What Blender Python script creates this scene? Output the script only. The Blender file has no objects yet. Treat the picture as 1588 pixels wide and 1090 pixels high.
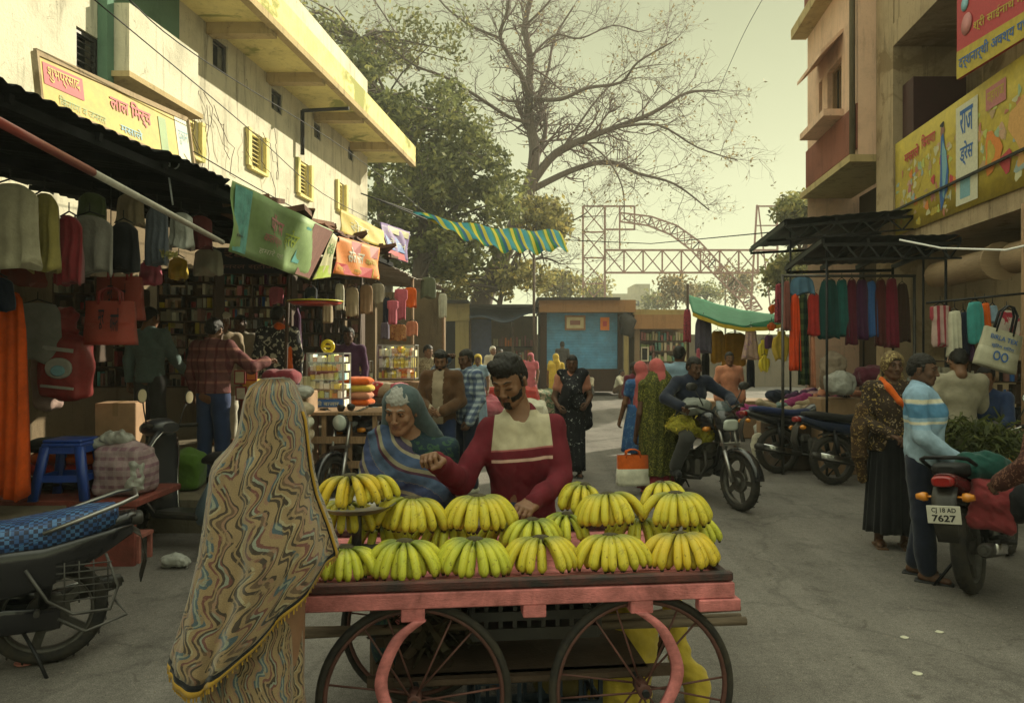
import bpy, math, random
import numpy as np
from mathutils import Vector, Matrix, Euler
from math import sin, cos, pi, radians, sqrt

# ------------------------------------------------------------------ camera, sky, sun, exposure
scene = bpy.context.scene
C = scene.collection
F_PX = 1147.0; EYE = 1.62
cam = bpy.data.objects.new('camera', bpy.data.cameras.new('camera'))
cam.data.sensor_width = 36.0; cam.data.lens = 26.0
cam.data.clip_start = 0.05; cam.data.clip_end = 3000
cam.location = (0, 0, EYE); cam.rotation_euler = (radians(90), 0, 0)
C.objects.link(cam); scene.camera = cam

SUN_EL, SUN_AZ = radians(24), radians(46)       # azimuth measured from straight ahead (+Y) towards the right (+X)
world = bpy.data.worlds.new('World'); scene.world = world; world.use_nodes = True
nt = world.node_tree; nt.nodes.clear()
wo = nt.nodes.new('ShaderNodeOutputWorld'); bg = nt.nodes.new('ShaderNodeBackground')
sky = nt.nodes.new('ShaderNodeTexSky'); sky.sky_type = 'NISHITA'; sky.sun_disc = False
sky.sun_elevation = SUN_EL; sky.sun_rotation = SUN_AZ
sky.air_density = 1.0; sky.dust_density = 4.0; sky.ozone_density = 1.0
bw = nt.nodes.new('ShaderNodeRGBToBW'); tint = nt.nodes.new('ShaderNodeMix'); tint.data_type = 'RGBA'; tint.blend_type = 'MULTIPLY'
tint.inputs[0].default_value = 1.0; tint.inputs[7].default_value = (.94, 1.0, 0.60, 1)
hz = nt.nodes.new('ShaderNodeMix'); hz.data_type = 'RGBA'; hz.inputs[0].default_value = 0.99
cl = nt.nodes.new('ShaderNodeMath'); cl.operation = 'POWER'; cl.inputs[1].default_value = 0.03
cm = nt.nodes.new('ShaderNodeMath'); cm.operation = 'MULTIPLY'; cm.inputs[1].default_value = 3.15
nt.links.new(sky.outputs[0], bw.inputs[0]); nt.links.new(bw.outputs[0], cl.inputs[0]); nt.links.new(cl.outputs[0], cm.inputs[0])
nt.links.new(cm.outputs[0], tint.inputs[6])
nt.links.new(sky.outputs[0], hz.inputs[6]); nt.links.new(tint.outputs[2], hz.inputs[7])
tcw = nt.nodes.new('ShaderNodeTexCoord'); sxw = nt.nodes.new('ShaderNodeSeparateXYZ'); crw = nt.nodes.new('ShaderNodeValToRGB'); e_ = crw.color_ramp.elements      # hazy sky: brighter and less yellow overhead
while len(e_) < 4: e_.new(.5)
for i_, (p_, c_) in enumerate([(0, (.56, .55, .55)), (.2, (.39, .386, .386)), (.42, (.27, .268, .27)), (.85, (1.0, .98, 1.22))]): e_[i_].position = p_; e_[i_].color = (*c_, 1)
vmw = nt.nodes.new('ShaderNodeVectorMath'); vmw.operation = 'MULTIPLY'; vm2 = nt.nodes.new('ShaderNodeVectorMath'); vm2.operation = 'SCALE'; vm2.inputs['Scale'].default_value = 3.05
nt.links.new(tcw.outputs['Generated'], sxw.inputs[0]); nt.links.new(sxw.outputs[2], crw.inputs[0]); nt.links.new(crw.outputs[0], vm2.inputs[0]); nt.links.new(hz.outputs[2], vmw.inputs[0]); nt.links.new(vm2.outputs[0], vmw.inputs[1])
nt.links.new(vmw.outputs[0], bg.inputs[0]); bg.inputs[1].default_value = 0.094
nt.links.new(bg.outputs[0], wo.inputs[0])

sl = bpy.data.lights.new('sun', 'SUN'); sl.energy = 4.5; sl.angle = radians(0.6); sl.color = (1.0, 0.91, 0.68)
so = bpy.data.objects.new('sun', sl); C.objects.link(so)
sd = Vector((sin(SUN_AZ) * cos(SUN_EL), cos(SUN_AZ) * cos(SUN_EL), sin(SUN_EL)))
so.rotation_euler = sd.to_track_quat('Z', 'Y').to_euler(); so.location = (20, 10, 30)

scene.view_settings.view_transform = 'Standard'; scene.view_settings.look = 'None'
scene.view_settings.gamma = 1.0; scene.view_settings.exposure = 1.0
scene.render.engine = 'CYCLES'
scene.cycles.max_bounces = 6; scene.cycles.diffuse_bounces = 4; scene.cycles.transparent_max_bounces = 12
scene.cycles.use_denoising = True

R = random.Random(7)
def U(a, b): return R.uniform(a, b)
K = 0.1186                                       # the street runs slightly to the right of the view
def V3(x, y, z): return Vector((x, y, z))
def P(px, py, y): return V3((px - 794) / F_PX * y, y, EYE - (py - 545) / F_PX * y)
def G(px, py, z=0.0):
    y = (EYE - z) * F_PX / (py - 545); return V3((px - 794) / F_PX * y, y, z)
def S(a, y, z): return V3(a + K * y, y, z)        # street frame: a = metres right of the street axis
def SW(a, px, py):                                # the point of the wall plane at a seen at a pixel
    y = a / ((px - 794) / F_PX - K); return V3(a + K * y, y, EYE - (py - 545) / F_PX * y)

# ------------------------------------------------------------------ materials
_mats = {}
def srgb(h):
    h = h.lstrip('#'); v = [int(h[i:i + 2], 16) / 255 for i in (0, 2, 4)]
    return tuple(x / 12.92 if x <= .04045 else ((x + .055) / 1.055) ** 2.4 for x in v)
def N(t, kind, **kw):
    n = t.nodes.new(kind)
    for k, v in kw.items(): setattr(n, k, v)
    return n
def new_mat(name):
    m = bpy.data.materials.new(name); m.use_nodes = True; t = m.node_tree
    b = t.nodes['Principled BSDF']; return m, t, b
def mixc(t, fac, a, b, blend='MIX'):
    n = N(t, 'ShaderNodeMix', data_type='RGBA', blend_type=blend)
    for s, v in ((0, fac), (6, a), (7, b)):
        if hasattr(v, 'is_linked') or isinstance(v, bpy.types.NodeSocket): t.links.new(v, n.inputs[s])
        elif s == 0: n.inputs[0].default_value = v
        else: n.inputs[s].default_value = (v[0], v[1], v[2], 1)
    return n.outputs[2]
def noise(t, scale, detail=4, rough=.6, dist=0, co='Object', vec=None):
    n = N(t, 'ShaderNodeTexNoise'); n.inputs['Scale'].default_value = scale; n.inputs['Detail'].default_value = detail
    n.inputs['Roughness'].default_value = rough; n.inputs['Distortion'].default_value = dist
    if vec is None:
        c = N(t, 'ShaderNodeTexCoord'); vec = c.outputs[co]
    t.links.new(vec, n.inputs['Vector']); return n.outputs[0]
def ramp(t, fac, stops, interp='LINEAR'):
    r = N(t, 'ShaderNodeValToRGB'); r.color_ramp.interpolation = interp
    e = r.color_ramp.elements
    while len(e) < len(stops): e.new(0.5)
    for i, (p, c) in enumerate(stops):
        e[i].position = p; e[i].color = (c[0], c[1], c[2], 1) if hasattr(c, '__len__') else (c, c, c, 1)
    t.links.new(fac, r.inputs[0]); return r.outputs[0]
def bump(t, b, h, strength=.3, dist=.01):
    n = N(t, 'ShaderNodeBump'); n.inputs['Strength'].default_value = strength; n.inputs['Distance'].default_value = dist
    t.links.new(h, n.inputs['Height']); t.links.new(n.outputs[0], b.inputs['Normal'])
def mat(name, col, rough=.75, var=.25, scale=6., metal=0., bmp=.25, bscale=60., dirt=None, dscale=3., damt=.5, spec=.3, coat=0., stretch=None, trans=0., sheen=0.):
    if name in _mats: return _mats[name]
    if isinstance(col, str): col = srgb(col)
    m, t, b = new_mat(name)
    b.inputs['Roughness'].default_value = rough; b.inputs['Metallic'].default_value = metal
    b.inputs['Specular IOR Level'].default_value = spec; b.inputs['Coat Weight'].default_value = coat
    if sheen: b.inputs['Sheen Weight'].default_value = sheen
    vec = None
    if stretch:
        c = N(t, 'ShaderNodeTexCoord'); mp = N(t, 'ShaderNodeMapping'); mp.inputs['Scale'].default_value = stretch
        t.links.new(c.outputs['Object'], mp.inputs[0]); vec = mp.outputs[0]
    f = noise(t, scale, 6, .65, vec=vec)
    lo = tuple(x * (1 - var) for x in col); hi = tuple(min(1, x * (1 + var)) for x in col)
    c = ramp(t, f, [(.3, lo), (.7, hi)])
    if dirt is not None:
        d = srgb(dirt) if isinstance(dirt, str) else dirt
        f2 = noise(t, dscale, 8, .7, .4); k = ramp(t, f2, [(.5 - .12, 0), (.5 + .16, damt)])
        c = mixc(t, k, c, d)
    t.links.new(c, b.inputs['Base Color'])
    if bmp: bump(t, b, noise(t, bscale, 4, .6, vec=vec), bmp)
    if trans: b.inputs['Transmission Weight'].default_value = trans
    _mats[name] = m; return m
def cloth(name, col, rough=.9, var=.2, **kw):
    kw.setdefault('sheen', .15)
    return mat(name, col, rough, var, scale=9, bmp=.35, bscale=45, spec=.15, **kw)
def paint(name, col, rough=.35, **kw): return mat(name, col, rough, .15, bmp=.05, spec=.5, coat=.3, **kw)
def metalm(name, col, rough=.35, **kw): return mat(name, col, rough, .2, metal=1, bmp=.05, **kw)

# ------------------------------------------------------------------ mesh builder
class MB:
    def __init__(s): s.v = []; s.f = []; s.m = []; s.uv = {}; s.mats = []; s.cur = 0; s.flat = set()
    def use(s, m):
        if m not in s.mats: s.mats.append(m)
        s.cur = s.mats.index(m); return s
    def face(s, idx, uv=None, flat=True):
        if uv: s.uv[len(s.f)] = uv
        if flat: s.flat.add(len(s.f))
        s.f.append(tuple(idx)); s.m.append(s.cur)
    def add(s, vs, fs, flat=True):
        b = len(s.v); s.v += [tuple(x) for x in vs]
        for f in fs: s.face([b + i for i in f], None, flat)
    def quad(s, a, b, c, d, uv=((0, 0), (1, 0), (1, 1), (0, 1))):
        n = len(s.v); s.v += [tuple(a), tuple(b), tuple(c), tuple(d)]; s.face((n, n + 1, n + 2, n + 3), uv)
    def box(s, c, d, rot=None, bev=0.0):
        hx, hy, hz_ = d[0] / 2, d[1] / 2, d[2] / 2
        if bev <= 0:
            vs = [V3(x * hx, y * hy, z * hz_) for x in (-1, 1) for y in (-1, 1) for z in (-1, 1)]
            fs = [(0, 1, 3, 2), (4, 6, 7, 5), (0, 4, 5, 1), (2, 3, 7, 6), (0, 2, 6, 4), (1, 5, 7, 3)]
        else:
            bev = min(bev, hx * .9, hy * .9, hz_ * .9); vs = []; ix = {}
            for x in (-1, 1):
                for y in (-1, 1):
                    for z in (-1, 1):
                        for k in range(3):
                            p = [x * hx, y * hy, z * hz_]
                            for q in range(3):
                                if q != k: p[q] -= (x, y, z)[q] * bev
                            ix[(x, y, z, k)] = len(vs); vs.append(V3(*p))
            fs = []
            for k in range(3):
                a, b = (k + 1) % 3, (k + 2) % 3
                for sg in (-1, 1):
                    q = []
                    for u, w in ((-1, -1), (1, -1), (1, 1), (-1, 1)):
                        t_ = [0, 0, 0]; t_[k] = sg; t_[a] = u; t_[b] = w; q.append(ix[(*t_, k)])
                    fs.append(q if sg > 0 else q[::-1])
                for u in (-1, 1):
                    for w in (-1, 1):
                        t0 = [0, 0, 0]; t0[k] = -1; t0[a] = u; t0[b] = w; t1 = list(t0); t1[k] = 1
                        q = [ix[(*t0, a)], ix[(*t1, a)], ix[(*t1, b)], ix[(*t0, b)]]
                        fs.append(q if u * w < 0 else q[::-1])
            for x in (-1, 1):
                for y in (-1, 1):
                    for z in (-1, 1):
                        q = [ix[(x, y, z, 0)], ix[(x, y, z, 1)], ix[(x, y, z, 2)]]; fs.append(q if x * y * z > 0 else q[::-1])
        if rot is not None:
            M_ = rot if isinstance(rot, Matrix) else Euler(rot).to_matrix(); vs = [M_ @ p for p in vs]
        c = Vector(c); s.add([p + c for p in vs], fs); return s
    def beam(s, a, b, w, h, up=(0, 0, 1)):
        a, b = Vector(a), Vector(b); d = b - a; L = d.length
        if L < 1e-6: return s
        z = d / L; u = Vector(up); x = u.cross(z)
        if x.length < 1e-4: x = V3(1, 0, 0).cross(z)
        x.normalize(); y = z.cross(x); M_ = Matrix((x, y, z)).transposed()
        return s.box((a + b) / 2, (w, h, L), M_)
    def tube(s, pts, r, n=8, caps=True, sx=1.0, flat=False):
        pts = [Vector(p) for p in pts]; m = len(pts)
        rs = r if hasattr(r, '__len__') else [r] * m
        base = len(s.v); ref = None
        for i, p in enumerate(pts):
            d = (pts[min(i + 1, m - 1)] - pts[max(i - 1, 0)]); d = d.normalized() if d.length > 1e-9 else V3(0, 0, 1)
            if ref is None:
                ref = V3(0, 0, 1).cross(d)
                if ref.length < .05: ref = V3(1, 0, 0).cross(d)
            ref = (ref - d * ref.dot(d)).normalized(); w = d.cross(ref)
            for k in range(n):
                an = 2 * pi * k / n; s.v.append(tuple(p + (ref * cos(an) * sx + w * sin(an)) * rs[i]))
        for i in range(m - 1):
            for k in range(n):
                a = base + i * n + k; b = base + i * n + (k + 1) % n
                s.face((a, b, b + n, a + n), ((k / n, i / m), ((k + 1) / n, i / m), ((k + 1) / n, (i + 1) / m), (k / n, (i + 1) / m)), flat)
        if caps:
            s.face([base + k for k in range(n)][::-1]); s.face([base + (m - 1) * n + k for k in range(n)])
        return s
    def rings(s, rows, closed=True, caps=True, flat=False, us=1.0, vs=1.0):
        # rows: list of point rows (same length); joined into a skin with uv in metres-ish
        base = len(s.v); n = len(rows[0]); m = len(rows)
        for r_ in rows: s.v += [tuple(p) for p in r_]
        for i in range(m - 1):
            for k in range(n if closed else n - 1):
                a = base + i * n + k; b = base + i * n + (k + 1) % n
                s.face((a, b, b + n, a + n), ((k / n * us, i / (m - 1) * vs), ((k + 1) / n * us, i / (m - 1) * vs), ((k + 1) / n * us, (i + 1) / (m - 1) * vs), (k / n * us, (i + 1) / (m - 1) * vs)), flat)
        if caps and closed:
            s.face([base + k for k in range(n)][::-1]); s.face([base + (m - 1) * n + k for k in range(n)])
        return s
    def sup(s, secs, n=16, e=2.6, **kw):
        # secs: (centre, side vector with half width, up vector with half height): superellipse loft
        rows = []
        for c, a, b in secs:
            c, a, b = Vector(c), Vector(a), Vector(b); row = []
            for k in range(n):
                t_ = 2 * pi * k / n; cx, sy = cos(t_), sin(t_)
                row.append(c + a * (abs(cx) ** (2 / e) * (1 if cx > 0 else -1)) + b * (abs(sy) ** (2 / e) * (1 if sy > 0 else -1)))
            rows.append(row)
        return s.rings(rows, **kw)
    def cyl(s, a, b, r, n=16, r2=None): return s.tube([a, b], [r, r if r2 is None else r2], n)
    def lathe(s, c, prof, n=20, axis=None, caps=True, ang=(0, 2 * pi)):
        M_ = Vector(axis if axis else (0, 0, 1)).to_track_quat('Z', 'Y').to_matrix(); c = Vector(c)
        full = abs(ang[1] - ang[0] - 2 * pi) < 1e-6; nn = n if full else n + 1
        rows = [[c + M_ @ V3(r * cos(ang[0] + (ang[1] - ang[0]) * k / n), r * sin(ang[0] + (ang[1] - ang[0]) * k / n), z) for k in range(nn)] for r, z in prof]
        return s.rings(rows, closed=full, caps=caps and full)
    def torus(s, c, axis, R_, r, n=36, k=8, ry=None):
        q = Vector(axis).to_track_quat('Z', 'Y').to_matrix(); c = Vector(c); base = len(s.v); ry = ry or r
        for i in range(n):
            a = 2 * pi * i / n
            for j in range(k):
                b = 2 * pi * j / k; s.v.append(tuple(c + q @ V3((R_ + r * cos(b)) * cos(a), (R_ + r * cos(b)) * sin(a), ry * sin(b))))
        for i in range(n):
            for j in range(k):
                s.face((base + i * k + j, base + (i + 1) % n * k + j, base + (i + 1) % n * k + (j + 1) % k, base + i * k + (j + 1) % k), None, False)
        return s
    def grid(s, fn, nu, nv, us=1., vs=1., flat=False):
        base = len(s.v)
        for j in range(nv + 1):
            for i in range(nu + 1): s.v.append(tuple(fn(i / nu, j / nv)))
        for j in range(nv):
            for i in range(nu):
                a = base + j * (nu + 1) + i
                s.face((a, a + 1, a + nu + 2, a + nu + 1), ((i / nu * us, j / nv * vs), ((i + 1) / nu * us, j / nv * vs), ((i + 1) / nu * us, (j + 1) / nv * vs), (i / nu * us, (j + 1) / nv * vs)), flat)
        return s
    def mesh(s, vs, fs, flat=False):
        b = len(s.v); s.v += [tuple(x) for x in vs]
        for f in fs: s.face([b + int(i) for i in f], None, flat)
        return s
    def build(s, name, m=None, parent=None, solid=0):
        me = bpy.data.meshes.new(name)
        off = V3(0, 0, 0); Mi = None
        if parent is not None:
            Mi = wmat(parent).inverted()
        vs = s.v if Mi is None else [tuple(Mi @ Vector(p)) for p in s.v]
        me.from_pydata(vs, [], s.f)
        if s.uv:
            ul = me.uv_layers.new(name='uv'); i = 0; buf = []
            for k, f in enumerate(s.f):
                u = s.uv.get(k); buf += list(u) if u and len(u) == len(f) else [(0, 0)] * len(f)
            ul.data.foreach_set('uv', [x for p in buf for x in p])
        ms = s.mats if s.mats else [m]
        for q in ms: me.materials.append(q)
        if s.mats: me.polygons.foreach_set('material_index', s.m)
        me.polygons.foreach_set('use_smooth', [k not in s.flat for k in range(len(s.f))])
        me.update()
        o = bpy.data.objects.new(name, me); C.objects.link(o)
        if parent is not None: o.parent = parent
        if solid:
            md = o.modifiers.new('thickness', 'SOLIDIFY'); md.thickness = solid; md.offset = 0
        return o

def wmat(o):
    M_ = Matrix.LocRotScale(o.location, o.rotation_euler, o.scale)
    return M_ if o.parent is None else wmat(o.parent) @ M_
def tag(o, label, cat, group=None, kind=None):
    o['label'] = label; o['category'] = cat
    if group: o['group'] = group
    if kind: o['kind'] = kind
    return o
def thing(name, label, cat, loc=(0, 0, 0), rz=0.0, group=None):
    o = bpy.data.objects.new(name, None); o.empty_display_size = .1; C.objects.link(o)
    o.location = loc; o.rotation_euler = (0, 0, rz); return tag(o, label, cat, group)
def structure(o): o['kind'] = 'structure'; return o
def dup(o, loc=None, rz=None, label=None, parent=None):
    c = o.copy(); C.objects.link(c)
    if parent is not None: c.parent = parent
    if loc is not None: c.location = loc
    if rz is not None: c.rotation_euler = (0, 0, rz)
    if label: c['label'] = label
    for ch in list(o.children): dup(ch, parent=c)
    return c

# writing: glyph outlines turned into flat meshes
_tc = {}
def glyphs(txt, bold=0.0):
    k = (txt, bold)
    if k in _tc: return _tc[k]
    cu = bpy.data.curves.new('w', 'FONT'); cu.body = txt; cu.size = 1.0; cu.offset = bold; cu.resolution_u = 3
    o = bpy.data.objects.new('w', cu); C.objects.link(o)
    dg = bpy.context.evaluated_depsgraph_get(); me = bpy.data.meshes.new_from_object(o.evaluated_get(dg))
    vs = [(v.co.x, v.co.y) for v in me.vertices]; fs = [tuple(p.vertices) for p in me.polygons]
    bpy.data.objects.remove(o); bpy.data.curves.remove(cu); bpy.data.meshes.remove(me)
    if vs:
        x0 = min(v[0] for v in vs); x1 = max(v[0] for v in vs); y0 = min(v[1] for v in vs); y1 = max(v[1] for v in vs)
        vs = [((x - x0) / max(x1 - x0, 1e-6), (y - y0) / max(y1 - y0, 1e-6)) for x, y in vs]
    _tc[k] = (vs, fs); return _tc[k]
def write(mb, txt, quadfn, box, m, bold=0.0):
    # quadfn(u, v) -> world point just in front of the sheet; box = (u0, v0, u1, v1)
    vs, fs = glyphs(txt, bold); mb.use(m); u0, v0, u1, v1 = box
    mb.mesh([quadfn(u0 + (u1 - u0) * x, v0 + (v1 - v0) * y) for x, y in vs], fs, True)
def bil(a, b, c, d, off=None):
    # a bottom-left, b bottom-right, c top-right, d top-left; off = lift along the face normal
    a, b, c, d = map(Vector, (a, b, c, d)); n = (b - a).cross(d - a).normalized()
    def fn(u, v, o=0.0): return (a * (1 - u) + b * u) * (1 - v) + (d * (1 - u) + c * u) * v + n * o
    return fn
# ------------------------------------------------------------------ smooth solids from distance fields
def _nrm(v): v = np.array(v, np.float32); return v / max(np.linalg.norm(v), 1e-9)
def fbm(P_, f, seed=0, o=3):
    r = np.random.RandomState(seed); out = np.zeros(P_.shape[:-1], np.float32); a = 1.0
    for k in range(o):
        for q in range(3):
            d = r.normal(size=3); d /= np.linalg.norm(d); w = r.normal(size=3); w /= np.linalg.norm(w); ph = r.rand(2) * 6.28
            out += a * np.sin((P_ @ d.astype(np.float32)) * f + ph[0] + 1.3 * np.sin((P_ @ w.astype(np.float32)) * f * .7 + ph[1])) / 3
        f *= 2.1; a *= .5
    return out
class Sdf:
    """list of round cones and ellipsoids blended smoothly; mesh() returns verts, faces"""
    def __init__(s): s.p = []
    def cap(s, a, b, ra, rb=None, k=.02, flat=None, sub=False):
        s.p.append(('c', np.array(a, np.float32), np.array(b, np.float32), ra, ra if rb is None else rb, k, flat, sub)); return s
    def ell(s, c, r, k=.02, rot=None, sub=False):
        s.p.append(('e', np.array(c, np.float32), np.array(r, np.float32), None if rot is None else np.array(Euler(rot).to_matrix(), np.float32), 0, k, None, sub)); return s
    def rbox(s, c, h, r=.01, k=.01, rot=None, sub=False):
        s.p.append(('b', np.array(c, np.float32), np.array(h, np.float32), None if rot is None else np.array(Euler(rot).to_matrix(), np.float32), r, k, None, sub)); return s
    def chain(s, pts, rs, k=.02, flat=None):
        for i in range(len(pts) - 1): s.cap(pts[i], pts[i + 1], rs[i], rs[i + 1], k, flat)
        return s
    def bounds(s, p):
        if p[0] == 'c':
            m = max(p[3], p[4]) * (p[6][1] if p[6] else 1); return np.minimum(p[1], p[2]) - m, np.maximum(p[1], p[2]) + m
        m = float(np.max(p[2])) * (1.75 if p[0] == 'b' else 1.0) + (p[4] if p[0] == 'b' else 0)
        if p[0] == 'e' and p[3] is None: return p[1] - p[2], p[1] + p[2]
        return p[1] - m, p[1] + m
    def ev(s, p, Q):
        if p[0] == 'c':
            a, b = p[1], p[2]; ab = b - a; L = float(ab @ ab) + 1e-12; q = Q - a
            t = np.clip((q @ ab) / L, 0, 1); d = q - t[..., None] * ab; r = p[3] + (p[4] - p[3]) * t
            if p[6]:
                u = _nrm(p[6][0]); w = p[6][1]; qu = d @ u
                return (np.sqrt(np.maximum((d * d).sum(-1) - qu * qu + (qu / w) ** 2, 0)) - r)
            return np.sqrt((d * d).sum(-1)) - r
        q = Q - p[1]
        if p[3] is not None: q = q @ p[3]
        if p[0] == 'e':
            k0 = np.sqrt(((q / p[2]) ** 2).sum(-1)); k1 = np.sqrt(((q / (p[2] ** 2)) ** 2).sum(-1)) + 1e-9
            return k0 * (k0 - 1) / k1
        e = np.abs(q) - (p[2] - p[4]); return np.sqrt((np.maximum(e, 0) ** 2).sum(-1)) + np.minimum(e.max(-1), 0) - p[4]
    def mesh(s, h, amp=0., freq=30., seed=0, warp=None, cuts=(), inflate=0., fold=None):
        bb = [s.bounds(p) for p in s.p if not p[7]]; mg = .02 + inflate + amp * 2
        lo = np.min([b[0] for b in bb], 0) - mg - 2 * h; hi = np.max([b[1] for b in bb], 0) + mg + 2 * h
        n = np.ceil((hi - lo) / h).astype(int) + 1
        ax = [lo[i] + h * np.arange(n[i], dtype=np.float32) for i in range(3)]
        F_ = np.full(n, 9., np.float32)
        for p in s.p:
            b0, b1 = s.bounds(p); m = mg + p[5] + 3 * h
            sl_ = []
            for i in range(3):
                i0 = max(0, int((b0[i] - m - lo[i]) / h)); i1 = min(n[i], int((b1[i] + m - lo[i]) / h) + 2); sl_.append(slice(i0, max(i1, i0 + 1)))
            sl_ = tuple(sl_)
            Q = np.stack(np.meshgrid(ax[0][sl_[0]], ax[1][sl_[1]], ax[2][sl_[2]], indexing='ij'), -1)
            d = s.ev(p, Q); cur = F_[sl_]; k = max(p[5], 1e-4)
            if p[7]:
                hh = np.maximum(k - np.abs(cur + d), 0) / k; F_[sl_] = np.maximum(cur, -d) + hh * hh * k * .25
            else:
                hh = np.maximum(k - np.abs(cur - d), 0) / k; F_[sl_] = np.minimum(cur, d) - hh * hh * k * .25
        F_ -= inflate
        if amp or fold or cuts:
            Q = np.stack(np.meshgrid(*ax, indexing='ij'), -1).astype(np.float32)
            near = np.abs(F_) < .06
            if amp: F_[near] += amp * fbm(Q[near], freq, seed)
            if fold: F_[near] += fold(Q[near])
            for (pt, nr) in cuts:                 # removes the side the normal points to
                nr = _nrm(nr); F_ = np.maximum(F_, (Q - np.array(pt, np.float32)) @ nr)
        return surfnet(F_, lo, h)
def surfnet(F_, lo, h):
    F_[0] = F_[-1] = 9; F_[:, 0] = F_[:, -1] = 9; F_[:, :, 0] = F_[:, :, -1] = 9
    S_ = F_ < 0; c = None
    cnt = np.zeros(np.array(F_.shape) - 1, np.int8)
    for dx in (0, 1):
        for dy in (0, 1):
            for dz in (0, 1):
                cnt += S_[dx:F_.shape[0] - 1 + dx, dy:F_.shape[1] - 1 + dy, dz:F_.shape[2] - 1 + dz]
    act = (cnt > 0) & (cnt < 8); idx = np.argwhere(act)
    if len(idx) == 0: return np.zeros((0, 3)), np.zeros((0, 4), int)
    acc = np.zeros((len(idx), 3)); ct = np.zeros(len(idx))
    for ax in range(3):
        o = [i for i in range(3) if i != ax]
        for a in (0, 1):
            for b in (0, 1):
                c0 = np.zeros(3, int); c0[o[0]] = a; c0[o[1]] = b; c1 = c0.copy(); c1[ax] = 1
                f0 = F_[tuple((idx + c0).T)]; f1 = F_[tuple((idx + c1).T)]; x = (f0 < 0) != (f1 < 0)
                t = np.where(x, f0 / np.where(x, f0 - f1, 1), 0); p = np.tile(c0.astype(float), (len(idx), 1)); p[:, ax] += t
                acc[x] += p[x]; ct[x] += 1
    V_ = lo + h * (idx + acc / ct[:, None]); vid = np.full(act.shape, -1, np.int64); vid[act] = np.arange(len(idx)); fs = []
    for ax in range(3):
        o = [(ax + 1) % 3, (ax + 2) % 3]
        s0 = [slice(None)] * 3; s1 = [slice(None)] * 3; s0[ax] = slice(0, -1); s1[ax] = slice(1, None)
        A = S_[tuple(s0)]; B = S_[tuple(s1)]; e = np.argwhere(A != B)
        e = e[(e[:, o[0]] > 0) & (e[:, o[1]] > 0)]
        up = A[tuple(e.T)]; u = np.zeros(3, int); u[o[0]] = 1; w = np.zeros(3, int); w[o[1]] = 1
        q = np.stack([vid[tuple((e - u - w).T)], vid[tuple((e - w).T)], vid[tuple(e.T)], vid[tuple((e - u).T)]], 1)
        q[~up] = q[~up][:, ::-1]; fs.append(q)
    return V_, np.concatenate(fs)
def sdf_obj(sd, name, m, parent, h=.01, **kw):
    # mesh in the parent's own coordinates
    v, f = sd.mesh(h, **kw); return raw_obj(name, v, f, m, parent)
def raw_obj(name, v, f, m, parent=None, zone=None):
    me = bpy.data.meshes.new(name); me.from_pydata([tuple(x) for x in v], [], [tuple(int(i) for i in x) for x in f])
    ms = m if isinstance(m, (list, tuple)) else [m]
    for q in ms: me.materials.append(q)
    if zone is not None:
        c = v[f].mean(1); me.polygons.foreach_set('material_index', np.asarray(zone(c), np.int32))
    me.polygons.foreach_set('use_smooth', [True] * len(me.polygons)); me.update()
    o = bpy.data.objects.new(name, me); C.objects.link(o)
    if parent is not None: o.parent = parent
    return o
# ------------------------------------------------------------------ materials of the setting
def wall_mat(name, col, streak='#3a3024', amt=.55, patch=None, rough=.9):
    if name in _mats: return _mats[name]
    m, t, b = new_mat(name); col = srgb(col) if isinstance(col, str) else col
    b.inputs['Roughness'].default_value = rough; b.inputs['Specular IOR Level'].default_value = .15
    f = noise(t, 1.2, 9, .7, .3)
    c = ramp(t, f, [(.3, tuple(x * .72 for x in col)), (.5, col), (.72, tuple(min(1, x * 1.12) for x in col))])
    tc = N(t, 'ShaderNodeTexCoord'); mp = N(t, 'ShaderNodeMapping'); mp.inputs['Scale'].default_value = (3.5, 3.5, .35)
    t.links.new(tc.outputs['Object'], mp.inputs[0])
    s1 = noise(t, 1.6, 7, .75, .5, vec=mp.outputs[0]); k = ramp(t, s1, [(.53, 0), (.72, amt)])
    c = mixc(t, k, c, srgb(streak))
    sp = noise(t, 7, 9, .8, 1.2); k2 = ramp(t, sp, [(.60, 0), (.66, amt)]); c = mixc(t, k2, c, tuple(x * 1.6 for x in srgb(streak)))
    if patch:
        q = noise(t, .9, 5, .6, .8); k3 = ramp(t, q, [(.56, 0), (.62, .85)]); c = mixc(t, k3, c, srgb(patch))
    t.links.new(c, b.inputs['Base Color']); bump(t, b, noise(t, 25, 8, .7), .5, .02)
    _mats[name] = m; return m
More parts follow.
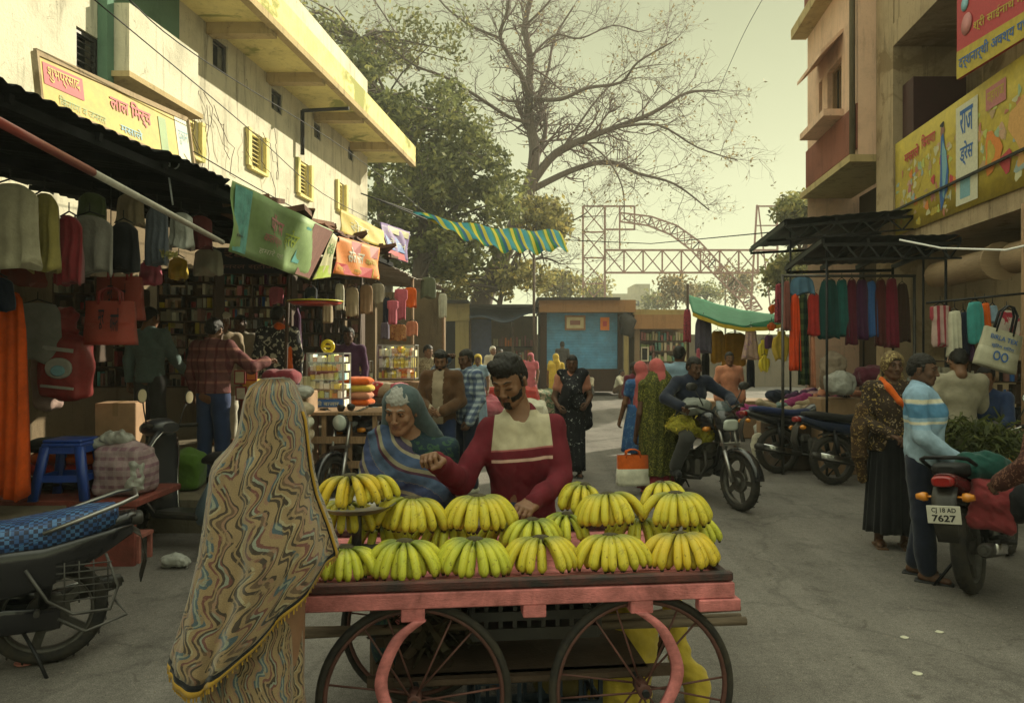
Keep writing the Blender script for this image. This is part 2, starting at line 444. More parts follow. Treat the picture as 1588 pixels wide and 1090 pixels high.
def asphalt():
    m, t, b = new_mat('asphalt'); b.inputs['Roughness'].default_value = .93; b.inputs['Specular IOR Level'].default_value = .12
    c = ramp(t, noise(t, .7, 8, .7, .2), [(.3, (.125, .112, .10)), (.5, (.165, .15, .135)), (.7, (.205, .187, .168))])
    g = ramp(t, noise(t, 150, 3, .7), [(.32, .50), (.68, 1.45)]); c = mixc(t, 1.0, c, g, 'MULTIPLY'); g = ramp(t, noise(t, 34, 5, .75), [(.35, .80), (.65, 1.15)]); c = mixc(t, 1.0, c, g, 'MULTIPLY')
    st = ramp(t, noise(t, 1.3, 9, .8, .35), [(.52, 1.0), (.66, .64)]); c = mixc(t, 1.0, c, st, 'MULTIPLY'); st = ramp(t, noise(t, 5.5, 7, .7, .8), [(.60, 0), (.65, .6)]); c = mixc(t, st, c, (.09, .08, .07))
    tc = N(t, 'ShaderNodeTexCoord'); mp = N(t, 'ShaderNodeMapping'); mp.inputs['Scale'].default_value = (2.4, .12, 1); mp.inputs['Rotation'].default_value = (0, 0, .12)
    t.links.new(tc.outputs['Object'], mp.inputs[0])
    tr = ramp(t, noise(t, .9, 5, .6, .15, vec=mp.outputs[0]), [(.42, .86), (.62, 1.08)]); c = mixc(t, 1.0, c, tr, 'MULTIPLY')
    vo = N(t, 'ShaderNodeTexVoronoi', feature='DISTANCE_TO_EDGE'); vo.inputs['Scale'].default_value = .55
    ds = N(t, 'ShaderNodeTexNoise'); ds.inputs['Scale'].default_value = 2.5; ds.inputs['Detail'].default_value = 6; t.links.new(tc.outputs['Object'], ds.inputs['Vector'])
    mv = N(t, 'ShaderNodeMix', data_type='VECTOR'); mv.inputs[0].default_value = .35; t.links.new(tc.outputs['Object'], mv.inputs[4]); t.links.new(ds.outputs[1], mv.inputs[5])
    t.links.new(mv.outputs[1], vo.inputs['Vector']); ck = ramp(t, vo.outputs[0], [(0, .6), (.012, 1)]); c = mixc(t, .55, c, mixc(t, 1.0, c, ck, 'MULTIPLY'))
    sp = ramp(t, noise(t, 30, 2, .5), [(.70, 0), (.74, .5)]); c = mixc(t, sp, c, (.30, .27, .22))
    t.links.new(c, b.inputs['Base Color'])
    h = mixc(t, .5, noise(t, 120, 4, .7), noise(t, 6, 8, .7)); bump(t, b, h, .5, .012); return m
M_white = wall_mat('whitewash', '#ccc7b2', '#4a4434', .75)
M_beige = wall_mat('beige_plaster', '#b3a078', '#3e2f22', .6)
M_tan = wall_mat('tan_plaster', '#a8957a', '#33281c', .75, patch='#7d6a50')
M_pink = wall_mat('pink_plaster', '#dcbaa4', '#4a3129', .4)
M_pinkd = wall_mat('dark_pink_plaster', '#8a5a4e', '#39221e', .4)
M_teal = wall_mat('teal_plaster', '#5f7f6c', '#2d3a33', .4)
M_soffit = wall_mat('bounce_yellow_concrete', '#e6d996', '#6b6438', .5, patch='#8b8f4e')  # eave's yellow bounce light put into the colour; window frames share it
M_conc = wall_mat('concrete', '#6e6656', '#2c2820', .6)
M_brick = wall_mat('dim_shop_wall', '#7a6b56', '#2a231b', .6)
M_dim = wall_mat('shade_dark_wall', '#40362b', '#15100c', .5)  # shade inside the right stalls put into a dark wall colour
M_black = mat('black_sheet', (.018, .018, .02), .6, .5, bmp=.3, dirt='#3b3328', damt=.35)
M_under = mat('black_roof_sheet', (.013, .013, .014), .85, .5, bmp=.3, spec=.1)  # near black on both faces, for the left roof sheets and rafters
M_rust = mat('rusty_sheet', (.16, .075, .04), .85, .5, scale=5, bmp=.4, dirt='#2a1c16', damt=.8)
M_tin = mat('dull_tin', (.30, .27, .22), .55, .3, bmp=.3, dirt='#5c3d28', damt=.7)
M_wood = mat('raw_wood', (.26, .16, .09), .8, .35, stretch=(12, 12, 1.5), bmp=.4)
M_woodd = mat('dark_wood', (.07, .045, .03), .75, .35, bmp=.4)
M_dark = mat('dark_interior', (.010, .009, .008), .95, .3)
M_iron = mat('grey_iron', (.09, .085, .08), .5, .3, metal=.6)
M_blackiron = mat('black_iron', (.02, .02, .022), .45, .3, metal=.5)
M_chrome = metalm('chrome', (.55, .55, .55), .22)
M_steel = metalm('steel', (.35, .34, .33), .38)
M_rubber = mat('rubber', (.016, .016, .017), .8, .3, bmp=.2, dirt='#4a4234', dscale=9, damt=.55)
M_maroond = paint('maroon_door_paint', (.045, .012, .014), .6)
M_wire = mat('black_cable', (.02, .018, .018), .7, .1, bmp=0)
M_glass = mat('window_glass', (.03, .035, .035), .12, .1, bmp=0, spec=.6)

# ------------------------------------------------------------------ ground
g = MB(); g.quad((-150, -25, 0), (150, -25, 0), (150, 125, 0), (-150, 125, 0))
structure(g.build('ground', asphalt()))

def prism(mb, a0, a1, y0, y1, z0, z1):
    p = [S(a, y, z) for a in (a0, a1) for y in (y0, y1) for z in (z0, z1)]
    mb.add(p, [(0, 1, 3, 2), (4, 6, 7, 5), (0, 4, 5, 1), (2, 3, 7, 6), (0, 2, 6, 4), (1, 5, 7, 3)]); return mb
def holed(mb, a, y0, y1, z0, z1, holes, depth, side=1):
    ys = sorted({y0, y1, *[h[0] for h in holes], *[h[1] for h in holes]}); zs = sorted({z0, z1, *[h[2] for h in holes], *[h[3] for h in holes]})
    for i in range(len(ys) - 1):
        for j in range(len(zs) - 1):
            cy, cz = (ys[i] + ys[i + 1]) / 2, (zs[j] + zs[j + 1]) / 2
            if any(h[0] < cy < h[1] and h[2] < cz < h[3] for h in holes): continue
            mb.quad(S(a, ys[i], zs[j]), S(a, ys[i + 1], zs[j]), S(a, ys[i + 1], zs[j + 1]), S(a, ys[i], zs[j + 1]))
    b = a - depth * side
    for (u0, u1, w0, w1) in holes:
        for q in (((u0, w0), (u1, w0)), ((u1, w0), (u1, w1)), ((u1, w1), (u0, w1)), ((u0, w1), (u0, w0))):
            (p, r), (p2, r2) = q; mb.quad(S(a, p, r), S(b, p, r), S(b, p2, r2), S(a, p2, r2))
def hole_px(a, x0, x1, yt, yb):
    # window opening on wall plane a from its pixels: x range, top and bottom at the left jamb
    p = SW(a, x0, yt); q = SW(a, x0, yb); r = SW(a, x1, yt); return (min(p.y, r.y), max(p.y, r.y), q.z, p.z)

# ------------------------------------------------------------------ left white building
LB = thing('white_building', 'long whitewashed two storey building with deep concrete eaves above the left row of shops', 'building', S(-6.5, 14, 0))
AW = -6.5; DEP = .22
wins = [hole_px(AW, 330, 353, 55, 102), hole_px(AW, 421, 438, 135, 168), hole_px(AW, 487, 498, 188, 212), hole_px(AW, 540, 548, 226, 246),
        hole_px(AW, 386, 407, 200, 258), hole_px(AW, 462, 478, 246, 300), hole_px(AW, 523, 533, 280, 325), hole_px(AW, 118, 155, 40, 108), hole_px(AW, 286, 306, 178, 236)]
mb = MB(); AN = -6.0; wn_ = hole_px(AN, 118, 155, 40, 108); nw_ = wins.pop(7); holed(mb, AW, 8.9, 20.7, 2.6, 7.05, wins, DEP); wins.append(wn_); holed(mb, AN, 5, 8.96, 2.6, 7.05, [wn_], DEP)
holed(mb, AW, 5.0, 20.7, 7.05, 9.2, [], DEP)
mb.quad(S(AW, 20.7, 0), S(AW - 9, 20.7, 0), S(AW - 9, 20.7, 7.05), S(AW, 20.7, 7.05)); mb.quad(S(AW, 5, 0), S(AW, 20.7, 0), S(AW, 20.7, 2.6), S(AW, 5, 2.6))
mb.build('wall', M_white, LB)
mb = MB(); prism(mb, AW - 9, -5.3, 8.6, 21.3, 7.05, 7.5); mb.build('eave', M_soffit, LB)
mb = MB()
for y in (10.2, 12.2, 14.4, 16.8, 19.2): prism(mb, AW + .01, -5.42, y, y + .22, 6.86, 7.048)
prism(mb, -5.44, -5.3, 8.6, 21.3, 6.93, 7.049); mb.build('eave_beam', M_beige, LB)
for i, w in enumerate(wins):
    y0, y1, z0, z1 = w; fr = MB(); a = AW - .08 if w is not wn_ else AN - .08
    for q in ((y0, y0 + .05, z0, z1), (y1 - .05, y1, z0, z1), (y0 + .05, y1 - .05, z0, z0 + .05), (y0 + .05, y1 - .05, z1 - .05, z1)): prism(fr, a, a + .05, *q)
    if i in (4, 5, 6, 7, 8):
        n = int((z1 - z0) / .09)
        for k in range(n): z = z0 + .08 + k * (z1 - z0 - .12) / n; fr.box(S(a + .02, (y0 + y1) / 2, z), (.07, y1 - y0 - .1, .012), (0, .6, -.118))
    f = fr.build('window', M_soffit if i in (4, 5, 6, 7) else M_iron, LB)
    gl = MB(); gl.quad(S(a - .1, y0, z0), S(a - .1, y1, z0), S(a - .1, y1, z1), S(a - .1, y0, z1)); gl.build('pane', M_glass, f)
    if i in (4, 5, 6, 7):
        sb = MB(); prism(sb, AW - .02, AW + .09, y0 - .08, y1 + .08, z0 - .06, z0 - .01); prism(sb, AW + .004, AW + .07, y0 - .14, y0 - .02, z0, z1); prism(sb, AW + .004, AW + .07, y1 + .02, y1 + .14, z0, z1); sb.build('sill', M_soffit, f)
mb = MB(); prism(mb, AW + .002, -5.7, 8.96, 10.5, 5.0, 5.84); mb.build('balcony_parapet', M_white, LB)
mb = MB(); prism(mb, AW + .002, -5.66, 8.9, 10.56, 4.93, 4.998); mb.build('balcony_slab', M_beige, LB)
mb = MB(); prism(mb, AN + .003, AN + .12, 8.83, 8.95, 3.4, 7.04); mb.build('pilaster', M_teal, LB)
mb = MB(); prism(mb, AW + .003, AW + .02, 8.75, 11.4, 5.9, 7.04); mb.build('painted_panel', M_teal, LB)
mb = MB(); prism(mb, AW + .01, AW + .25, 10.5, 10.75, 3.7, 5.0); mb.build('post', M_tan, LB)
mb = MB(); p = SW(AW + .12, 469, 172); q = SW(AW + .12, 469, 240); mb.tube([p, q], .045, 8); mb.tube([p, p + V3(1.0, 0, .05)], .04, 8); mb.build('drain_pipe', M_wire, LB)
mb = MB()
for (px, py, w, h) in [(330, 60, 3, 3)]: pass
for k in range(16):
    x, y = U(250, 430), 0; x0 = SW(AW + .05, x, 100 + (x - 250) * .55 + U(0, 60)); pts = [x0]
    for j in range(6): pts.append(pts[-1] + V3(U(-.02, .06), U(-.15, .25), U(-.35, .02)))
    mb.tube(pts, .006, 5)
mb.build('loose_cable', M_woodd, LB)

# yellow signboard over the near shops
def band(mb, q, u0, v0, u1, v1, o, m, nu=1):
    mb.use(m)
    for i in range(nu):
        a, b = u0 + (u1 - u0) * i / nu, u0 + (u1 - u0) * (i + 1) / nu; mb.quad(q(a, v0, o), q(b, v0, o), q(b, v1, o), q(a, v1, o))
def ink(name, col): return mat('ink_' + name, col, .6, .12, bmp=.05, scale=30)
I_red = ink('red', (.42, .05, .06)); I_yel = mat('ink_yellow', (.50, .38, .05), .6, .25, scale=3, bmp=.1, dirt='#7c6f38', damt=.6); I_dkred = ink('dark_red', (.25, .03, .03)); I_blue = ink('blue', (.04, .12, .35))
I_green = mat('ink_green', (.20, .30, .12), .6, .25, scale=3, bmp=.1); I_teal = mat('ink_teal', (.10, .30, .27), .55, .4, scale=8, bmp=.3); I_pink = ink('pink', (.42, .16, .16)); I_white = ink('white', (.55, .54, .42)); I_blk = ink('black', (.02, .02, .03))
I_cream = mat('ink_cream', (.48, .46, .28), .6, .2, scale=4, bmp=.1); I_org = ink('orange', (.6, .2, .04)); I_brown = ink('brown', (.25, .13, .11)); I_sky = ink('light_blue', (.18, .35, .42)); I_pur = ink('purple', (.16, .10, .26)); I_lgrn = ink('lime', (.32, .42, .06))
def flexmb(q, m, nu=24, nv=10, wave=.02, back=True):
    mb = MB(); mb.use(m); mb.grid(lambda u, v: q(u, v, wave * sin(u * 17 + v * 5) * (.3 + v * (1 - v) * 3)), nu, nv); return mb
def signboard(name, label, corners, base, frame, paintfn, thick=.04, cat='signboard'):
    q = bil(*corners); c = (q(0, 0) + q(1, 1)) / 2
    t = thing(name, label, cat, (c.x, c.y, min(p.z for p in map(Vector, corners))))
    mb = MB(); mb.use(base)
    a, b, c_, d = [q(*uv) for uv in ((0, 0), (1, 0), (1, 1), (0, 1))]; e, f, g_, h = [q(u, v, -thick) for u, v in ((0, 0), (1, 0), (1, 1), (0, 1))]
    mb.add([a, b, c_, d, e, f, g_, h], [(0, 1, 2, 3), (7, 6, 5, 4), (0, 4, 5, 1), (1, 5, 6, 2), (2, 6, 7, 3), (3, 7, 4, 0)]); mb.build('board', None, t)
    pr = MB(); paintfn(pr, q); pr.build('lettering', None, t)
    if frame:
        fb = MB(); pts = [q(0, 0, .0), q(1, 0, .0), q(1, 1, .0), q(0, 1, .0)]
        for i in range(4): fb.beam(pts[i], pts[(i + 1) % 4], .03, .05)
        fb.build('frame', frame, t)
    return t
def yl(mb, q):
    band(mb, q, .03, .42, .24, .86, .004, I_red); write(mb, 'शुभप्रसाद', lambda u, v: q(u, v, .009), (.05, .5, .22, .8), I_yel, .01)
    write(mb, 'लाल िमर्च', lambda u, v: q(u, v, .006), (.40, .42, .68, .86), I_red, .02)
    write(mb, 'मसाले', lambda u, v: q(u, v, .006), (.45, .12, .60, .32), I_sky, .01)
    write(mb, 'िकराणा व जनरल', lambda u, v: q(u, v, .006), (.1, .12, .36, .32), I_green, .0)
    band(mb, q, .74, .08, .80, .8, .004, I_green); band(mb, q, .88, .02, .995, .98, .004, I_white); write(mb, 'दुकान', lambda u, v: q(u, v, .008), (.90, .4, .98, .7), I_sky)
signboard('shop_signboard', 'long yellow painted signboard with red lettering standing on the near left roof', [P(62, 158, 6.0), P(300, 262, 8.3), P(290, 186, 8.3), P(54, 80, 6.0)], I_yel, M_tan, yl)

# ------------------------------------------------------------------ left row of shops
def corrug(a0, a1, y0, y1, z0, z1, pitch=.12, amp=.012, thick=.0, m=None, name='roof_sheet', parent=None, jag=.05):
    mb = MB(); n = max(6, int((y1 - y0) / pitch * 4)); sheets = max(1, int((y1 - y0) / .8)); off = [(U(-jag, jag), U(-.015, .015)) for _ in range(sheets + 1)]
    def fn(u, v):
        y = y0 + (y1 - y0) * u; k = min(int(u * sheets), sheets - 1); e = off[k][0] * v
        return S(a0 + (a1 - a0) * v + e, y, z0 + (z1 - z0) * v + amp * sin(2 * pi * y / pitch) + off[k][1])
    mb.grid(fn, n, 3); return mb.build(name, m, parent, solid=.006)
LS = thing('shop_row', 'row of open fronted shops under dark sheet roofs along the left side', 'shop building', S(-5, 8, 0))
mb = MB(); prism(mb, -6.45, -4.02, 1.5, 13.5, 0, .46); prism(mb, -4.018, -3.35, 6.6, 9.5, 0, .296); mb.build('plinth', M_conc, LS)
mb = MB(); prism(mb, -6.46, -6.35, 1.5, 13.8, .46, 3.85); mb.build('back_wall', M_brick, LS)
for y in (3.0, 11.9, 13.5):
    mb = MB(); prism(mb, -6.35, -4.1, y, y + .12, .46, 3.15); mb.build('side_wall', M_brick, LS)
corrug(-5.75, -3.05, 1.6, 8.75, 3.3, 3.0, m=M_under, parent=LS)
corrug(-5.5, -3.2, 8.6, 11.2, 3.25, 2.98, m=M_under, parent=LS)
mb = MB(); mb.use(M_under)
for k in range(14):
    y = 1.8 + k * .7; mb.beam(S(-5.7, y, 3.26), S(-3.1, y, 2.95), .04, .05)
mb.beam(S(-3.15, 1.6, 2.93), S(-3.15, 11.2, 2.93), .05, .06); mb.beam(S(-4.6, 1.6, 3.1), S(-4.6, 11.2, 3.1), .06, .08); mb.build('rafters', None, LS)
mb = MB(); mb.use(M_rust)
for k in range(34):
    y = U(6.6, 11.3); mb.box(S(-3.3 - U(0, .5), y, 3.07 + U(0, .1)), (U(.1, .5), U(.15, .6), U(.02, .07)), (U(-.2, .2), U(-.3, .1), U(-.5, .5)))
for k in range(16):
    y = U(8.6, 11.3); mb.box(S(-3.15 - U(0, .1), y, 3.03 + U(0, .05)), (.1, U(.2, .5), .03), (U(-.1, .1), U(-.2, .1), U(-.2, .2)))
mb.build('rusty_scrap', None, LS)['kind'] = 'stuff'
for y in (3.9, 8.6, 11.2):
    mb = MB(); mb.tube([S(-3.7, y, 0.0), S(-3.6, y, 2.98)], .022, 8); mb.build('post', M_woodd, LS)
mb = MB(); a = P(0, 190, 3.0); b = P(345, 376, 5.8); d = (b - a); st = a - d * .15; red = a + d * .27; mb.use(paint('red_pipe_paint', (.28, .05, .04), .5)); mb.tube([st, red], .021, 10); mb.use(mat('white_pipe', (.55, .52, .45), .5, .2, dirt='#55493a')); mb.tube([red, b], .0195, 10)
tag(mb.build('awning_pipe'), 'long white and red pipe slanting under the near left shop roof', 'pipe')
# far low awning of the left row
corrug(-6.0, -3.35, 11.4, 16.4, 3.2, 2.98, m=M_tin, parent=LS, pitch=.2)
mb = MB(); prism(mb, -6.46, -6.35, 13.8, 18, 0, 3.2); prism(mb, -6.3, -3.6, 17.2, 17.3, 0, 3.0); mb.build('end_wall', M_brick, LS)
for y in (13.6, 16.3):
    mb = MB(); mb.tube([S(-3.45, y, 0), S(-3.45, y, 2.98)], .035, 7); mb.build('pole', M_wood, LS)

# ------------------------------------------------------------------ banners of the left row
def gb(mb, q):
    I = lambda u, v: q(u, v, .03)
    band(mb, q, .02, .03, .14, .97, .028, I_teal, 4); band(mb, q, .78, .02, .99, .98, .028, I_brown, 3)
    write(mb, 'फॅशन', I, (.32, .52, .50, .82), I_pink, .02); write(mb, 'कलेक्शन', I, (.30, .30, .50, .50), I_pink, .01); write(mb, 'ड्रेस', I, (.54, .35, .66, .7), I_lgrn, .01); band(mb, q, .69, .2, .76, .85, .028, I_teal, 2)
    write(mb, 'हमारे यहाँ', I, (.3, .14, .55, .25), I_white, .0)
    for k in range(7): band(mb, q, .03 + k * .016, .24 + .004 * k, .04 + k * .016, .28, .033, I_blk)
def banner(name, label, corners, base, fn, wave=.02, cat='banner'):
    q = bil(*corners); c = (q(0, 0) + q(1, 1)) / 2; t = thing(name, label, cat, tuple(c))
    W = lambda u, v, o=0.: q(u, v, o + wave * sin(u * 15 + v * 5) * (.3 + v * (1 - v) * 3))
    mb = MB(); mb.use(base); mb.grid(lambda u, v: W(u, v), 26, 8); mb.build('sheet', None, t, solid=.003)
    pr = MB(); fn(pr, lambda u, v, o=0.: W(u, v, o * .3)); pr.build('print', None, t); return t
banner('hanging_banner', 'long green and brown printed banner sagging from the left shop roof', [P(354, 390, 5.95), P(478, 434, 8.05), P(516, 358, 8.2), P(362, 280, 5.98)], I_green, gb, .03)
def b2(mb, q):
    I = lambda u, v: q(u, v, .02)
    band(mb, q, .02, .02, .98, .3, .015, I_lgrn, 2); write(mb, 'साड़ी', I, (.15, .5, .85, .9), I_green, .02)
banner('hanging_banner', 'small cream and green banner between the long green banner and the red one', [P(484, 434, 8.1), P(512, 430, 8.6), P(523, 368, 8.7), P(517, 362, 8.25)], I_cream, b2, .01)
def b3(mb, q):
    I = lambda u, v: q(u, v, .02)
    band(mb, q, .3, .62, .98, .97, .012, I_pink, 3); write(mb, 'सेल सेल', I, (.25, .38, .62, .80), I_white, .02); band(mb, q, .0, .02, .8, .3, .012, I_red, 3); write(mb, 'भव्य सेल', I, (.06, .08, .3, .24), I_yel, .01); write(mb, 'मार्केट', I, (.4, .08, .68, .24), I_yel, .01)
    band(mb, q, .82, .04, .97, .3, .016, I_lgrn); write(mb, 'कपडे', I, (.66, .4, .95, .62), I_yel, .02)
banner('hanging_banner', 'red and orange sale banner at the far end of the left shop roof', [P(516, 424, 8.75), P(588, 434, 10.2), P(588, 384, 10.2), P(524, 366, 8.75)], I_org, b3, .02)
def b4(mb, q): write(mb, 'सेंटर', lambda u, v: q(u, v, .02), (.2, .3, .6, .8), I_cream, .01)
banner('roof_banner', 'plain yellow sheet banner standing on the rusty roof below the white wall', [P(527, 362, 9.2), P(600, 386, 11.2), P(594, 358, 11.2), P(528, 324, 9.2)], I_yel, b4, .01)
def b5(mb, q):
    I = lambda u, v: q(u, v, .02); band(mb, q, .1, .25, .9, .7, .012, I_blue, 2); band(mb, q, .02, .02, .98, .22, .012, I_red, 2); write(mb, 'मेडिकल', I, (.2, .34, .8, .6), I_white, .02); band(mb, q, .2, .76, .98, .95, .012, I_cream, 2)
banner('roof_banner', 'small purple and blue banner on the roof corner in front of the trees', [P(602, 398, 11.2), P(632, 408, 12.2), P(635, 360, 12.2), P(590, 344, 11.2)], I_pur, b5, .02)
def sb(mb, q):
    write(mb, 'रेकॉर्ड', lambda u, v: q(u, v, .012), (.15, .5, .85, .92), I_brown, .02); write(mb, 'जनरल स्टोअर्स', lambda u, v: q(u, v, .012), (.1, .12, .9, .38), I_brown, .01)
signboard('shop_signboard', 'black signboard with brown lettering hung inside the dark shop', [P(320, 424, 8.45), P(462, 424, 8.45), P(455, 384, 8.45), P(330, 384, 8.45)], I_blk, None, sb)

# ------------------------------------------------------------------ right building with the printed balcony
AR = 4.6
RB = thing('tan_building', 'tan weathered building with a banner covered balcony on the right', 'building', S(6, 8, 0))
mb = MB(); prism(mb, AR, AR + .12, 11.6, 12.3, 0, 9.5); mb.build('corner_pillar', M_tan, RB)
mb = MB(); prism(mb, AR + .05, AR + .2, 4.0, 11.598, 3.45, 4.72); mb.build('parapet', M_tan, RB)
mb = MB(); prism(mb, AR + .06, 8, 4.0, 11.59, 3.2, 3.448); mb.build('balcony_slab', M_tan, RB)
mb = MB(); prism(mb, AR + .0, 8, 9.3, 11.595, 6.4, 6.75); prism(mb, AR, 8, 4, 9.298, 6.45, 6.75); mb.build('upper_slab', M_tan, RB)
mb = MB(); prism(mb, AR + .02, 8, 4, 11.59, 6.752, 9.5); mb.build('upper_wall', M_tan, RB)
mb = MB()
mb.use(M_tan); holed(mb, 6.0, 4, 11.59, 3.45, 6.4, [(4.6, 5.7, 4.2, 5.6), (6.2, 7.3, 4.2, 5.6), (7.9, 8.8, 4.2, 5.6), (9.6, 10.85, 3.46, 5.5)], .15, -1)
prism(mb, AR + .121, 8, 11.6, 12.2, 0, 9.5); prism(mb, 6.15, 8, 9.2, 9.35, 3.45, 6.4); mb.build('wall', None, RB)
for (y0, y1, z0, z1) in [(4.6, 5.7, 4.2, 5.6), (6.2, 7.3, 4.2, 5.6), (7.9, 8.8, 4.2, 5.6)]:
    f = MB(); a = 6.05
    for q in ((y0, y0 + .07, z0, z1), (y1 - .07, y1, z0, z1), (y0 + .07, y1 - .07, z0, z0 + .07), (y0 + .07, y1 - .07, z1 - .07, z1), ((y0 + y1) / 2 - .03, (y0 + y1) / 2 + .03, z0 + .07, z1 - .07)): prism(f, a, a + .05, *q)
    fo = f.build('window', M_maroond, RB); gl = MB(); prism(gl, a + .07, a + .08, y0, y1, z0, z1); gl.build('pane', M_glass, fo)
mb = MB(); prism(mb, 5.96, 6.0, 9.62, 10.83, 3.47, 5.48)
dr = mb.build('door', M_maroond, RB); mb = MB(); mb.box(S(5.93, 9.75, 4.5), (.03, .02, .15)); mb.build('handle', M_steel, dr)
# an end cupboard seen in the balcony
mb = MB(); prism(mb, 4.75, 5.55, 11.2, 11.598, 3.46, 5.78); mb.build('maroon_cupboard', M_maroond, RB)
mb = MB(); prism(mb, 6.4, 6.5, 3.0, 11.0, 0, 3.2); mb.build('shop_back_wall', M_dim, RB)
mb = MB(); prism(mb, 5.0, 6.4, 3.0, 11, 0, .2); mb.build('shop_floor', M_conc, RB)
for y in (6.9, 8.9):
    mb = MB(); prism(mb, 5.25, 5.5, y, y + .25, 0, 3.2); mb.build('shop_pillar', M_woodd, RB)
for (y0, y1) in ((4.4, 6.85), (7.2, 8.85), (9.2, 10.9)):
    mb = MB(); mb.tube([S(4.98, y0, 2.74), S(4.98, y1, 2.74)], .19, 16); mb.tube([S(4.98, y0 - .03, 2.74), S(4.98, y0 + .02, 2.74)], .24, 16)
    r = mb.build('rolled_shutter', mat('brown_shutter', (.40, .28, .17), .6, .3, stretch=(1, 1, 40)), RB)
def printed_balcony():
    q = bil(S(AR + .03, 11.58, 3.42), S(AR + .03, 4.2, 3.42), S(AR + .03, 4.2, 4.86), S(AR + .03, 11.58, 4.86)); c = q(.5, 0)
    t = thing('balcony_banner', 'wide yellow printed banner with food pictures along the right balcony', 'banner', tuple(c))
    mb = MB(); mb.use(I_yel); mb.grid(lambda u, v: q(u, v), 40, 3); mb.build('sheet', None, t, solid=.003)
    pr = MB(); I = lambda u, v: q(u, v, .03); rr = random.Random(3)
    cols = [ink('pale_orange', (.55, .30, .10)), ink('pale_lime', (.42, .46, .12)), ink('pale_red', (.42, .16, .10)), I_cream, ink('pale_teal', (.28, .38, .24)), ink('pale_pink', (.48, .30, .20)), ink('pale_brown', (.38, .26, .14)), I_cream, I_yel, I_yel, ink('pale_blue', (.26, .34, .34))]
    def blob(u, v, ru, rv, m, o=.02):
        pr.use(m); n = 12; b = len(pr.v); ph = rr.random() * 6
        for k in range(n): a = 2 * pi * k / n; w = 1 + .25 * sin(3 * a + ph); pr.v.append(tuple(q(u + ru * w * cos(a), v + rv * w * sin(a), o)))
        pr.face([b + k for k in range(n)])
    for k in range(330):
        u = rr.random() * .97; v = .30 + rr.random() * .45 if u > .33 else .05 + rr.random() * .66; blob(u + .005, v, .003 + rr.random() * .007, .012 + rr.random() * .035, rr.choice(cols), .004 + .00001 * k)
    for k in range(50): u = .46 + rr.random() * .5; blob(u, .08 + rr.random() * .2, .006 + rr.random() * .014, .02 + rr.random() * .05, rr.choice(cols), .005 + .00005 * k)
    for k in range(12): blob(.03 + rr.random() * .26, .12 + rr.random() * .5, .008, .045, rr.choice([I_red, I_org, I_pink]), .0085 + .0001 * k)
    # standing figure in blue, shop name panel
    blob(.222, .42, .016, .33, I_blue, .0105); blob(.225, .46, .009, .25, I_sky, .0115); blob(.218, .82, .008, .05, I_brown, .012); blob(.218, .87, .008, .025, I_blk, .013)
    band(pr, q, .27, .05, .345, .93, .012, I_white); write(pr, 'राज', lambda u, v: q(u, v, .015), (.285, .66, .33, .88), I_blue, .02); write(pr, 'ड्रेस', lambda u, v: q(u, v, .015), (.285, .38, .33, .6), I_blue, .02)
    band(pr, q, .285, .1, .32, .28, .0135, I_sky); write(pr, 'मसाले', lambda u, v: q(u, v, .013), (.05, .72, .12, .85), I_red, .02); write(pr, 'िकराणा', lambda u, v: q(u, v, .013), (.13, .76, .19, .9), I_red, .02)
    band(pr, q, .37, .74, .43, .92, .011, I_pink); write(pr, 'महाराज', lambda u, v: q(u, v, .013), (.375, .78, .425, .88), I_yel, .01)
    blob(.39, .38, .025, .17, I_org, .0112); blob(.43, .25, .016, .09, I_red, .0118); blob(.385, .38, .012, .1, I_yel, .0124)
    for k in range(5): blob(.47 + k * .1, .5, .03, .2, cols[k], .0095)
    pr.build('print', None, t)
    b = MB(); b.beam(q(0, .27, .04), q(1, .27, .04), .03, .03); b.build('rail', M_blackiron, t)
printed_balcony()
def us(mb, q):
    I = lambda u, v: q(u, v, .01); band(mb, q, .0, .0, 1, .23, .004, I_yel); write(mb, 'दर्शनार्थी अवश्य पधारें', I, (.03, .04, .8, .19), I_blue, .012)
    write(mb, 'श्री साईनाथ मंिदर', I, (.2, .3, .8, .42), I_yel, .01); mb.use(I_sky); mb.lathe(q(.10, .6, .006), [(.09, 0), (.09, .004), (0, .004)], 16, axis=(-1, K, 0)); mb.use(I_pink); mb.lathe(q(.12, .42, .006), [(.13, 0), (.13, .004), (0, .004)], 20, axis=(-1, K, 0))
    write(mb, 'उत्सव', I, (.3, .5, .7, .68), I_cream, .01)
signboard('temple_signboard', 'red signboard with a yellow strip and blue lettering above the right balcony', [P(1484, 124, 9.25), P(1648, 22, 7.2), P(1648, -150, 7.2), P(1484, -60, 9.25)], I_red, None, us)

# pink building beyond it
PB = thing('pink_building', 'tall pink plastered house with a small hooded window beyond the right corner pillar', 'building', S(5, 13.6, 0))
AP = 4.3
mb = MB(); y0, y1 = 12.31, 15.3
wy0, wy1 = SW(AP, 1305, 200).y, SW(AP, 1283, 200).y
wz1 = SW(AP, 1290, 105).z; wz0 = SW(AP, 1290, 185).z
w2a, w2b = SW(AP, 1275, 200).y, SW(AP, 1270, 200).y
hl = [(wy0, wy1, wz0, wz1), (w2a, w2b, wz0, wz1)]
holed(mb, AP, y0, y1, 4.9, 13, hl, .2, -1)
mb.quad(S(AP, y1, 0), S(AP, y1, 13), S(AP + 8, y1, 13), S(AP + 8, y1, 0)); mb.quad(S(AP, y0, 4.9), S(AP, y0, 13), S(AP + .8, y0, 13), S(AP + .8, y0, 4.9)); mb.quad(S(AP, y0, 13), S(AP, y1, 13), S(AP + 8, y1, 13), S(AP + 8, y0, 13))
mb.build('wall', M_pink, PB)
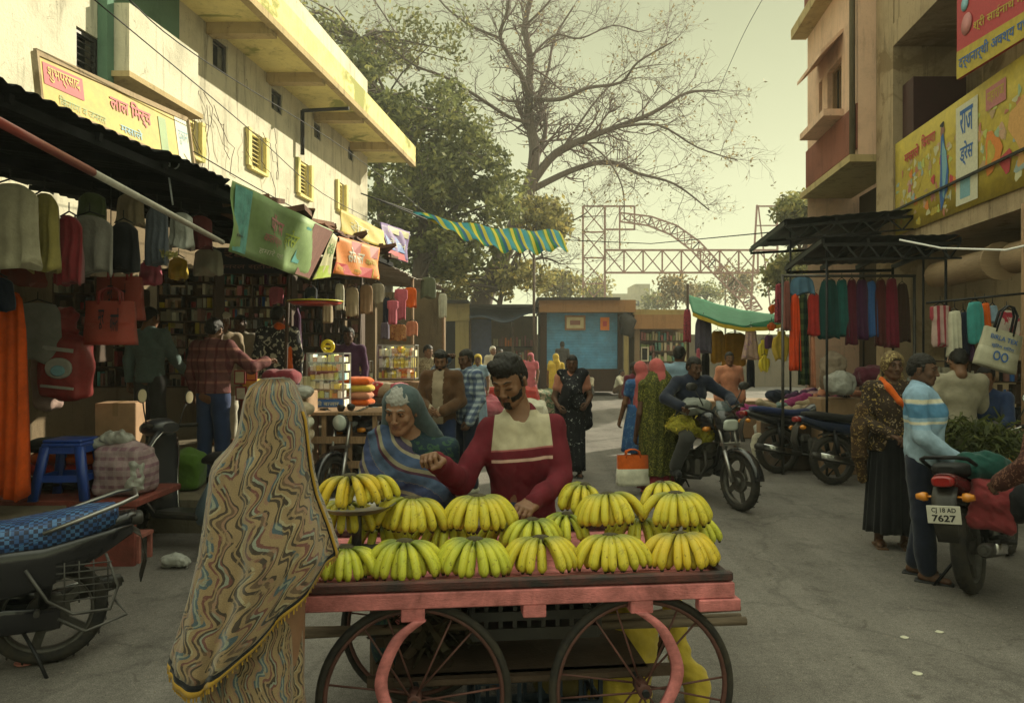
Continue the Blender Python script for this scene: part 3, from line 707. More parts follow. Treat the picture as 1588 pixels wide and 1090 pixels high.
mb = MB(); prism(mb, AP - .03, AP - .002, y0, y1 + .03, 5.0, 5.75); mb.build('painted_band', M_pinkd, PB); mb = MB(); prism(mb, AP - .06, AP - .002, y0, y1 + .03, 8.35, 9.0); mb.build('painted_band', M_pinkd, PB)
mb = MB(); prism(mb, AP - .14, AP + .9, y0, y1 + .05, 4.78, 4.9); mb.build('ledge', M_beige, PB); mb = MB(); prism(mb, AP - .32, AP - .001, y0, y1 + .1, 8.1, 8.3); mb.build('ledge', M_beige, PB)
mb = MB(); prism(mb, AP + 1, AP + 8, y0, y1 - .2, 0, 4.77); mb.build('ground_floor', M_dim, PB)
for h in hl:
    f = MB(); a = AP + .1
    for q in ((h[0], h[0] + .05, h[2], h[3]), (h[1] - .05, h[1], h[2], h[3]), (h[0] + .05, h[1] - .05, h[2], h[2] + .05), (h[0] + .05, h[1] - .05, h[3] - .05, h[3])): prism(f, a, a + .05, *q)
    for k in range(3): yy = h[0] + (h[1] - h[0]) * (k + 1) / 4; prism(f, a, a + .02, yy - .01, yy + .01, h[2] + .05, h[3] - .05)
    fo = f.build('window', M_wood, PB); gl = MB(); prism(gl, a + .07, a + .08, *h); gl.build('pane', M_glass, fo)
h = (hl[0][0] - .1, hl[1][1] + .1, wz0, wz1)
mb = MB(); prism(mb, AP - .35, AP - .001, h[0], h[1], wz0 - .14, wz0 - .02); mb.build('window_sill', M_pink, PB); mb = MB()
p = [S(AP - .002, h[0], wz1 + .45), S(AP - .002, h[1], wz1 + .45), S(AP - .4, h[1], wz1 + .05), S(AP - .4, h[0], wz1 + .05)]
mb.add(p + [v - V3(0, 0, .07) for v in p], [(0, 1, 2, 3), (7, 6, 5, 4), (0, 4, 5, 1), (1, 5, 6, 2), (2, 6, 7, 3), (3, 7, 4, 0)]); mb.build('window_hood', M_pink, PB)
mb = MB(); mb.tube([S(AP - .08, y0 + .05, 4.8), S(AP - .08, y0 + .05, 13)], .05, 8); mb.build('drain_pipe', M_conc, PB)

# black sheet canopies of the right stalls
def slab(name, label, pts, m, ribs=True, th=.03, cat='canopy'):
    pts = [Vector(p) for p in pts]; c = sum(pts, V3(0, 0, 0)) / 4; t = thing(name, label, cat, (c.x, c.y, 0))
    q = bil(*pts); mb = MB(); mb.grid(lambda u, v: q(u, v, .005 * sin(u * 80)), 60, 2); mb.build('roof_sheet', m, t, solid=.008)
    f = MB()
    for k in range(4): f.beam(q(k / 3, 0, -.06), q(k / 3, 1, -.06), .04, .06)
    for k in range(3): f.beam(q(0, k / 2, -.11), q(1, k / 2, -.11), .04, .04)
    for k in range(6): a, b = k / 6, (k + 1) / 6; f.beam(q(a, 0, -.11), q((a + b) / 2, 0, -.30), .02, .02); f.beam(q((a + b) / 2, 0, -.30), q(b, 0, -.11), .02, .02)
    f.beam(q(0, 0, -.30), q(1, 0, -.30), .025, .025)
    f.build('roof_frame', M_blackiron, t)
    for uv in ((.06, .1), (.95, .1), (.95, .9)):
        p = q(*uv, -.1); b = MB(); b.tube([(p.x, p.y, 0), p], .017, 8); b.build('post', M_blackiron, t)
    return t
slab('market_canopy', 'black sheet canopy over the hanging dresses at the right', [(3.95, 9.4, 3.08), (5.6, 9.25, 3.08), (5.5, 10.7, 2.9), (4.0, 10.8, 2.88)], M_black)
slab('market_canopy', 'farther dark sheet canopy against the bushes and sky', [(4.1, 11.1, 3.6), (6.3, 10.9, 3.75), (6.3, 13.3, 3.6), (4.25, 13.2, 3.48)], M_black)
mb = MB(); pts = [P(1395, 372, 8.5), P(1460, 385, 8.2), P(1560, 388, 7.5), P(1640, 370, 6.8)]; mb.tube(pts, .012, 6); tag(mb.build('hanging_hose'), 'pale hose strung under the right balcony', 'hose')
# loose grit and crumbs on the road
r_ = np.random.RandomState(5); n_ = 2600; y_ = 2.4 + 12 * r_.rand(n_) ** 1.4; x_ = (r_.rand(n_) - .5) * 2 * np.minimum(.75 * y_, 5); gm_ = MB()
for i in range(n_):
    s_ = .003 + .006 * r_.rand() ** 2; p_ = V3(x_[i] + K * y_[i], y_[i], 0); a_ = r_.rand() * 6; q_ = [p_ + V3(cos(a_ + k * 2.1) * s_, sin(a_ + k * 2.1) * s_, .0005) for k in range(3)]; gm_.add(q_ + [p_ + V3(0, 0, s_ * .8)], [(0, 1, 3), (1, 2, 3), (2, 0, 3)])
tag(gm_.build('road_grit', mat('grit', (.20, .17, .14), .9, .6, scale=3)), 'fine grit and crumbs scattered over the road', 'grit', kind='stuff')
# ------------------------------------------------------------------ trees
M_bark = mat('bark', (.13, .10, .085), .95, .35, stretch=(3, 3, .8), bmp=.8, bscale=20)
M_twig = mat('twig_bark', (.17, .12, .115), .95, .2, bmp=0)
def leafmat(name, col, var=.5, back=.45):
    if name in _mats: return _mats[name]
    m, t, b = new_mat(name); b.inputs['Roughness'].default_value = .6; b.inputs['Specular IOR Level'].default_value = .25
    gi = N(t, 'ShaderNodeNewGeometry'); c = ramp(t, gi.outputs['Random Per Island'], [(0, tuple(x * (1 - var) for x in col)), (.6, col), (1, tuple(min(1, x * (1 + var)) for x in (col[0] * 1.25, col[1] * 1.1, col[2])))])
    t.links.new(c, b.inputs['Base Color']); tr = N(t, 'ShaderNodeBsdfTranslucent'); t.links.new(c, tr.inputs[0]); mx = N(t, 'ShaderNodeMixShader'); mx.inputs[0].default_value = back
    t.links.new(b.outputs[0], mx.inputs[1]); t.links.new(tr.outputs[0], mx.inputs[2]); t.links.new(mx.outputs[0], t.nodes['Material Output'].inputs[0]); _mats[name] = m; return m
L_dark = leafmat('deep_green_leaves', (.18, .20, .075)); L_mid = leafmat('olive_leaves', (.19, .20, .075)); L_yel = leafmat('yellowing_leaves', (.30, .28, .10)); L_dry = leafmat('dry_leaves', (.22, .18, .09))
def leaves(name, centres, radii, counts, size, m, parent, seed=1, up=.0, flat=.75):
    r = np.random.RandomState(seed); ps = []
    for c, rd, n in zip(centres, radii, counts):
        d = r.normal(size=(n, 3)); d /= np.linalg.norm(d, axis=1)[:, None]; q = r.rand(n, 1) ** .5
        ps.append(np.array(c) + d * q * np.array([rd, rd, rd * flat]))
    p = np.concatenate(ps); n = len(p); s = size * (.6 + .8 * r.rand(n, 1))
    a = r.normal(size=(n, 3)); a /= np.linalg.norm(a, axis=1)[:, None]; b = np.cross(a, r.normal(size=(n, 3))); b /= np.linalg.norm(b, axis=1)[:, None]
    v = np.stack([p - a * s, p + b * s * .45, p + a * s, p - b * s * .45], 1).reshape(-1, 3)
    me = bpy.data.meshes.new(name); f = np.arange(4 * n).reshape(-1, 4)
    if parent is not None: v = v - np.array(parent.location)
    me.from_pydata(v.tolist(), [], f.tolist()); me.materials.append(m); me.update()
    o = bpy.data.objects.new(name, me); C.objects.link(o); o.parent = parent; return o
def interp(pts, rs, n):
    out = []; rr = []; m = len(pts) - 1
    for i in range(m * n + 1):
        t = i / n; k = min(int(t), m - 1); u = t - k
        p0, p1, p2, p3 = pts[max(k - 1, 0)], pts[k], pts[k + 1], pts[min(k + 2, m)]
        out.append(.5 * ((2 * p1) + (p2 - p0) * u + (2 * p0 - 5 * p1 + 4 * p2 - p3) * u * u + (3 * p1 - p0 - 3 * p2 + p3) * u ** 3)); rr.append(rs[k] * (1 - u) + rs[k + 1] * u)
    return out, rr
def twigs(mb, p, d, L, r, depth, rr, tips, droop=.0):
    pts = [p]; n = 4; q = p; dd = d.normalized()
    for i in range(n):
        dd = (dd + V3(rr.gauss(0, .22), rr.gauss(0, .22), rr.gauss(0, .2) + droop)).normalized(); q = q + dd * (L / n); pts.append(q)
    mb.tube(pts, [r * (1 - .16 * i) for i in range(n + 1)], 4 if r > .02 else 3, caps=False)
    if depth == 0: tips.append(pts[-1]); tips.append(pts[2]); return
    for k in range(rr.choice([3, 4, 4, 5])):
        i = rr.choice([1, 2, 3, 3, 4]); s = pts[i]; t = (dd * .8 + V3(rr.gauss(0, .7), rr.gauss(0, .5), rr.gauss(0, .55) + .1)).normalized()
        twigs(mb, s, t, L * rr.uniform(.5, .75), r * .55, depth - 1, rr, tips, droop)
def limb(mb, pix, r0, r1, y0, dy, rr):
    m = len(pix); pts = [P(x, y, y0 + dy * i / (m - 1) + rr.gauss(0, .25) * (i > 0)) for i, (x, y) in enumerate(pix)]; rs = [r0 + (r1 - r0) * i / (m - 1) for i in range(m)]
    q, w = interp(pts, rs, 4); mb.tube(q, w, 8 if r0 > .1 else 6); return q, w
rr = random.Random(11)
T1 = thing('bare_tree', 'tall nearly leafless tree with a leaning dark trunk rising behind the far stalls', 'tree', (P(745, 470, 32).x, 32, 0))
mb = MB(); lim = []
tr = [P(742, 560, 32), P(744, 480, 32), P(764, 430, 32), P(790, 372, 32), P(814, 312, 32), P(824, 278, 32)]; tr[0].z = 0
q, w = interp(tr, [.62, .5, .42, .36, .32, .28], 4); mb.tube(q, w, 12)
for pix, a, b, dy in [
    ([(824, 282), (829, 232), (822, 190), (820, 150), (822, 90), (814, 40), (826, -20), (818, -80)], .27, .08, 1), ([(820, 150), (806, 112), (776, 60), (786, 20), (795, -40)], .13, .05, -2),
    ([(825, 284), (862, 238), (919, 211), (954, 198), (1011, 176), (1064, 145), (1110, 141)], .2, .04, 1), ([(822, 296), (888, 264), (945, 251), (989, 269), (1047, 286), (1100, 326)], .15, .03, 3),
    ([(826, 262), (842, 220), (846, 190), (836, 150), (850, 110), (860, 60), (890, 10)], .12, .04, 3), ([(824, 154), (870, 154), (910, 137), (963, 128), (989, 97), (1042, 66)], .1, .03, -2),
    ([(954, 198), (1020, 194), (1082, 229), (1144, 249)], .07, .02, -2), ([(905, 218), (940, 245), (965, 290), (968, 340)], .05, .02, -2), ([(822, 190), (790, 182), (740, 150), (690, 120), (640, 100), (590, 60)], .09, .03, -3),
    ([(822, 90), (860, 55), (900, 60), (950, 40), (990, 50)], .06, .02, 2), ([(776, 60), (730, 40), (690, 10), (660, -30)], .07, .03, 1), ([(815, 40), (850, 5), (880, -40)], .06, .03, -1), ([(870, 234), (900, 190), (930, 150), (975, 110), (1030, 100)], .06, .02, 2),
    ([(764, 430), (800, 415), (840, 400), (870, 410)], .09, .03, -2), ([(790, 372), (830, 350), (880, 345), (910, 330)], .07, .02, -2), ([(700, 180), (640, 150), (560, 60), (520, 10)], .06, .03, 2), ([(650, 110), (600, 30), (560, -30)], .05, .02, 2)]:
    lim.append(limb(mb, pix, a, b, 32, dy, rr))
mb.build('trunk', M_bark, T1)
mb = MB(); tips = []
for q, w in lim:
    for i in range(3, len(q), 1):
        for _ in range(1 if rr.random() < .55 else 2):
            d = (q[min(i + 1, len(q) - 1)] - q[i - 1]).normalized(); t = (d * .9 + V3(rr.gauss(0, .75), rr.gauss(0, .5), rr.gauss(0, .7) + .15)).normalized()
            twigs(mb, q[i], t, rr.uniform(.9, 2.1), max(.016, w[i] * .32), 2, rr, tips, .02)
mb.build('branches', M_twig, T1)
sel = [p for p in tips if rr.random() < .16]; low = [p for p in sel]
leaves('foliage', low, [.22] * len(low), [2] * len(low), .07, L_dry, T1, 5)

def tree(name, label, pxs, y, dy, m, size, n, trunk_px, trunk_r=.25, group=None, seed=1, clump=.8, ntw=4):
    # pxs: (px, py, rx, ry, weight) ellipses of foliage
    r = random.Random(seed); base = P(trunk_px[0][0], 545, y); t = thing(name, label, 'tree', (base.x, y, 0), 0, group)
    mb = MB(); pts = [V3(base.x, y, 0)] + [P(a, b, y) for a, b in trunk_px]; q, w = interp(pts, [trunk_r * (1 - .6 * i / (len(pts) - 1)) for i in range(len(pts))], 4); mb.tube(q, w, 9)
    cs = []
    for (cx, cy, rx, ry, wt) in pxs:
        for _ in range(int(n * wt)):
            while True:
                a, b, c = r.uniform(-1, 1), r.uniform(-1, 1), r.uniform(-1, 1)
                if a * a + b * b + c * c < 1: break
            cs.append(P(cx + a * rx, cy + b * ry, y + c * dy))
    for c in cs:
        if r.random() < .4:
            s = min(q[3:], key=lambda p: (p - c).length + r.random() * 2); m1 = (s + c) / 2 + V3(r.gauss(0, .2), r.gauss(0, .2), r.gauss(.1, .2)); mb.tube([s, m1, c], [.06, .04, .015], 4, caps=False)
    mb.build('trunk', M_bark, t)
    leaves('crown', cs, [clump * r.uniform(.45, 1.15) for _ in cs], [int(r.uniform(35, 95) * ntw / 4) for _ in cs], size, m, t, seed)
    return t
tree('leafy_tree', 'dense dark green tree filling the gap beyond the white building', [(640, 300, 95, 75, .30), (720, 250, 70, 60, .2), (600, 190, 70, 55, .16), (540, 120, 60, 45, .10), (680, 380, 100, 50, .25), (780, 300, 40, 50, .07), (670, 170, 60, 40, .08)], 27, 2.6, L_dark, .125, 310, [(650, 440), (660, 330), (640, 230), (600, 150)], .35, seed=4, clump=.62)
tree('leafy_tree', 'olive green tree with sparse upper foliage above the white building eaves', [(560, 90, 80, 50, .3), (650, 60, 90, 60, .2), (480, 40, 60, 50, .3), (700, 200, 60, 60, .2)], 30, 3, L_mid, .115, 110, [(600, 440), (590, 300), (580, 180), (560, 60)], .3, seed=5, clump=.8, ntw=2.4)
tree('leafy_tree', 'yellowing low tree around the leaning trunk behind the striped awning', [(830, 330, 55, 22, .25), (700, 440, 60, 28, .3), (800, 430, 50, 34, .3), (860, 355, 40, 22, .2)], 30.5, 2, L_yel, .13, 120, [(775, 470), (800, 400), (830, 350)], .14, seed=6, clump=.6, ntw=2.6)
tree('leafy_tree', 'bright green bushy tree beside the pink house above the dark canopies', [(1250, 330, 42, 24, .5), (1275, 345, 30, 22, .3), (1235, 430, 45, 35, .6)], 26, 2, L_mid, .11, 120, [(1255, 470), (1252, 400), (1250, 340)], .14, seed=7, clump=.55)
for i, (cx, cy, rx, ry, yy, mm, lb) in enumerate([(868, 442, 30, 20, 44, L_yel, 'pale yellowish tree behind the tarp covered stall and wooden pole'), (1048, 450, 26, 26, 52, L_dry, 'thin brownish tree under the middle of the steel truss'), (1092, 455, 30, 14, 66, L_mid, 'round green tree far behind the green tarp'),
                                            (1020, 466, 30, 12, 70, L_mid, 'low far tree beside the pale distant block'), (1140, 440, 34, 26, 58, L_dry, 'dry tree under the right part of the steel truss'), (925, 452, 24, 18, 60, L_yel, 'light tree at the foot of the steel tower')]):
    tree('background_tree', lb, [(cx, cy, rx, ry, 1)], yy, 1.5, mm, .16, 34, [(cx, 480), (cx + 2, cy)], .12, 'trees far behind the stalls', seed=20 + i, clump=1.0, ntw=2)

# ------------------------------------------------------------------ steel gantry
M_truss = mat('faded_red_steel', (.33, .19, .165), .7, .25, bmp=.1)
GT = thing('steel_gantry', 'unfinished reddish steel truss arch spanning beyond the far stalls', 'steel truss', (P(920, 545, 46).x, 46, 0))
def lattice(mb, a0, a1, b0, b1, n, w=.09, cross=True):
    a0, a1, b0, b1 = map(Vector, (a0, a1, b0, b1)); mb.beam(a0, a1, w * 1.3, w * 1.3); mb.beam(b0, b1, w * 1.3, w * 1.3)
    for i in range(n + 1):
        p, q = a0.lerp(a1, i / n), b0.lerp(b1, i / n); mb.beam(p, q, w, w)
        if i < n:
            p2, q2 = a0.lerp(a1, (i + 1) / n), b0.lerp(b1, (i + 1) / n); mb.beam(p, q2, w * .7, w * .7)
            if cross: mb.beam(q + V3(0, .08, 0), p2 + V3(0, .08, 0), w * .7, w * .7)
for k, dy in enumerate((0, 1.6)):
    Y = 46 + dy
    b = MB(); lattice(b, P(904, 320, Y), P(904, 600, Y), P(938, 320, Y), P(938, 600, Y), 7); b.build('tower', M_truss, GT)
    b = MB(); lattice(b, P(938, 388, Y), P(1205, 388, Y), P(938, 423, Y), P(1205, 423, Y), 9); b.build('cross_truss', M_truss, GT)
    b = MB(); b.beam(P(938, 320, Y), P(984, 320, Y), .1, .1); b.beam(P(984, 320, Y), P(984, 357, Y), .1, .1); b.beam(P(938, 356, Y), P(984, 356, Y), .1, .1); b.beam(P(961, 320, Y), P(961, 388, Y), .09, .09); b.build('top_frame', M_truss, GT)
    up = [(962, 330), (1010, 336), (1050, 350), (1085, 375), (1110, 402), (1140, 432), (1170, 462), (1182, 480)]; dn = [(962, 344), (1005, 350), (1040, 364), (1072, 388), (1098, 416), (1128, 446), (1152, 470), (1160, 484)]
    b = MB()
    for i in range(len(up) - 1): lattice(b, P(*up[i], Y), P(*up[i + 1], Y), P(*dn[i], Y), P(*dn[i + 1], Y), 3, .07)
    b.build('curved_truss', M_truss, GT)
    b = MB(); b.beam(P(1174, 318, Y), P(1164, 480, Y), .1, .1); b.beam(P(1205, 318, Y), P(1208, 600, Y), .1, .1); b.beam(P(1174, 320, Y), P(1205, 320, Y), .09, .09); b.beam(P(1172, 350, Y), P(1206, 350, Y), .07, .07); b.beam(P(1176, 320, Y), P(1195, 480, Y), .07, .07); b.build('far_tower', M_truss, GT)
bl = thing('distant_block', 'pale blocky building far away under the steel truss', 'building', P(970, 545, 95))
M_far = wall_mat('far_plaster', '#a79f85', '#6d6654', .3)
mb = MB(); a = P(940, 448, 95); mb.box((a.x + 2.2, 96, 4.4), (4.2, 8, 8.8)); mb.build('wall', M_far, bl)
mb = MB(); mb.box((P(992, 500, 95).x, 96, 5), (1.9, 6, 10.2)); mb.build('tower', M_far, bl)
mb = MB()
for i in range(3):
    for j in range(3): mb.box((a.x + .9 + i * 1.3, 91.98, 5 + j * 1.3), (.5, .05, .6))
mb.build('window', M_dark, bl)
for px, y0, lb in ((828, 26, 'thin wooden pole standing between the tarp covered stall and the blue shutter'), (1125, 62, 'slim far pole seen under the steel truss')):
    mb = MB(); top = P(px, 388 if px == 828 else 425, y0); mb.tube([(top.x, y0, 0), top], .05 if px == 828 else .08, 7); tag(mb.build('pole', M_woodd if px == 828 else M_iron), lb, 'pole')

# ------------------------------------------------------------------ far row of kiosks
def pbox(mb, x0, x1, yt, yb, y, d): # front face from pixels, depth d backwards
    a = P(x0, yb, y); b = P(x1, yt, y); mb.box(((a.x + b.x) / 2, y + d / 2, (a.z + b.z) / 2), (b.x - a.x, d, b.z - a.z)); return mb
YK = 27.0
M_shut = mat('blue_shutter', (.08, .28, .50), .5, .2, scale=2, bmp=.1, dirt='#3a4a50', damt=.35); M_cream = wall_mat('cream_paint', '#8f8358', '#3f3825', .5); M_tanr = wall_mat('tan_fascia', '#8a6a48', '#3c2c1e', .5)
def kiosk(name, label, px0, px1): c = P((px0 + px1) / 2, 545, YK); return thing(name, label, 'kiosk', (c.x, YK, 0))
k1 = kiosk('kiosk', 'dark open kiosk under a cream sign with blue lettering, leftmost of the far row', 645, 728)
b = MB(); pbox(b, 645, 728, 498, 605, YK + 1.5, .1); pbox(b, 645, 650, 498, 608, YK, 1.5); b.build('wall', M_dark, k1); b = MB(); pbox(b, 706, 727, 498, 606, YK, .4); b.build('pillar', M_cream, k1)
b = MB(); pbox(b, 648, 728, 470, 498, YK - .05, .12); b.build('sign_panel', M_cream, k1); q = bil(P(648, 498, YK - .06), P(728, 498, YK - .06), P(728, 470, YK - .06), P(648, 470, YK - .06)); b = MB(); write(b, 'शालोम', lambda u, v: q(u, v, .012), (.03, .2, .5, .75), I_blue, .03); b.build('lettering', None, k1)
b = MB(); pbox(b, 655, 726, 465, 470, YK - .3, 2); b.build('roof', M_black, k1)
k2 = kiosk('kiosk', 'low dark stall with draped blue tarp roof between cream sign and blue shutter', 728, 832)
b = MB(); pbox(b, 728, 832, 490, 605, YK + 1.8, .1); b.build('wall', M_brick, k2); b = MB(); pbox(b, 729, 762, 495, 600, YK + .3, .05); b.build('blue_panel', mat('dull_blue', (.035, .05, .12), .6), k2)
q = bil(P(728, 494, YK - .6), P(834, 488, YK - .6), P(834, 474, YK + 1.8), P(728, 473, YK + 1.8)); b = MB(); b.grid(lambda u, v: q(u, v) + V3(0, 0, .10 * sin(u * 9) * (1 - v) - .12 * (1 - v) * sin(pi * u)), 24, 6); b.build('tarp_roof', mat('navy_tarp', (.02, .03, .05), .6, .3), k2, solid=.02)
b = MB(); pbox(b, 728, 836, 472, 476, YK - .2, 2); b.build('roof_edge', M_black, k2)
for px in (729, 795, 831): b = MB(); b.tube([(P(px, 0, YK).x, YK, 0), P(px, 490, YK)], .05, 6); b.build('post', M_woodd, k2)
b = MB()
for j in range(3):
    for i in range(14):
        x = 765 + i * 4.4; b.use(R.choice([I_brown, I_pink, I_cream, I_org, I_brown])); pbox(b, x, x + U(2, 3.6), 520 + j * 22 + U(0, 8), 537 + j * 22, YK + 1.3, .3)
    b.use(M_woodd); pbox(b, 764, 828, 537 + j * 22, 539 + j * 22, YK + 1.2, .5)
b.build('goods_shelf', None, k2)
k3 = kiosk('kiosk', 'kiosk with a large closed blue shutter mid far row', 838, 975)
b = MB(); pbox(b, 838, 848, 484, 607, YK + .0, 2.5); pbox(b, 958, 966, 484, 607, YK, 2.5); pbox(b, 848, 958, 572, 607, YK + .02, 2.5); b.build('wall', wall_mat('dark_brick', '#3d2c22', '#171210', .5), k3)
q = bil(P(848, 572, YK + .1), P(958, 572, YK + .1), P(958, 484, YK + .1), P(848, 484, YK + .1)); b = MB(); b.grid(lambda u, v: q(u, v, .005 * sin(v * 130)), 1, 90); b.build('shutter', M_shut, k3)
b = MB(); pbox(b, 836, 986, 465, 484, YK - .5, 3.2); b.build('roof', M_tanr, k3); b = MB(); pbox(b, 833, 962, 461, 464.8, YK - .7, 3.6); b.build('roof_sheet', M_black, k3)
b = MB(); b.use(M_wood); pbox(b, 876, 908, 489, 512, YK + .02, .03); b.use(I_cream); pbox(b, 879, 905, 492, 509, YK - .0, .02); b.use(I_brown); pbox(b, 884, 900, 497, 504, YK - .01, .01); b.build('notice_board', None, k3)
b = MB(); b.use(I_org); pbox(b, 931, 945, 492, 512, YK + .02, .03); b.use(I_red); pbox(b, 935, 941, 498, 506, YK - .0, .02); b.build('poster', None, k3)
b = MB(); b.use(M_black); b.tube([P(966, 487, YK - .3), P(975, 500, YK - .35), P(972, 515, YK - .3), P(982, 520, YK - .3)], [.2, .3, .25, .1], 8); b.build('folded_cloth', None, k3)
k4 = kiosk('kiosk', 'tan roofed kiosk with crowded shelves right of the blue shutter', 985, 1066)
b = MB(); pbox(b, 984, 1068, 488, 510, YK - .3, 3); b.build('roof', M_tanr, k4); b = MB(); pbox(b, 982, 1070, 480, 488, YK - .1, 2.5); b.build('roof_panel', M_cream, k4)
b = MB(); pbox(b, 984, 1068, 510, 607, YK + 1.5, .1); pbox(b, 984, 992, 510, 607, YK - .1, 1.5); b.build('wall', M_brick, k4)
b = MB()
for j in range(4):
    for i in range(16): x = 994 + i * 4.5; b.use(R.choice([I_green, I_pink, I_cream, I_teal, I_brown, I_white])); pbox(b, x, x + U(2, 4), 514 + j * 16 + U(0, 7), 528 + j * 16, YK + .8, .4)
    b.use(M_woodd); pbox(b, 992, 1068, 528 + j * 16, 530 + j * 16, YK + .7, .6)
b.build('goods_shelf', None, k4); b = MB(); b.use(I_white); pbox(b, 994, 1006, 538, 560, YK + .2, .05); b.use(M_dark); pbox(b, 996, 1004, 540, 558, YK + .18, .02); b.build('mirror_frame', None, k4)
b = MB(); b.box((P(971, 0, YK - .3).x, YK - .3, 1.35), (.16, .16, 2.7)); tag(b.build('post', M_cream), 'pale post at the right end of the blue shutter kiosk', 'post')
# low wall closing the horizon behind the kiosks
b = MB(); b.box((0, 34, 1.2), (60, .3, 2.4)); tag(b.build('boundary_wall', M_conc), 'low dull boundary wall behind the far row of kiosks', 'wall')

# ------------------------------------------------------------------ striped awning over the street
def stripes():
    m, t, b = new_mat('striped_tarp'); uv = N(t, 'ShaderNodeUVMap'); sp = N(t, 'ShaderNodeSeparateXYZ'); t.links.new(uv.outputs[0], sp.inputs[0])
    mu = N(t, 'ShaderNodeMath', operation='MULTIPLY'); mu.inputs[1].default_value = 7.5; t.links.new(sp.outputs[0], mu.inputs[0]); fr = N(t, 'ShaderNodeMath', operation='FRACT'); t.links.new(mu.outputs[0], fr.inputs[0])
    c = ramp(t, fr.outputs[0], [(0, (.006, .13, .15)), (.30, (.035, .13, .04)), (.40, (.32, .28, .015)), (.56, (.015, .13, .045)), (.70, (.006, .07, .13)), (.84, (.27, .24, .015))], 'CONSTANT')
    t.links.new(c, b.inputs['Base Color']); b.inputs['Roughness'].default_value = .9; b.inputs['Specular IOR Level'].default_value = .05; tr = N(t, 'ShaderNodeBsdfTranslucent'); t.links.new(c, tr.inputs[0]); mx = N(t, 'ShaderNodeMixShader'); mx.inputs[0].default_value = .22
    t.links.new(b.outputs[0], mx.inputs[1]); t.links.new(tr.outputs[0], mx.inputs[2]); t.links.new(mx.outputs[0], t.nodes['Material Output'].inputs[0]); return m
q = bil(P(662, 340, 14.5), P(882, 388, 19.0), P(868, 358, 21), P(640, 328, 15.5)); c = q(.5, .5)
t_ = thing('striped_awning', 'green yellow and blue striped cloth strung high across the street', 'awning', tuple(c))
b = MB(); b.grid(lambda u, v: q(u, v) - V3(0, 0, (.32 * sin(pi * min(1, u * 1.05)) * (1 - v * .6)) - .05 * sin(u * 50) * (1 - v) - .03 * sin(u * 23 + v * 6)), 90, 8); b.build('cloth', stripes(), t_, solid=.004)
b = MB(); b.tube([P(560, 300, 13), q(0, 1)], .012, 5); b.tube([P(560, 300, 13), q(0, 0)], .012, 5); b.tube([q(1, .5), P(1010, 378, 21), P(1200, 360, 14)], .012, 5); b.tube([q(1, 1), P(905, 375, 24)], .012, 5); b.build('rope', M_wire, t_)
for pts, r, lb in [([P(200, 0, 7), P(310, 90, 8.6), P(540, 235, 13), P(660, 330, 18)], .007, 'black cable running down past the balcony to the trees'), ([P(110, -30, 5.6), P(380, 195, 9), P(500, 300, 12.5), P(600, 352, 16)], .006, 'thin cable crossing in front of the white wall'),
                  ([P(1182, 0, 14), P(1150, 60, 15.5), P(1110, 150, 19)], .006, 'fine wire hanging in the open sky'), ([P(300, 235, 8.2), P(395, 290, 9), P(480, 335, 10)], .007, 'sagging cable along the foot of the white wall')]:
    b = MB(); qq, ww = interp(pts, [r] * len(pts), 6); b.tube(qq, ww, 5); tag(b.build('overhead_cable', M_wire), lb, 'cable')
# ------------------------------------------------------------------ people
def skinmat(name, col): 
    if name in _mats: return _mats[name]
    m = mat(name, col, .55, .14, scale=18, bmp=.12, bscale=220, spec=.35); b = m.node_tree.nodes['Principled BSDF']; b.inputs['Subsurface Weight'].default_value = .08; b.inputs['Subsurface Radius'].default_value = (.01, .004, .002); return m
SK_brown = skinmat('brown_skin', (.17, .083, .045)); SK_mid = skinmat('warm_brown_skin', (.23, .12, .07)); SK_dark = skinmat('dark_brown_skin', (.095, .045, .026))
H_black = mat('black_hair', (.011, .009, .008), .55, .4, bmp=.6, bscale=260, stretch=(1, 1, .3)); H_grey = mat('grey_hair', (.30, .29, .27), .6, .25, bmp=.6, bscale=260, stretch=(1, 1, .3)); H_white = mat('white_hair', (.5, .48, .42), .6, .2, bmp=.6)
M_eye = mat('eye_white', (.5, .47, .4), .3, .05, bmp=0); M_iris = mat('eye_iris', (.012, .007, .005), .2, .1, bmp=0); M_lip = mat('lips', (.16, .06, .045), .5, .15, bmp=.1); M_lipd = mat('dark_lips', (.085, .034, .027), .5, .15, bmp=.1)
_hc = {}
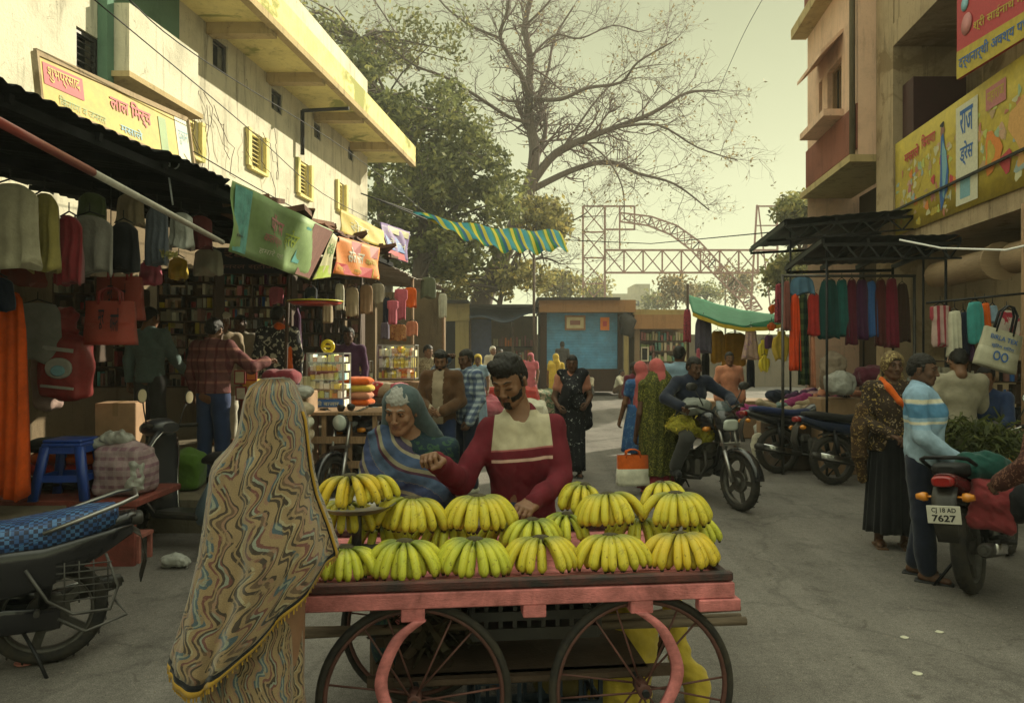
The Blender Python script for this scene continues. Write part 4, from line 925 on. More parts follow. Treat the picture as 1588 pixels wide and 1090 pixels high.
def head_parts(h, closed, kind):
    k = (h, closed, kind)
    if k in _hc: return _hc[k]
    old = kind == 'old'; wm = kind in ('woman', 'old')
    s = Sdf(); s.ell((0, -.012, .035), (.074, .094, .082), .02); s.ell((0, .022, -.03), (.058 if wm else .061, .066, .078), .035); s.cap((0, .066, -.092), (0, .058, -.09), .02, .02, .03)
    for x in (-1, 1):
        s.cap((x * .05, .0, -.055), (x * .022, .058, -.092), .014, .014, .03); s.ell((x * .038, .062, -.024), (.021, .018, .019), .02)
        s.ell((x * .031, .092, .008), (.019, .013, .013), .012, sub=True)
        s.ell((x * .030, .073, .006), (.0155, .0155, .0145), .004)
        s.cap((x * .014, .087, .027), (x * .046, .079, .026), .008, .006, .010)
        s.cap((x * .073, -.004, .006), (x * .075, -.010, -.028), .011, .008, .004, flat=((0, 1, .0), 1.6))
        s.ell((x * .012, .098, -.033), (.009, .010, .007), .006)
        if closed: s.cap((x * .018, .086, .002), (x * .044, .080, .002), .006, .005, .004)
    s.cap((0, .084, .022), (0, .106, -.026), .008, .011, .012); s.ell((0, .108, -.029), (.0105, .009, .009), .006)
    s.cap((-.018, .082, -.052), (.018, .082, -.052), .008, .008, .012); s.cap((-.016, .080, -.064), (.016, .080, -.064), .008, .008, .010)
    s.cap((-.020, .094, -.0575), (.020, .094, -.0575), .003, .003, .004, sub=True)
    s.cap((0, -.012, -.05), (0, -.03, -.15), .050, .052, .03)
    v, f = s.mesh(h, amp=.0018 if old else .0005, freq=90 if old else 60); _hc[k] = (v, f); return _hc[k]
def hair_mesh(h, style):
    k = (h, style)
    if k in _hc: return _hc[k]
    s = Sdf()
    if style in ('short', 'tall', 'tied', 'long'):
        s.ell((0, -.014, .040), (.079, .098, .087 if style != 'tall' else .092), .01)
        if style == 'tall': s.cap((-.035, .050, .088), (.045, .045, .096), .024, .026, .03); s.cap((-.03, .0, .105), (.035, -.02, .105), .025, .025, .03)
        s.ell((0, -.065, -.005), (.066, .048, .062), .02)
        s.rbox((0, .110, -.060), (.11, .10, .105), .03, .018, sub=True); s.rbox((0, .06, -.14), (.2, .2, .085), .03, .012, sub=True)
        if style == 'tied': s.ell((0, -.125, .0), (.036, .034, .036), .015)
        if style == 'long': s.cap((0, -.085, .0), (0, -.12, -.2), .055, .03, .03, flat=((1, 0, 0), 1.4)); s.cap((0.06, -.04, .03), (.068, -.03, -.12), .02, .015, .02); s.cap((-.06, -.04, .03), (-.068, -.03, -.12), .02, .015, .02)
        if style in ('short', 'tall'):
            for x in (-1, 1): s.cap((x * .073, .022, .03), (x * .071, .022, -.015), .010, .006, .008)
        r = s.mesh(h, amp=.0036, freq=170)
    elif style == 'beard':
        s.ell((0, .024, -.034), (.0645, .0700, .083), .01); s.cap((0, .067, -.095), (0, .058, -.10), .024, .02, .02); s.cap((-.02, .092, -.044), (.02, .092, -.044), .006, .006, .006)
        s.rbox((0, .05, .10), (.2, .2, .125), .01, .01, sub=True); s.ell((0, .10, -.056), (.026, .026, .012), .006, sub=True); s.rbox((0, -.1, -.05), (.2, .105, .3), .01, .01, sub=True)
        for x in (-1, 1): s.ell((x * .038, .10, -.02), (.024, .05, .026), .01, sub=True)
        r = s.mesh(h, amp=.0018, freq=200)
    elif style == 'moustache':
        s.cap((-.022, .089, -.047), (0, .096, -.042), .0045, .0065, .003); s.cap((.022, .089, -.047), (0, .096, -.042), .0045, .0065, .003); r = s.mesh(min(h, .003))
    _hc[k] = r; return r
def hand_mesh(h, curl, side):
    k = ('hand', h, curl, side)
    if k in _hc: return _hc[k]
    s = Sdf(); s.cap((-.03, 0, 0), (.02, 0, 0), .022, .024, .012, flat=((0, 1, 0), 1.15)); s.rbox((.048, 0, 0), (.045, .038, .0135), .012, .014)
    for i, (y, L) in enumerate(((.030, .070), (.0105, .078), (-.010, .073), (-.029, .056))):
        y *= side; p = np.array([.086 - abs(i - 1.2) * .004, y, .002]); a = .12 + curl * (.7 + .12 * i); pts = [p]
        for q, fr in enumerate((.45, .30, .25)):
            p = p + np.array([cos(a), .04 * side * (1.3 - i), -sin(a)]) * L * fr; pts.append(p); a += curl * .95 + .08
        s.chain(pts, [.0095, .0088, .008, .007], .004)
    y = .036 * side; p = np.array([.018, y * .8, -.004]); pts = [p, p + np.array([.032, .020 * side, -.012 - curl * .006]), p + np.array([.060, .024 * side - .012 * side * curl, -.022 - curl * .02]), p + np.array([.082, .018 * side - .028 * side * curl, -.030 - curl * .028])]
    s.chain(pts, [.015, .0125, .0105, .008], .010)
    _hc[k] = s.mesh(h); return _hc[k]
def frame(x, hint):
    x = Vector(x).normalized(); z = Vector(hint); z = (z - x * z.dot(x)).normalized(); y = z.cross(x); return Matrix((x, y, z)).transposed()
def xf(v, M_, t): return v @ np.array(M_.to_3x3(), float).T + np.array(t, float)
def joints(s=1.0, **kw):
    J = dict(hip=(0, 0, .93), chest=(0, .01, 1.24), neck=(0, -.01, 1.42), sR=(.175, -.01, 1.375), sL=(-.175, -.01, 1.375), eR=(.235, -.03, 1.11), eL=(-.235, -.03, 1.11), wR=(.235, .05, .87), wL=(-.235, .05, .87),
             hR=(.085, 0, .90), hL=(-.085, 0, .90), kR=(.10, .02, .49), kL=(-.10, .02, .49), aR=(.105, -.02, .08), aL=(-.105, -.02, .08), head=(0, .015, 1.575))
    J.update(kw); return {k: Vector(v) * s for k, v in J.items()}
def toe(J, sd, ky): a = J['a' + sd]; return a + V3((.02 if sd == 'R' else -.02), .13, -.045)
def person(label, loc, rz, J, skin, top=None, bottom=None, hair=('short', 'black'), look=(0, 0, 0), lod=1, curl=(.5, .5), palm=(None, None), shoes=None, beard=None, closed=False, kind='man', size=1.0, group=None, lips=None, fat=1.0, hs=1.0, foot=True):
    # look = (yaw, pitch, tilt) of the head; lod 0 near, 1 middle, 2 far
    t = thing('person', label, 'person', loc, rz, group)
    hb, hh, hd = ((.009, .0042, .0032), (.012, .0065, .0045), (.017, .009, .006))[lod]
    s_ = size; lat = (J['sR'] - J['sL']).normalized(); T = lambda v: tuple(v)
    def torso(s, g=0.):
        s.cap(T(J['hip'] + V3(0, 0, -.02)), T(J['chest']), (.105 * fat) * s_, .105 * s_ * fat, .05, flat=(T(lat), 1.32)); s.cap(T(J['chest']), T((J['neck'] + J['chest']) / 2 + V3(0, 0, .02 * s_)), .105 * s_ * fat, .085 * s_, .05, flat=(T(lat), 1.45))
        s.cap(T(J['sL']), T(J['sR']), .056 * s_, .056 * s_, .05); m = (J['neck'] + V3(0, 0, .0)); s.cap(T(m - V3(0, 0, .03)), T(m), .07 * s_, .056 * s_, .05, flat=(T(lat), 1.15))
    def arm(s, sd, upto='w', r=(.049, .039, .030), k=.02, wr=None):
        s.cap(T(J['s' + sd]), T(J['e' + sd]), r[0] * s_, r[1] * s_, .03)
        if upto == 'w': s.cap(T(J['e' + sd]), T(J['w' + sd]), r[1] * s_, r[2] * s_, .02)
    def leg(s, sd, r=(.083, .056, .037), full=True, pull=0.):
        s.cap(T(J['h' + sd]), T(J['k' + sd]), r[0] * s_, r[1] * s_, .04)
        if full: a = J['a' + sd].lerp(J['k' + sd], pull); s.cap(T(J['k' + sd]), T(a), r[1] * s_, r[2] * s_, .03)
    Rm = Euler((look[1], look[2], look[0]), 'ZXY').to_matrix() if False else (Matrix.Rotation(look[0], 3, 'Z') @ Matrix.Rotation(look[1], 3, 'X') @ Matrix.Rotation(look[2], 3, 'Y'))
    # body
    s = Sdf(); torso(s)
    for sd in 'RL':
        arm(s, sd)
        leg(s, sd)
        if foot:
            a = J['a' + sd]; s.chain([T(a + V3(0, -.03, -.04) * s_), T(a + V3(0, .06, -.045) * s_), T(toe(J, sd, 0) - V3(0, 0, .005))], [.034 * s_, .034 * s_, .024 * s_], .02)
    nk = J['neck']; s.cap(T(nk - V3(0, 0, .04)), T(J['head'] + Rm @ V3(0, -.02, -.06) * hs), .056 * s_, .050 * s_, .03)
    vb, fb = s.mesh(hb); V_, F_ = [vb], [fb]; n = len(vb)
    def app(v, f):
        nonlocal n
        V_.append(v); F_.append(f + n); n += len(v)
    hv, hf = head_parts(hh, closed, kind); HS = s_ * hs; app(xf(hv * HS, Rm, J['head']), hf)
    for i, sd in enumerate('RL'):
        d = J['w' + sd] - J['e' + sd]; pn = palm[i] or (V3(1 if sd == 'R' else -1, 0, .0)); M_ = frame(d, pn); side = 1 if sd == 'R' else -1
        v, f = hand_mesh(hd, curl[i], side); app(xf(v * s_, M_, J['w' + sd]), f)
    raw_obj('body', np.concatenate(V_), np.concatenate(F_), skin, t)
    if top:
        s = Sdf(); torso(s); sl = top.get('sleeve', 'long'); fr = top.get('loose', .012)
        for sd in 'RL':
            if sl == 'long': arm(s, sd, 'w', (.052, .043, .036))
            elif sl == 'short':
                m = J['s' + sd].lerp(J['e' + sd], .72); s.cap(T(J['s' + sd]), T(m), .055 * s_, .056 * s_, .03)
            elif sl == 'cap': m = J['s' + sd].lerp(J['e' + sd], .5); s.cap(T(J['s' + sd]), T(m), .05 * s_, .046 * s_, .03)
        if top.get('skirted'):
            for sd in 'RL': s.cap(T(J['h' + sd]), T(J['h' + sd].lerp(J['k' + sd], top['skirted'])), .10 * s_, .10 * s_, .06)
        if top.get('extend'): s.cap(T(J['hip']), T(J['hip'] - V3(0, 0, top['extend'])), .105 * s_ * fat, .108 * s_ * fat, .05, flat=(T(lat), 1.34))
        cuts = [((0, 0, top.get('hem', .86) * s_), (0, 0, -1))] if top.get('hem', 0) is not None else []
        s.cap(T(nk + V3(0, .045, .05) * s_), T(nk + V3(0, .05, -.0) * s_), .055 * s_, .04 * s_, .012, sub=True)
        amp = top.get('amp', .006)
        v, f = s.mesh(hb if lod else .0075, inflate=fr * (1 if lod < 2 else 1.1), amp=amp, freq=top.get('freq', 19), seed=top.get('seed', 3), cuts=cuts)
        z = top.get('zone'); raw_obj(top.get('name', 'shirt'), v, f, top['m'], t, zone=z)
    if bottom:
        kd = bottom.get('kind', 'trousers')
        if kd == 'trousers':
            s = Sdf()
            for sd in 'RL': leg(s, sd, (.092, .072, .062), pull=.06)
            s.cap(T(J['hip']), T(J['hip'] + V3(0, 0, .08)), .105 * s_ * fat, .102 * s_ * fat, .04, flat=(T(lat), 1.3))
            v, f = s.mesh(hb, inflate=.006, amp=.007, freq=17, seed=8); raw_obj('trousers', v, f, bottom['m'], t)
        elif kd == 'lap':
            s = Sdf()
            for sd in 'RL': leg(s, sd, (.11, .10, .10), pull=.05)
            s.cap(T(J['kR']), T(J['kL']), .09, .09, .08); s.cap(T(J['aR']), T(J['aL']), .11, .11, .08); s.cap(T(J['kR']), T(J['aL']), .09, .1, .06); s.cap(T(J['kL']), T(J['aR']), .09, .1, .06)
            v, f = s.mesh(hb, amp=.010, freq=22, seed=8); raw_obj('skirt', v, f, bottom['m'], t)
        else:
            mb = MB(); rw = bottom['rows']; nn = bottom.get('n', 14); sk = drape_rows(rw, nn, bottom.get('seed', 1)); mb.rings(sk, us=2.0, vs=1.2); v_ = MB.build(mb, bottom.get('name', 'skirt'), bottom['m'], None); v_.parent = t
    if hair:
        col = {'black': H_black, 'grey': H_grey, 'white': H_white}[hair[1]]; v, f = hair_mesh(.004 if lod == 0 else .0065 if lod == 1 else .009, hair[0]); raw_obj('hair', xf(v * HS, Rm, J['head']), f, col, t)
    if beard: v, f = hair_mesh(.0035 if lod == 0 else .006, beard); raw_obj('beard' if beard == 'beard' else 'moustache', xf(v * HS, Rm, J['head']), f, H_black, t)
    mb = MB(); Hd = J['head']; hp = lambda x, y, z: Hd + Rm @ (V3(x, y, z) * HS)
    for x in (-1, 1):
        if closed: mb.use(H_black); mb.tube([hp(x * .018, .0905, -.002), hp(x * .031, .0925, -.006), hp(x * .044, .086, -.002)], .0018 * HS, 5)
        else:
            mb.use(M_eye); mb.lathe(hp(x * .030, .0835, .006), [(.0, .0), (.008 * HS, .001), (.0095 * HS, .0), (.0, .0045 * HS)], 10, axis=tuple(Rm @ V3(0, 1, 0)), caps=False)
            mb.use(M_iris); mb.lathe(hp(x * .030, .0875, .006), [(.0055 * HS, 0), (.004 * HS, .003 * HS), (0, .0035 * HS)], 10, axis=tuple(Rm @ V3(0, 1, 0)), caps=False)
            mb.use(H_black); mb.tube([hp(x * .017, .087, .012), hp(x * .03, .0905, .0155), hp(x * .044, .082, .012)], .0020 * HS, 4)
        mb.use(H_grey if hair and hair[1] != 'black' else H_black); mb.tube([hp(x * .013, .0945, .028), hp(x * .03, .0925, .036), hp(x * .050, .080, .030)], [.0022 * HS, .0034 * HS, .0014 * HS], 5)
    mb.build_local('eyes', t)
    mb = MB(); mb.tube([hp(-.022, .0845, -.058), hp(-.010, .0915, -.054), hp(0, .092, -.0555), hp(.010, .0915, -.054), hp(.022, .0845, -.058)], [.001 * HS, .0036 * HS, .0034 * HS, .0036 * HS, .001 * HS], 6); mb.tube([hp(-.019, .084, -.061), hp(0, .0905, -.065), hp(.019, .084, -.061)], [.001 * HS, .0044 * HS, .001 * HS], 6)
    mb.mats = []; mb.build_local('lips', t, lips or (M_lipd if skin == SK_dark else M_lip))
    if shoes:
        s = Sdf()
        for sd in 'RL':
            a = J['a' + sd]
            if shoes[0] == 'shoe': s.chain([T(a + V3(0, -.035, -.045) * s_), T(a + V3(0, .06, -.045) * s_), T(toe(J, sd, 0) + V3(0, .01, 0))], [.042 * s_, .042 * s_, .032 * s_], .02)
            else: s.rbox(T(a + V3(0, .045, -.078) * s_), (.046 * s_, .13 * s_, .014 * s_), .01, .005); s.cap(T(a + V3(-.045, .07, -.055) * s_), T(a + V3(0, .09, -.012) * s_), .012, .012, .008); s.cap(T(a + V3(.045, .07, -.055) * s_), T(a + V3(0, .09, -.012) * s_), .012, .012, .008)
        v, f = s.mesh(.007 if lod < 2 else .012, cuts=[((0, 0, J['aR'].z - .085 * s_), (0, 0, -1))] if shoes[0] == 'shoe' else ())
        raw_obj(shoes[0] + 's' if shoes[0] != 'shoe' else 'shoes', v, f, shoes[1], t)
    t['Rm'] = 0; del t['Rm']
    return t, Rm
def _bl(s, name, parent, m=None):
    o = s.build(name, m, None); o.parent = parent; return o
MB.build_local = _bl
def drape_rows(rows, nf=14, seed=1, n=120, ang=None):
    # rows: (z, cx, cy, rx, ry, fold amplitude)
    r = random.Random(seed); ph = [r.random() * 6.28 for _ in range(6)]; out = []
    for j, (z, cx, cy, rx, ry, am) in enumerate(rows):
        row = []
        for k in range(n):
            a = 2 * pi * k / n; w = sin(nf * a + ph[0] + .5 * sin(3 * a + ph[1]) + .12 * j) * .6 + sin((nf * 1.7) // 1 * a + ph[2] + .1 * j) * .3 + sin(5 * a + ph[3]) * .35
            row.append(V3(cx + cos(a) * (rx + am * w), cy + sin(a) * (ry + am * w), z + .25 * am * sin(7 * a + ph[4])))
        out.append(row)
    return out
def smooth_rows(rows, k=4):
    out = []
    for i in range(len(rows) - 1):
        p0, p1, p2, p3 = rows[max(i - 1, 0)], rows[i], rows[i + 1], rows[min(i + 2, len(rows) - 1)]
        for j in range(k):
            u = j / k; out.append(tuple(.5 * (2 * b + (c - a) * u + (2 * a - 5 * b + 4 * c - d) * u * u + (3 * b - a - 3 * c + d) * u ** 3) for a, b, c, d in zip(p0, p1, p2, p3)))
    out.append(rows[-1]); return out
def loc_(root, p): return wmat(root).inverted() @ Vector(p)
def inv(loc, rz, p): return Matrix.LocRotScale(Vector(loc), Euler((0, 0, rz)), None).inverted() @ Vector(p)
def extra(t, name, sd, m, h=.01, **kw): v, f = sd.mesh(h, **kw); return raw_obj(name, v, f, m, t)

# fabrics
def squiggle():
    m, t, b = new_mat('flame_pattern_wool'); b.inputs['Roughness'].default_value = .95; b.inputs['Specular IOR Level'].default_value = .1; b.inputs['Sheen Weight'].default_value = .25
    uv = N(t, 'ShaderNodeUVMap'); sp = N(t, 'ShaderNodeSeparateXYZ'); t.links.new(uv.outputs[0], sp.inputs[0])
    def M1(op, a, bb=None):
        n = N(t, 'ShaderNodeMath', operation=op)
        for i, v in enumerate((a, bb)):
            if v is None: continue
            if isinstance(v, (int, float)): n.inputs[i].default_value = v
            else: t.links.new(v, n.inputs[i])
        return n.outputs[0]
    ns = noise(t, 4.5, 3, .5, .4, vec=uv.outputs[0]); n2 = noise(t, 17, 3, .5, .3, vec=uv.outputs[0])
    wave = M1('MULTIPLY', M1('SINE', M1('ADD', M1('MULTIPLY', sp.outputs[1], 50), M1('MULTIPLY', ns, 9))), .020)
    x = M1('ADD', M1('ADD', sp.outputs[0], wave), M1('ADD', M1('MULTIPLY', ns, .10), M1('MULTIPLY', n2, .022)))
    fr = M1('FRACT', M1('MULTIPLY', x, 7.2))
    tan = (.27, .19, .105); pk = (.25, .15, .10); dk = (.06, .045, .034); br = (.13, .085, .055); cr = (.32, .27, .17); bl = (.07, .10, .12); bg = (.22, .235, .19); mr = (.15, .065, .055)
    A = ramp(t, fr, [(0, tan), (.09, dk), (.17, tan), (.22, dk), (.31, cr), (.37, tan), (.47, dk), (.55, tan), (.62, br), (.70, pk), (.78, dk), (.84, tan)], 'CONSTANT')
    B = ramp(t, fr, [(0, pk), (.09, bl), (.18, bg), (.26, bl), (.34, tan), (.46, mr), (.53, tan), (.60, dk), (.68, bg), (.75, mr), (.82, tan)], 'CONSTANT')
    sel = ramp(t, noise(t, 6.5, 2, .5, .6, vec=uv.outputs[0]), [(.50, 0), (.53, 1)]); c = mixc(t, sel, A, B)
    br_ = ramp(t, noise(t, 21, 3, .6, 1.0, vec=uv.outputs[0]), [(.57, 0), (.62, .9)]); c = mixc(t, br_, c, (.25, .175, .10))
    w = ramp(t, noise(t, 320, 2, .6, vec=uv.outputs[0]), [(.3, .72), (.7, 1.22)]); c = mixc(t, 1.0, c, w, 'MULTIPLY'); t.links.new(c, b.inputs['Base Color'])
    bump(t, b, mixc(t, .35, noise(t, 260, 3, .6, vec=uv.outputs[0]), fr), .35, .004); return m
def checks(name, base, c1, c2, f1=28, f2=28, rot=0, w=.5):
    m, t, b = new_mat(name); b.inputs['Roughness'].default_value = .9; b.inputs['Specular IOR Level'].default_value = .12
    tc = N(t, 'ShaderNodeTexCoord'); mp = N(t, 'ShaderNodeMapping'); t.links.new(tc.outputs['Object'], mp.inputs[0]); mp.inputs['Rotation'].default_value = (0, 0, rot); sp = N(t, 'ShaderNodeSeparateXYZ'); t.links.new(mp.outputs[0], sp.inputs[0]); c = base
    for ax, f, cc in ((0, f1, c1), (2, f2, c2)):
        if not f: continue
        n = N(t, 'ShaderNodeMath', operation='MULTIPLY'); n.inputs[1].default_value = f; t.links.new(sp.outputs[ax], n.inputs[0]); q = N(t, 'ShaderNodeMath', operation='FRACT'); t.links.new(n.outputs[0], q.inputs[0])
        k = ramp(t, q.outputs[0], [(0, 0), (w, .62)], 'CONSTANT'); c = mixc(t, k, c, cc)
    c = mixc(t, 1.0, c, ramp(t, noise(t, 14, 6, .6), [(.3, .75), (.7, 1.2)]), 'MULTIPLY'); t.links.new(c, b.inputs['Base Color']); bump(t, b, noise(t, 50, 4, .6), .35); _mats[name] = m; return m
def bandmat(name, stops, ax=2, co='Object', scale=1., off=0.):
    m, t, b = new_mat(name); b.inputs['Roughness'].default_value = .88; b.inputs['Specular IOR Level'].default_value = .15
    tc = N(t, 'ShaderNodeTexCoord'); sp = N(t, 'ShaderNodeSeparateXYZ'); t.links.new(tc.outputs[co], sp.inputs[0])
    n = N(t, 'ShaderNodeMath', operation='MULTIPLY_ADD'); n.inputs[1].default_value = scale; n.inputs[2].default_value = off; t.links.new(sp.outputs[ax], n.inputs[0])
    a = N(t, 'ShaderNodeMath', operation='MULTIPLY_ADD'); a.inputs[1].default_value = .02; t.links.new(noise(t, 9, 3), a.inputs[0]); t.links.new(n.outputs[0], a.inputs[2])
    c = ramp(t, a.outputs[0], stops, 'CONSTANT'); c = mixc(t, 1.0, c, ramp(t, noise(t, 12, 6, .6), [(.3, .8), (.7, 1.15)]), 'MULTIPLY'); t.links.new(c, b.inputs['Base Color']); bump(t, b, noise(t, 50, 4, .6), .35); _mats[name] = m; return m
def floral(name, base, dots, sc=22, th=.58, d2=None):
    m, t, b = new_mat(name); b.inputs['Roughness'].default_value = .8; b.inputs['Specular IOR Level'].default_value = .2
    k = ramp(t, noise(t, sc, 3, .5, 1.5), [(th, 0), (th + .02, 1)]); c = mixc(t, k, base, dots)
    if d2: c = mixc(t, ramp(t, noise(t, sc * .6, 3, .5, 2.5), [(th + .02, 0), (th + .04, 1)]), c, d2)
    c = mixc(t, 1.0, c, ramp(t, noise(t, 10, 6, .6), [(.3, .75), (.7, 1.2)]), 'MULTIPLY'); t.links.new(c, b.inputs['Base Color']); bump(t, b, noise(t, 60, 4, .6), .3); _mats[name] = m; return m
F_maroon = cloth('maroon_jersey', (.13, .018, .027)); F_beige = cloth('beige_jersey', (.44, .39, .27)); F_pinkl = cloth('pale_piping', (.55, .36, .30)); F_denim = cloth('denim', (.025, .04, .10)); F_navy = cloth('navy_cloth', (.014, .018, .035)); F_blackc = cloth('black_cloth', (.012, .012, .014))
F_teal = cloth('teal_grey_shirt', (.115, .165, .16)); F_grey = cloth('charcoal_trousers', (.05, .05, .05)); F_brown = cloth('brown_jacket', (.085, .042, .02)); F_kurta = cloth('beige_kurta', (.30, .27, .20)); F_lblue = cloth('light_blue_shirt', (.20, .29, .38)); F_white = cloth('white_cloth', (.50, .48, .38)); F_peach = cloth('peach_cloth', (.48, .20, .12)); F_yellow = cloth('yellow_cloth', (.50, .36, .05)); F_orange = cloth('orange_cloth', (.55, .10, .012)); F_pinkc = cloth('pink_cloth', (.42, .10, .14)); F_red = cloth('red_cloth', (.36, .03, .025)); F_purple = cloth('purple_cloth', (.07, .025, .07)); F_sand = cloth('sand_cloth', (.34, .27, .18))
# ------------------------------------------------------------------ two wheelers (origin under the rear axle, nose towards +y)
M_plast = mat('black_plastic', (.018, .018, .02), .45, .3, bmp=.1, spec=.4, dirt='#4d4534', damt=.35); M_seat = mat('black_vinyl', (.016, .016, .017), .6, .3, bmp=.25); M_eng = mat('dirty_engine_alloy', (.13, .125, .115), .5, .4, metal=.7, bmp=.4, dirt='#2c261d', damt=.7)
M_amber = paint('amber_lens', (.60, .22, .02), .25); M_redl = paint('red_lens', (.26, .012, .012), .2); M_lens = mat('lamp_glass', (.42, .45, .40), .12, .1, bmp=0, spec=.8); M_mir = metalm('mirror_glass', (.75, .80, .82), .04); M_plate = mat('plate_white', (.62, .60, .52), .5, .1, dirt='#6b604b', damt=.35)
def wheel(t, c, r=.30, w=.085, spokes=0, alloy=True, name='wheel'):
    c = Vector(c); b = MB(); b.torus(c, (1, 0, 0), r - .075, .014, 36, 6, ry=w * .38); b.cyl(c - V3(.05, 0, 0), c + V3(.05, 0, 0), .045, 16); b.cyl(c - V3(.018, 0, 0), c + V3(.018, 0, 0), .11, 20)
    if spokes:
        for k in range(spokes): a = 2 * pi * k / spokes; s_ = 1 if k % 2 else -1; a2 = a + .35 * s_; b.tube([c + V3(.03 * s_, .04 * cos(a2), .04 * sin(a2)), c + V3(0, (r - .08) * cos(a), (r - .08) * sin(a))], .0028, 4)
    else:
        for k in range(5): a = 2 * pi * k / 5; b.beam(c + V3(0, .04 * cos(a), .04 * sin(a)), c + V3(0, (r - .08) * cos(a), (r - .08) * sin(a)), .05, .022, up=(1, 0, 0))
    wh = b.build_local(name, t, M_eng); tb = MB(); tb.torus(c, (1, 0, 0), r - .042, .042, 44, 10, ry=w / 2)
    for k in range(44):
        a = 2 * pi * k / 44; tb.box(c + V3(.018 if k % 2 else -.018, (r + .0005) * cos(a), (r + .0005) * sin(a)), (.03, .012, .003), (a - pi / 2, 0, 0))
    tb.build_local('tyre', wh, M_rubber); return wh
def arch(c, r, a0, a1, w, n=14, th=.006):
    rows = []
    for i in range(n + 1):
        a = a0 + (a1 - a0) * i / n; rows.append([c + V3(x * w / 2, (r - .018 * abs(x) ** 3) * cos(a), (r - .03 * abs(x) ** 3) * sin(a)) for x in (-1, -.6, 0, .6, 1)])
    return rows
def motorcycle(label, loc, az, body, seat_m=None, lean=0., spokes=0, plate=None, cowl=None, mirror=True, rail=None, group='motorcycles parked along the street', cat='motorcycle', guard=False, lights=True, st=1.):
    t = thing('motorcycle', label, cat, loc, -az, group); t.rotation_euler = (0, lean, -az)
    seat_m = seat_m or M_seat; A = lambda b, n, m, p=None: b.build_local(n, p or t, m); F = V3(0, 1.27, .30)
    wheel(t, (0, 0, .30), .30, .10, spokes); wheel(t, F, .30, .085, spokes)
    b = MB(); b.rings(arch(V3(0, 0, .30), .345, -.2, 2.0, .13)[::-1], closed=False, caps=False); o = A(b, 'rear_mudguard', M_plast); o.modifiers.new('t', 'SOLIDIFY').thickness = .006
    b = MB(); b.rings(arch(F, .335, .15, 2.6, .11), closed=False, caps=False); o = A(b, 'front_mudguard', body); o.modifiers.new('t', 'SOLIDIFY').thickness = .006
    hd = V3(0, .98, .86)                                             # steering head
    b = MB()
    for x in (-.085, .085): b.tube([F + V3(x, 0, 0), F + V3(x, -.13, .30)], .022, 10); b.tube([F + V3(x, -.13, .30), F + V3(x, -.26, .60)], .017, 10)
    b.box(F + V3(0, -.155, .36), (.21, .06, .03)); A(b, 'fork', M_steel)
    b = MB(); b.tube([(0, 1.0, .84), (0, .45, .72), (0, -.25, .72)], .022, 8); b.tube([(0, 1.0, .80), (0, .88, .42), (0, .60, .26), (0, .30, .26), (0, .25, .6)], .02, 8)
    for x in (-.075, .075): b.tube([(x, .30, .34), (x, 0, .30)], .018, 8); b.tube([(x * 1.4, .02, .32), (x * 1.5, -.02, .66)], .012, 8); b.tube([(x * 1.4, .02, .38), (x * 1.45, -.01, .60)], .030, 10)
    A(b, 'frame', M_blackiron)
    b = MB(); b.box((0, .55, .36), (.24, .30, .22), None, .04); b.sup([((0, .64, .44), (.085, 0, 0), (0, .08, .02)), ((0, .74, .62), (.085, 0, 0), (0, .085, .02))], 14)
    for k in range(7): z = .46 + k * .024; b.box((0, .65 + k * .014, z), (.22, .19, .007), (.45, 0, 0))
    for x in (-.14, .14): b.lathe((x, .50, .36), [(.085, -.02), (.09, .0), (.07, .025)], 18, axis=(1 if x > 0 else -1, 0, 0))
    b.box((0, .38, .46), (.16, .14, .12), None, .03); A(b, 'engine', M_eng)
    b = MB(); b.tube([(.09, .80, .56), (.11, .86, .40), (.12, .76, .26), (.13, .45, .22), (.15, .2, .26)], .018, 8); b.tube([(.15, .25, .26), (.16, .1, .28), (.17, -.34, .36), (.17, -.38, .365)], [.028, .045, .048, .035], 12); b.tube([(.17, -.38, .365), (.17, -.39, .367)], [.02, .018], 10); e = A(b, 'exhaust', M_plast)
    b = MB(); b.sup([((.205, .1, .29), (.004, 0, 0), (0, .0, .035)), ((.215, -.28, .36), (.004, 0, 0), (0, 0, .035))], 10); A(b, 'heat_shield', M_chrome, e)
    b = MB(); b.sup([((0, .99, .84), (.04, 0, 0), (0, 0, .03)), ((0, .96, .87), (.10, 0, 0), (0, -.02, .075)), ((0, .84, .89), (.145, 0, 0), (0, 0, .105)), ((0, .66, .87), (.15, 0, 0), (0, 0, .105)), ((0, .48, .82), (.115, 0, 0), (0, 0, .085)), ((0, .38, .79), (.07, 0, 0), (0, 0, .05))], 22, 2.5); tk = A(b, 'tank', body)
    b = MB(); b.lathe((0, .74, .985), [(.035, 0), (.035, .012), (0, .014)], 14); A(b, 'filler_cap', M_chrome, tk)
    b = MB(); b.sup([((0, y, z - (st - 1) * h), (w, 0, 0), (0, 0, h * st)) for y, z, w, h in ((.46, .81, .10, .035), (.40, .81, .13, .05), (.20, .79, .135, .052), (.02, .81, .13, .055), (-.2, .845, .12, .05), (-.33, .86, .09, .035), (-.35, .86, .05, .02))], 18, 3.2); A(b, 'seat', seat_m)
    b = MB(); b.sup([((0, .34, .66), (.12, 0, 0), (0, 0, .07)), ((0, .15, .67), (.125, 0, 0), (0, 0, .085)), ((0, -.12, .72), (.105, 0, 0), (0, 0, .06)), ((0, -.38, .80), (.075, 0, 0), (0, 0, .045)), ((0, -.44, .81), (.06, 0, 0), (0, 0, .035))], 18, 2.8); A(b, 'side_panel', body)
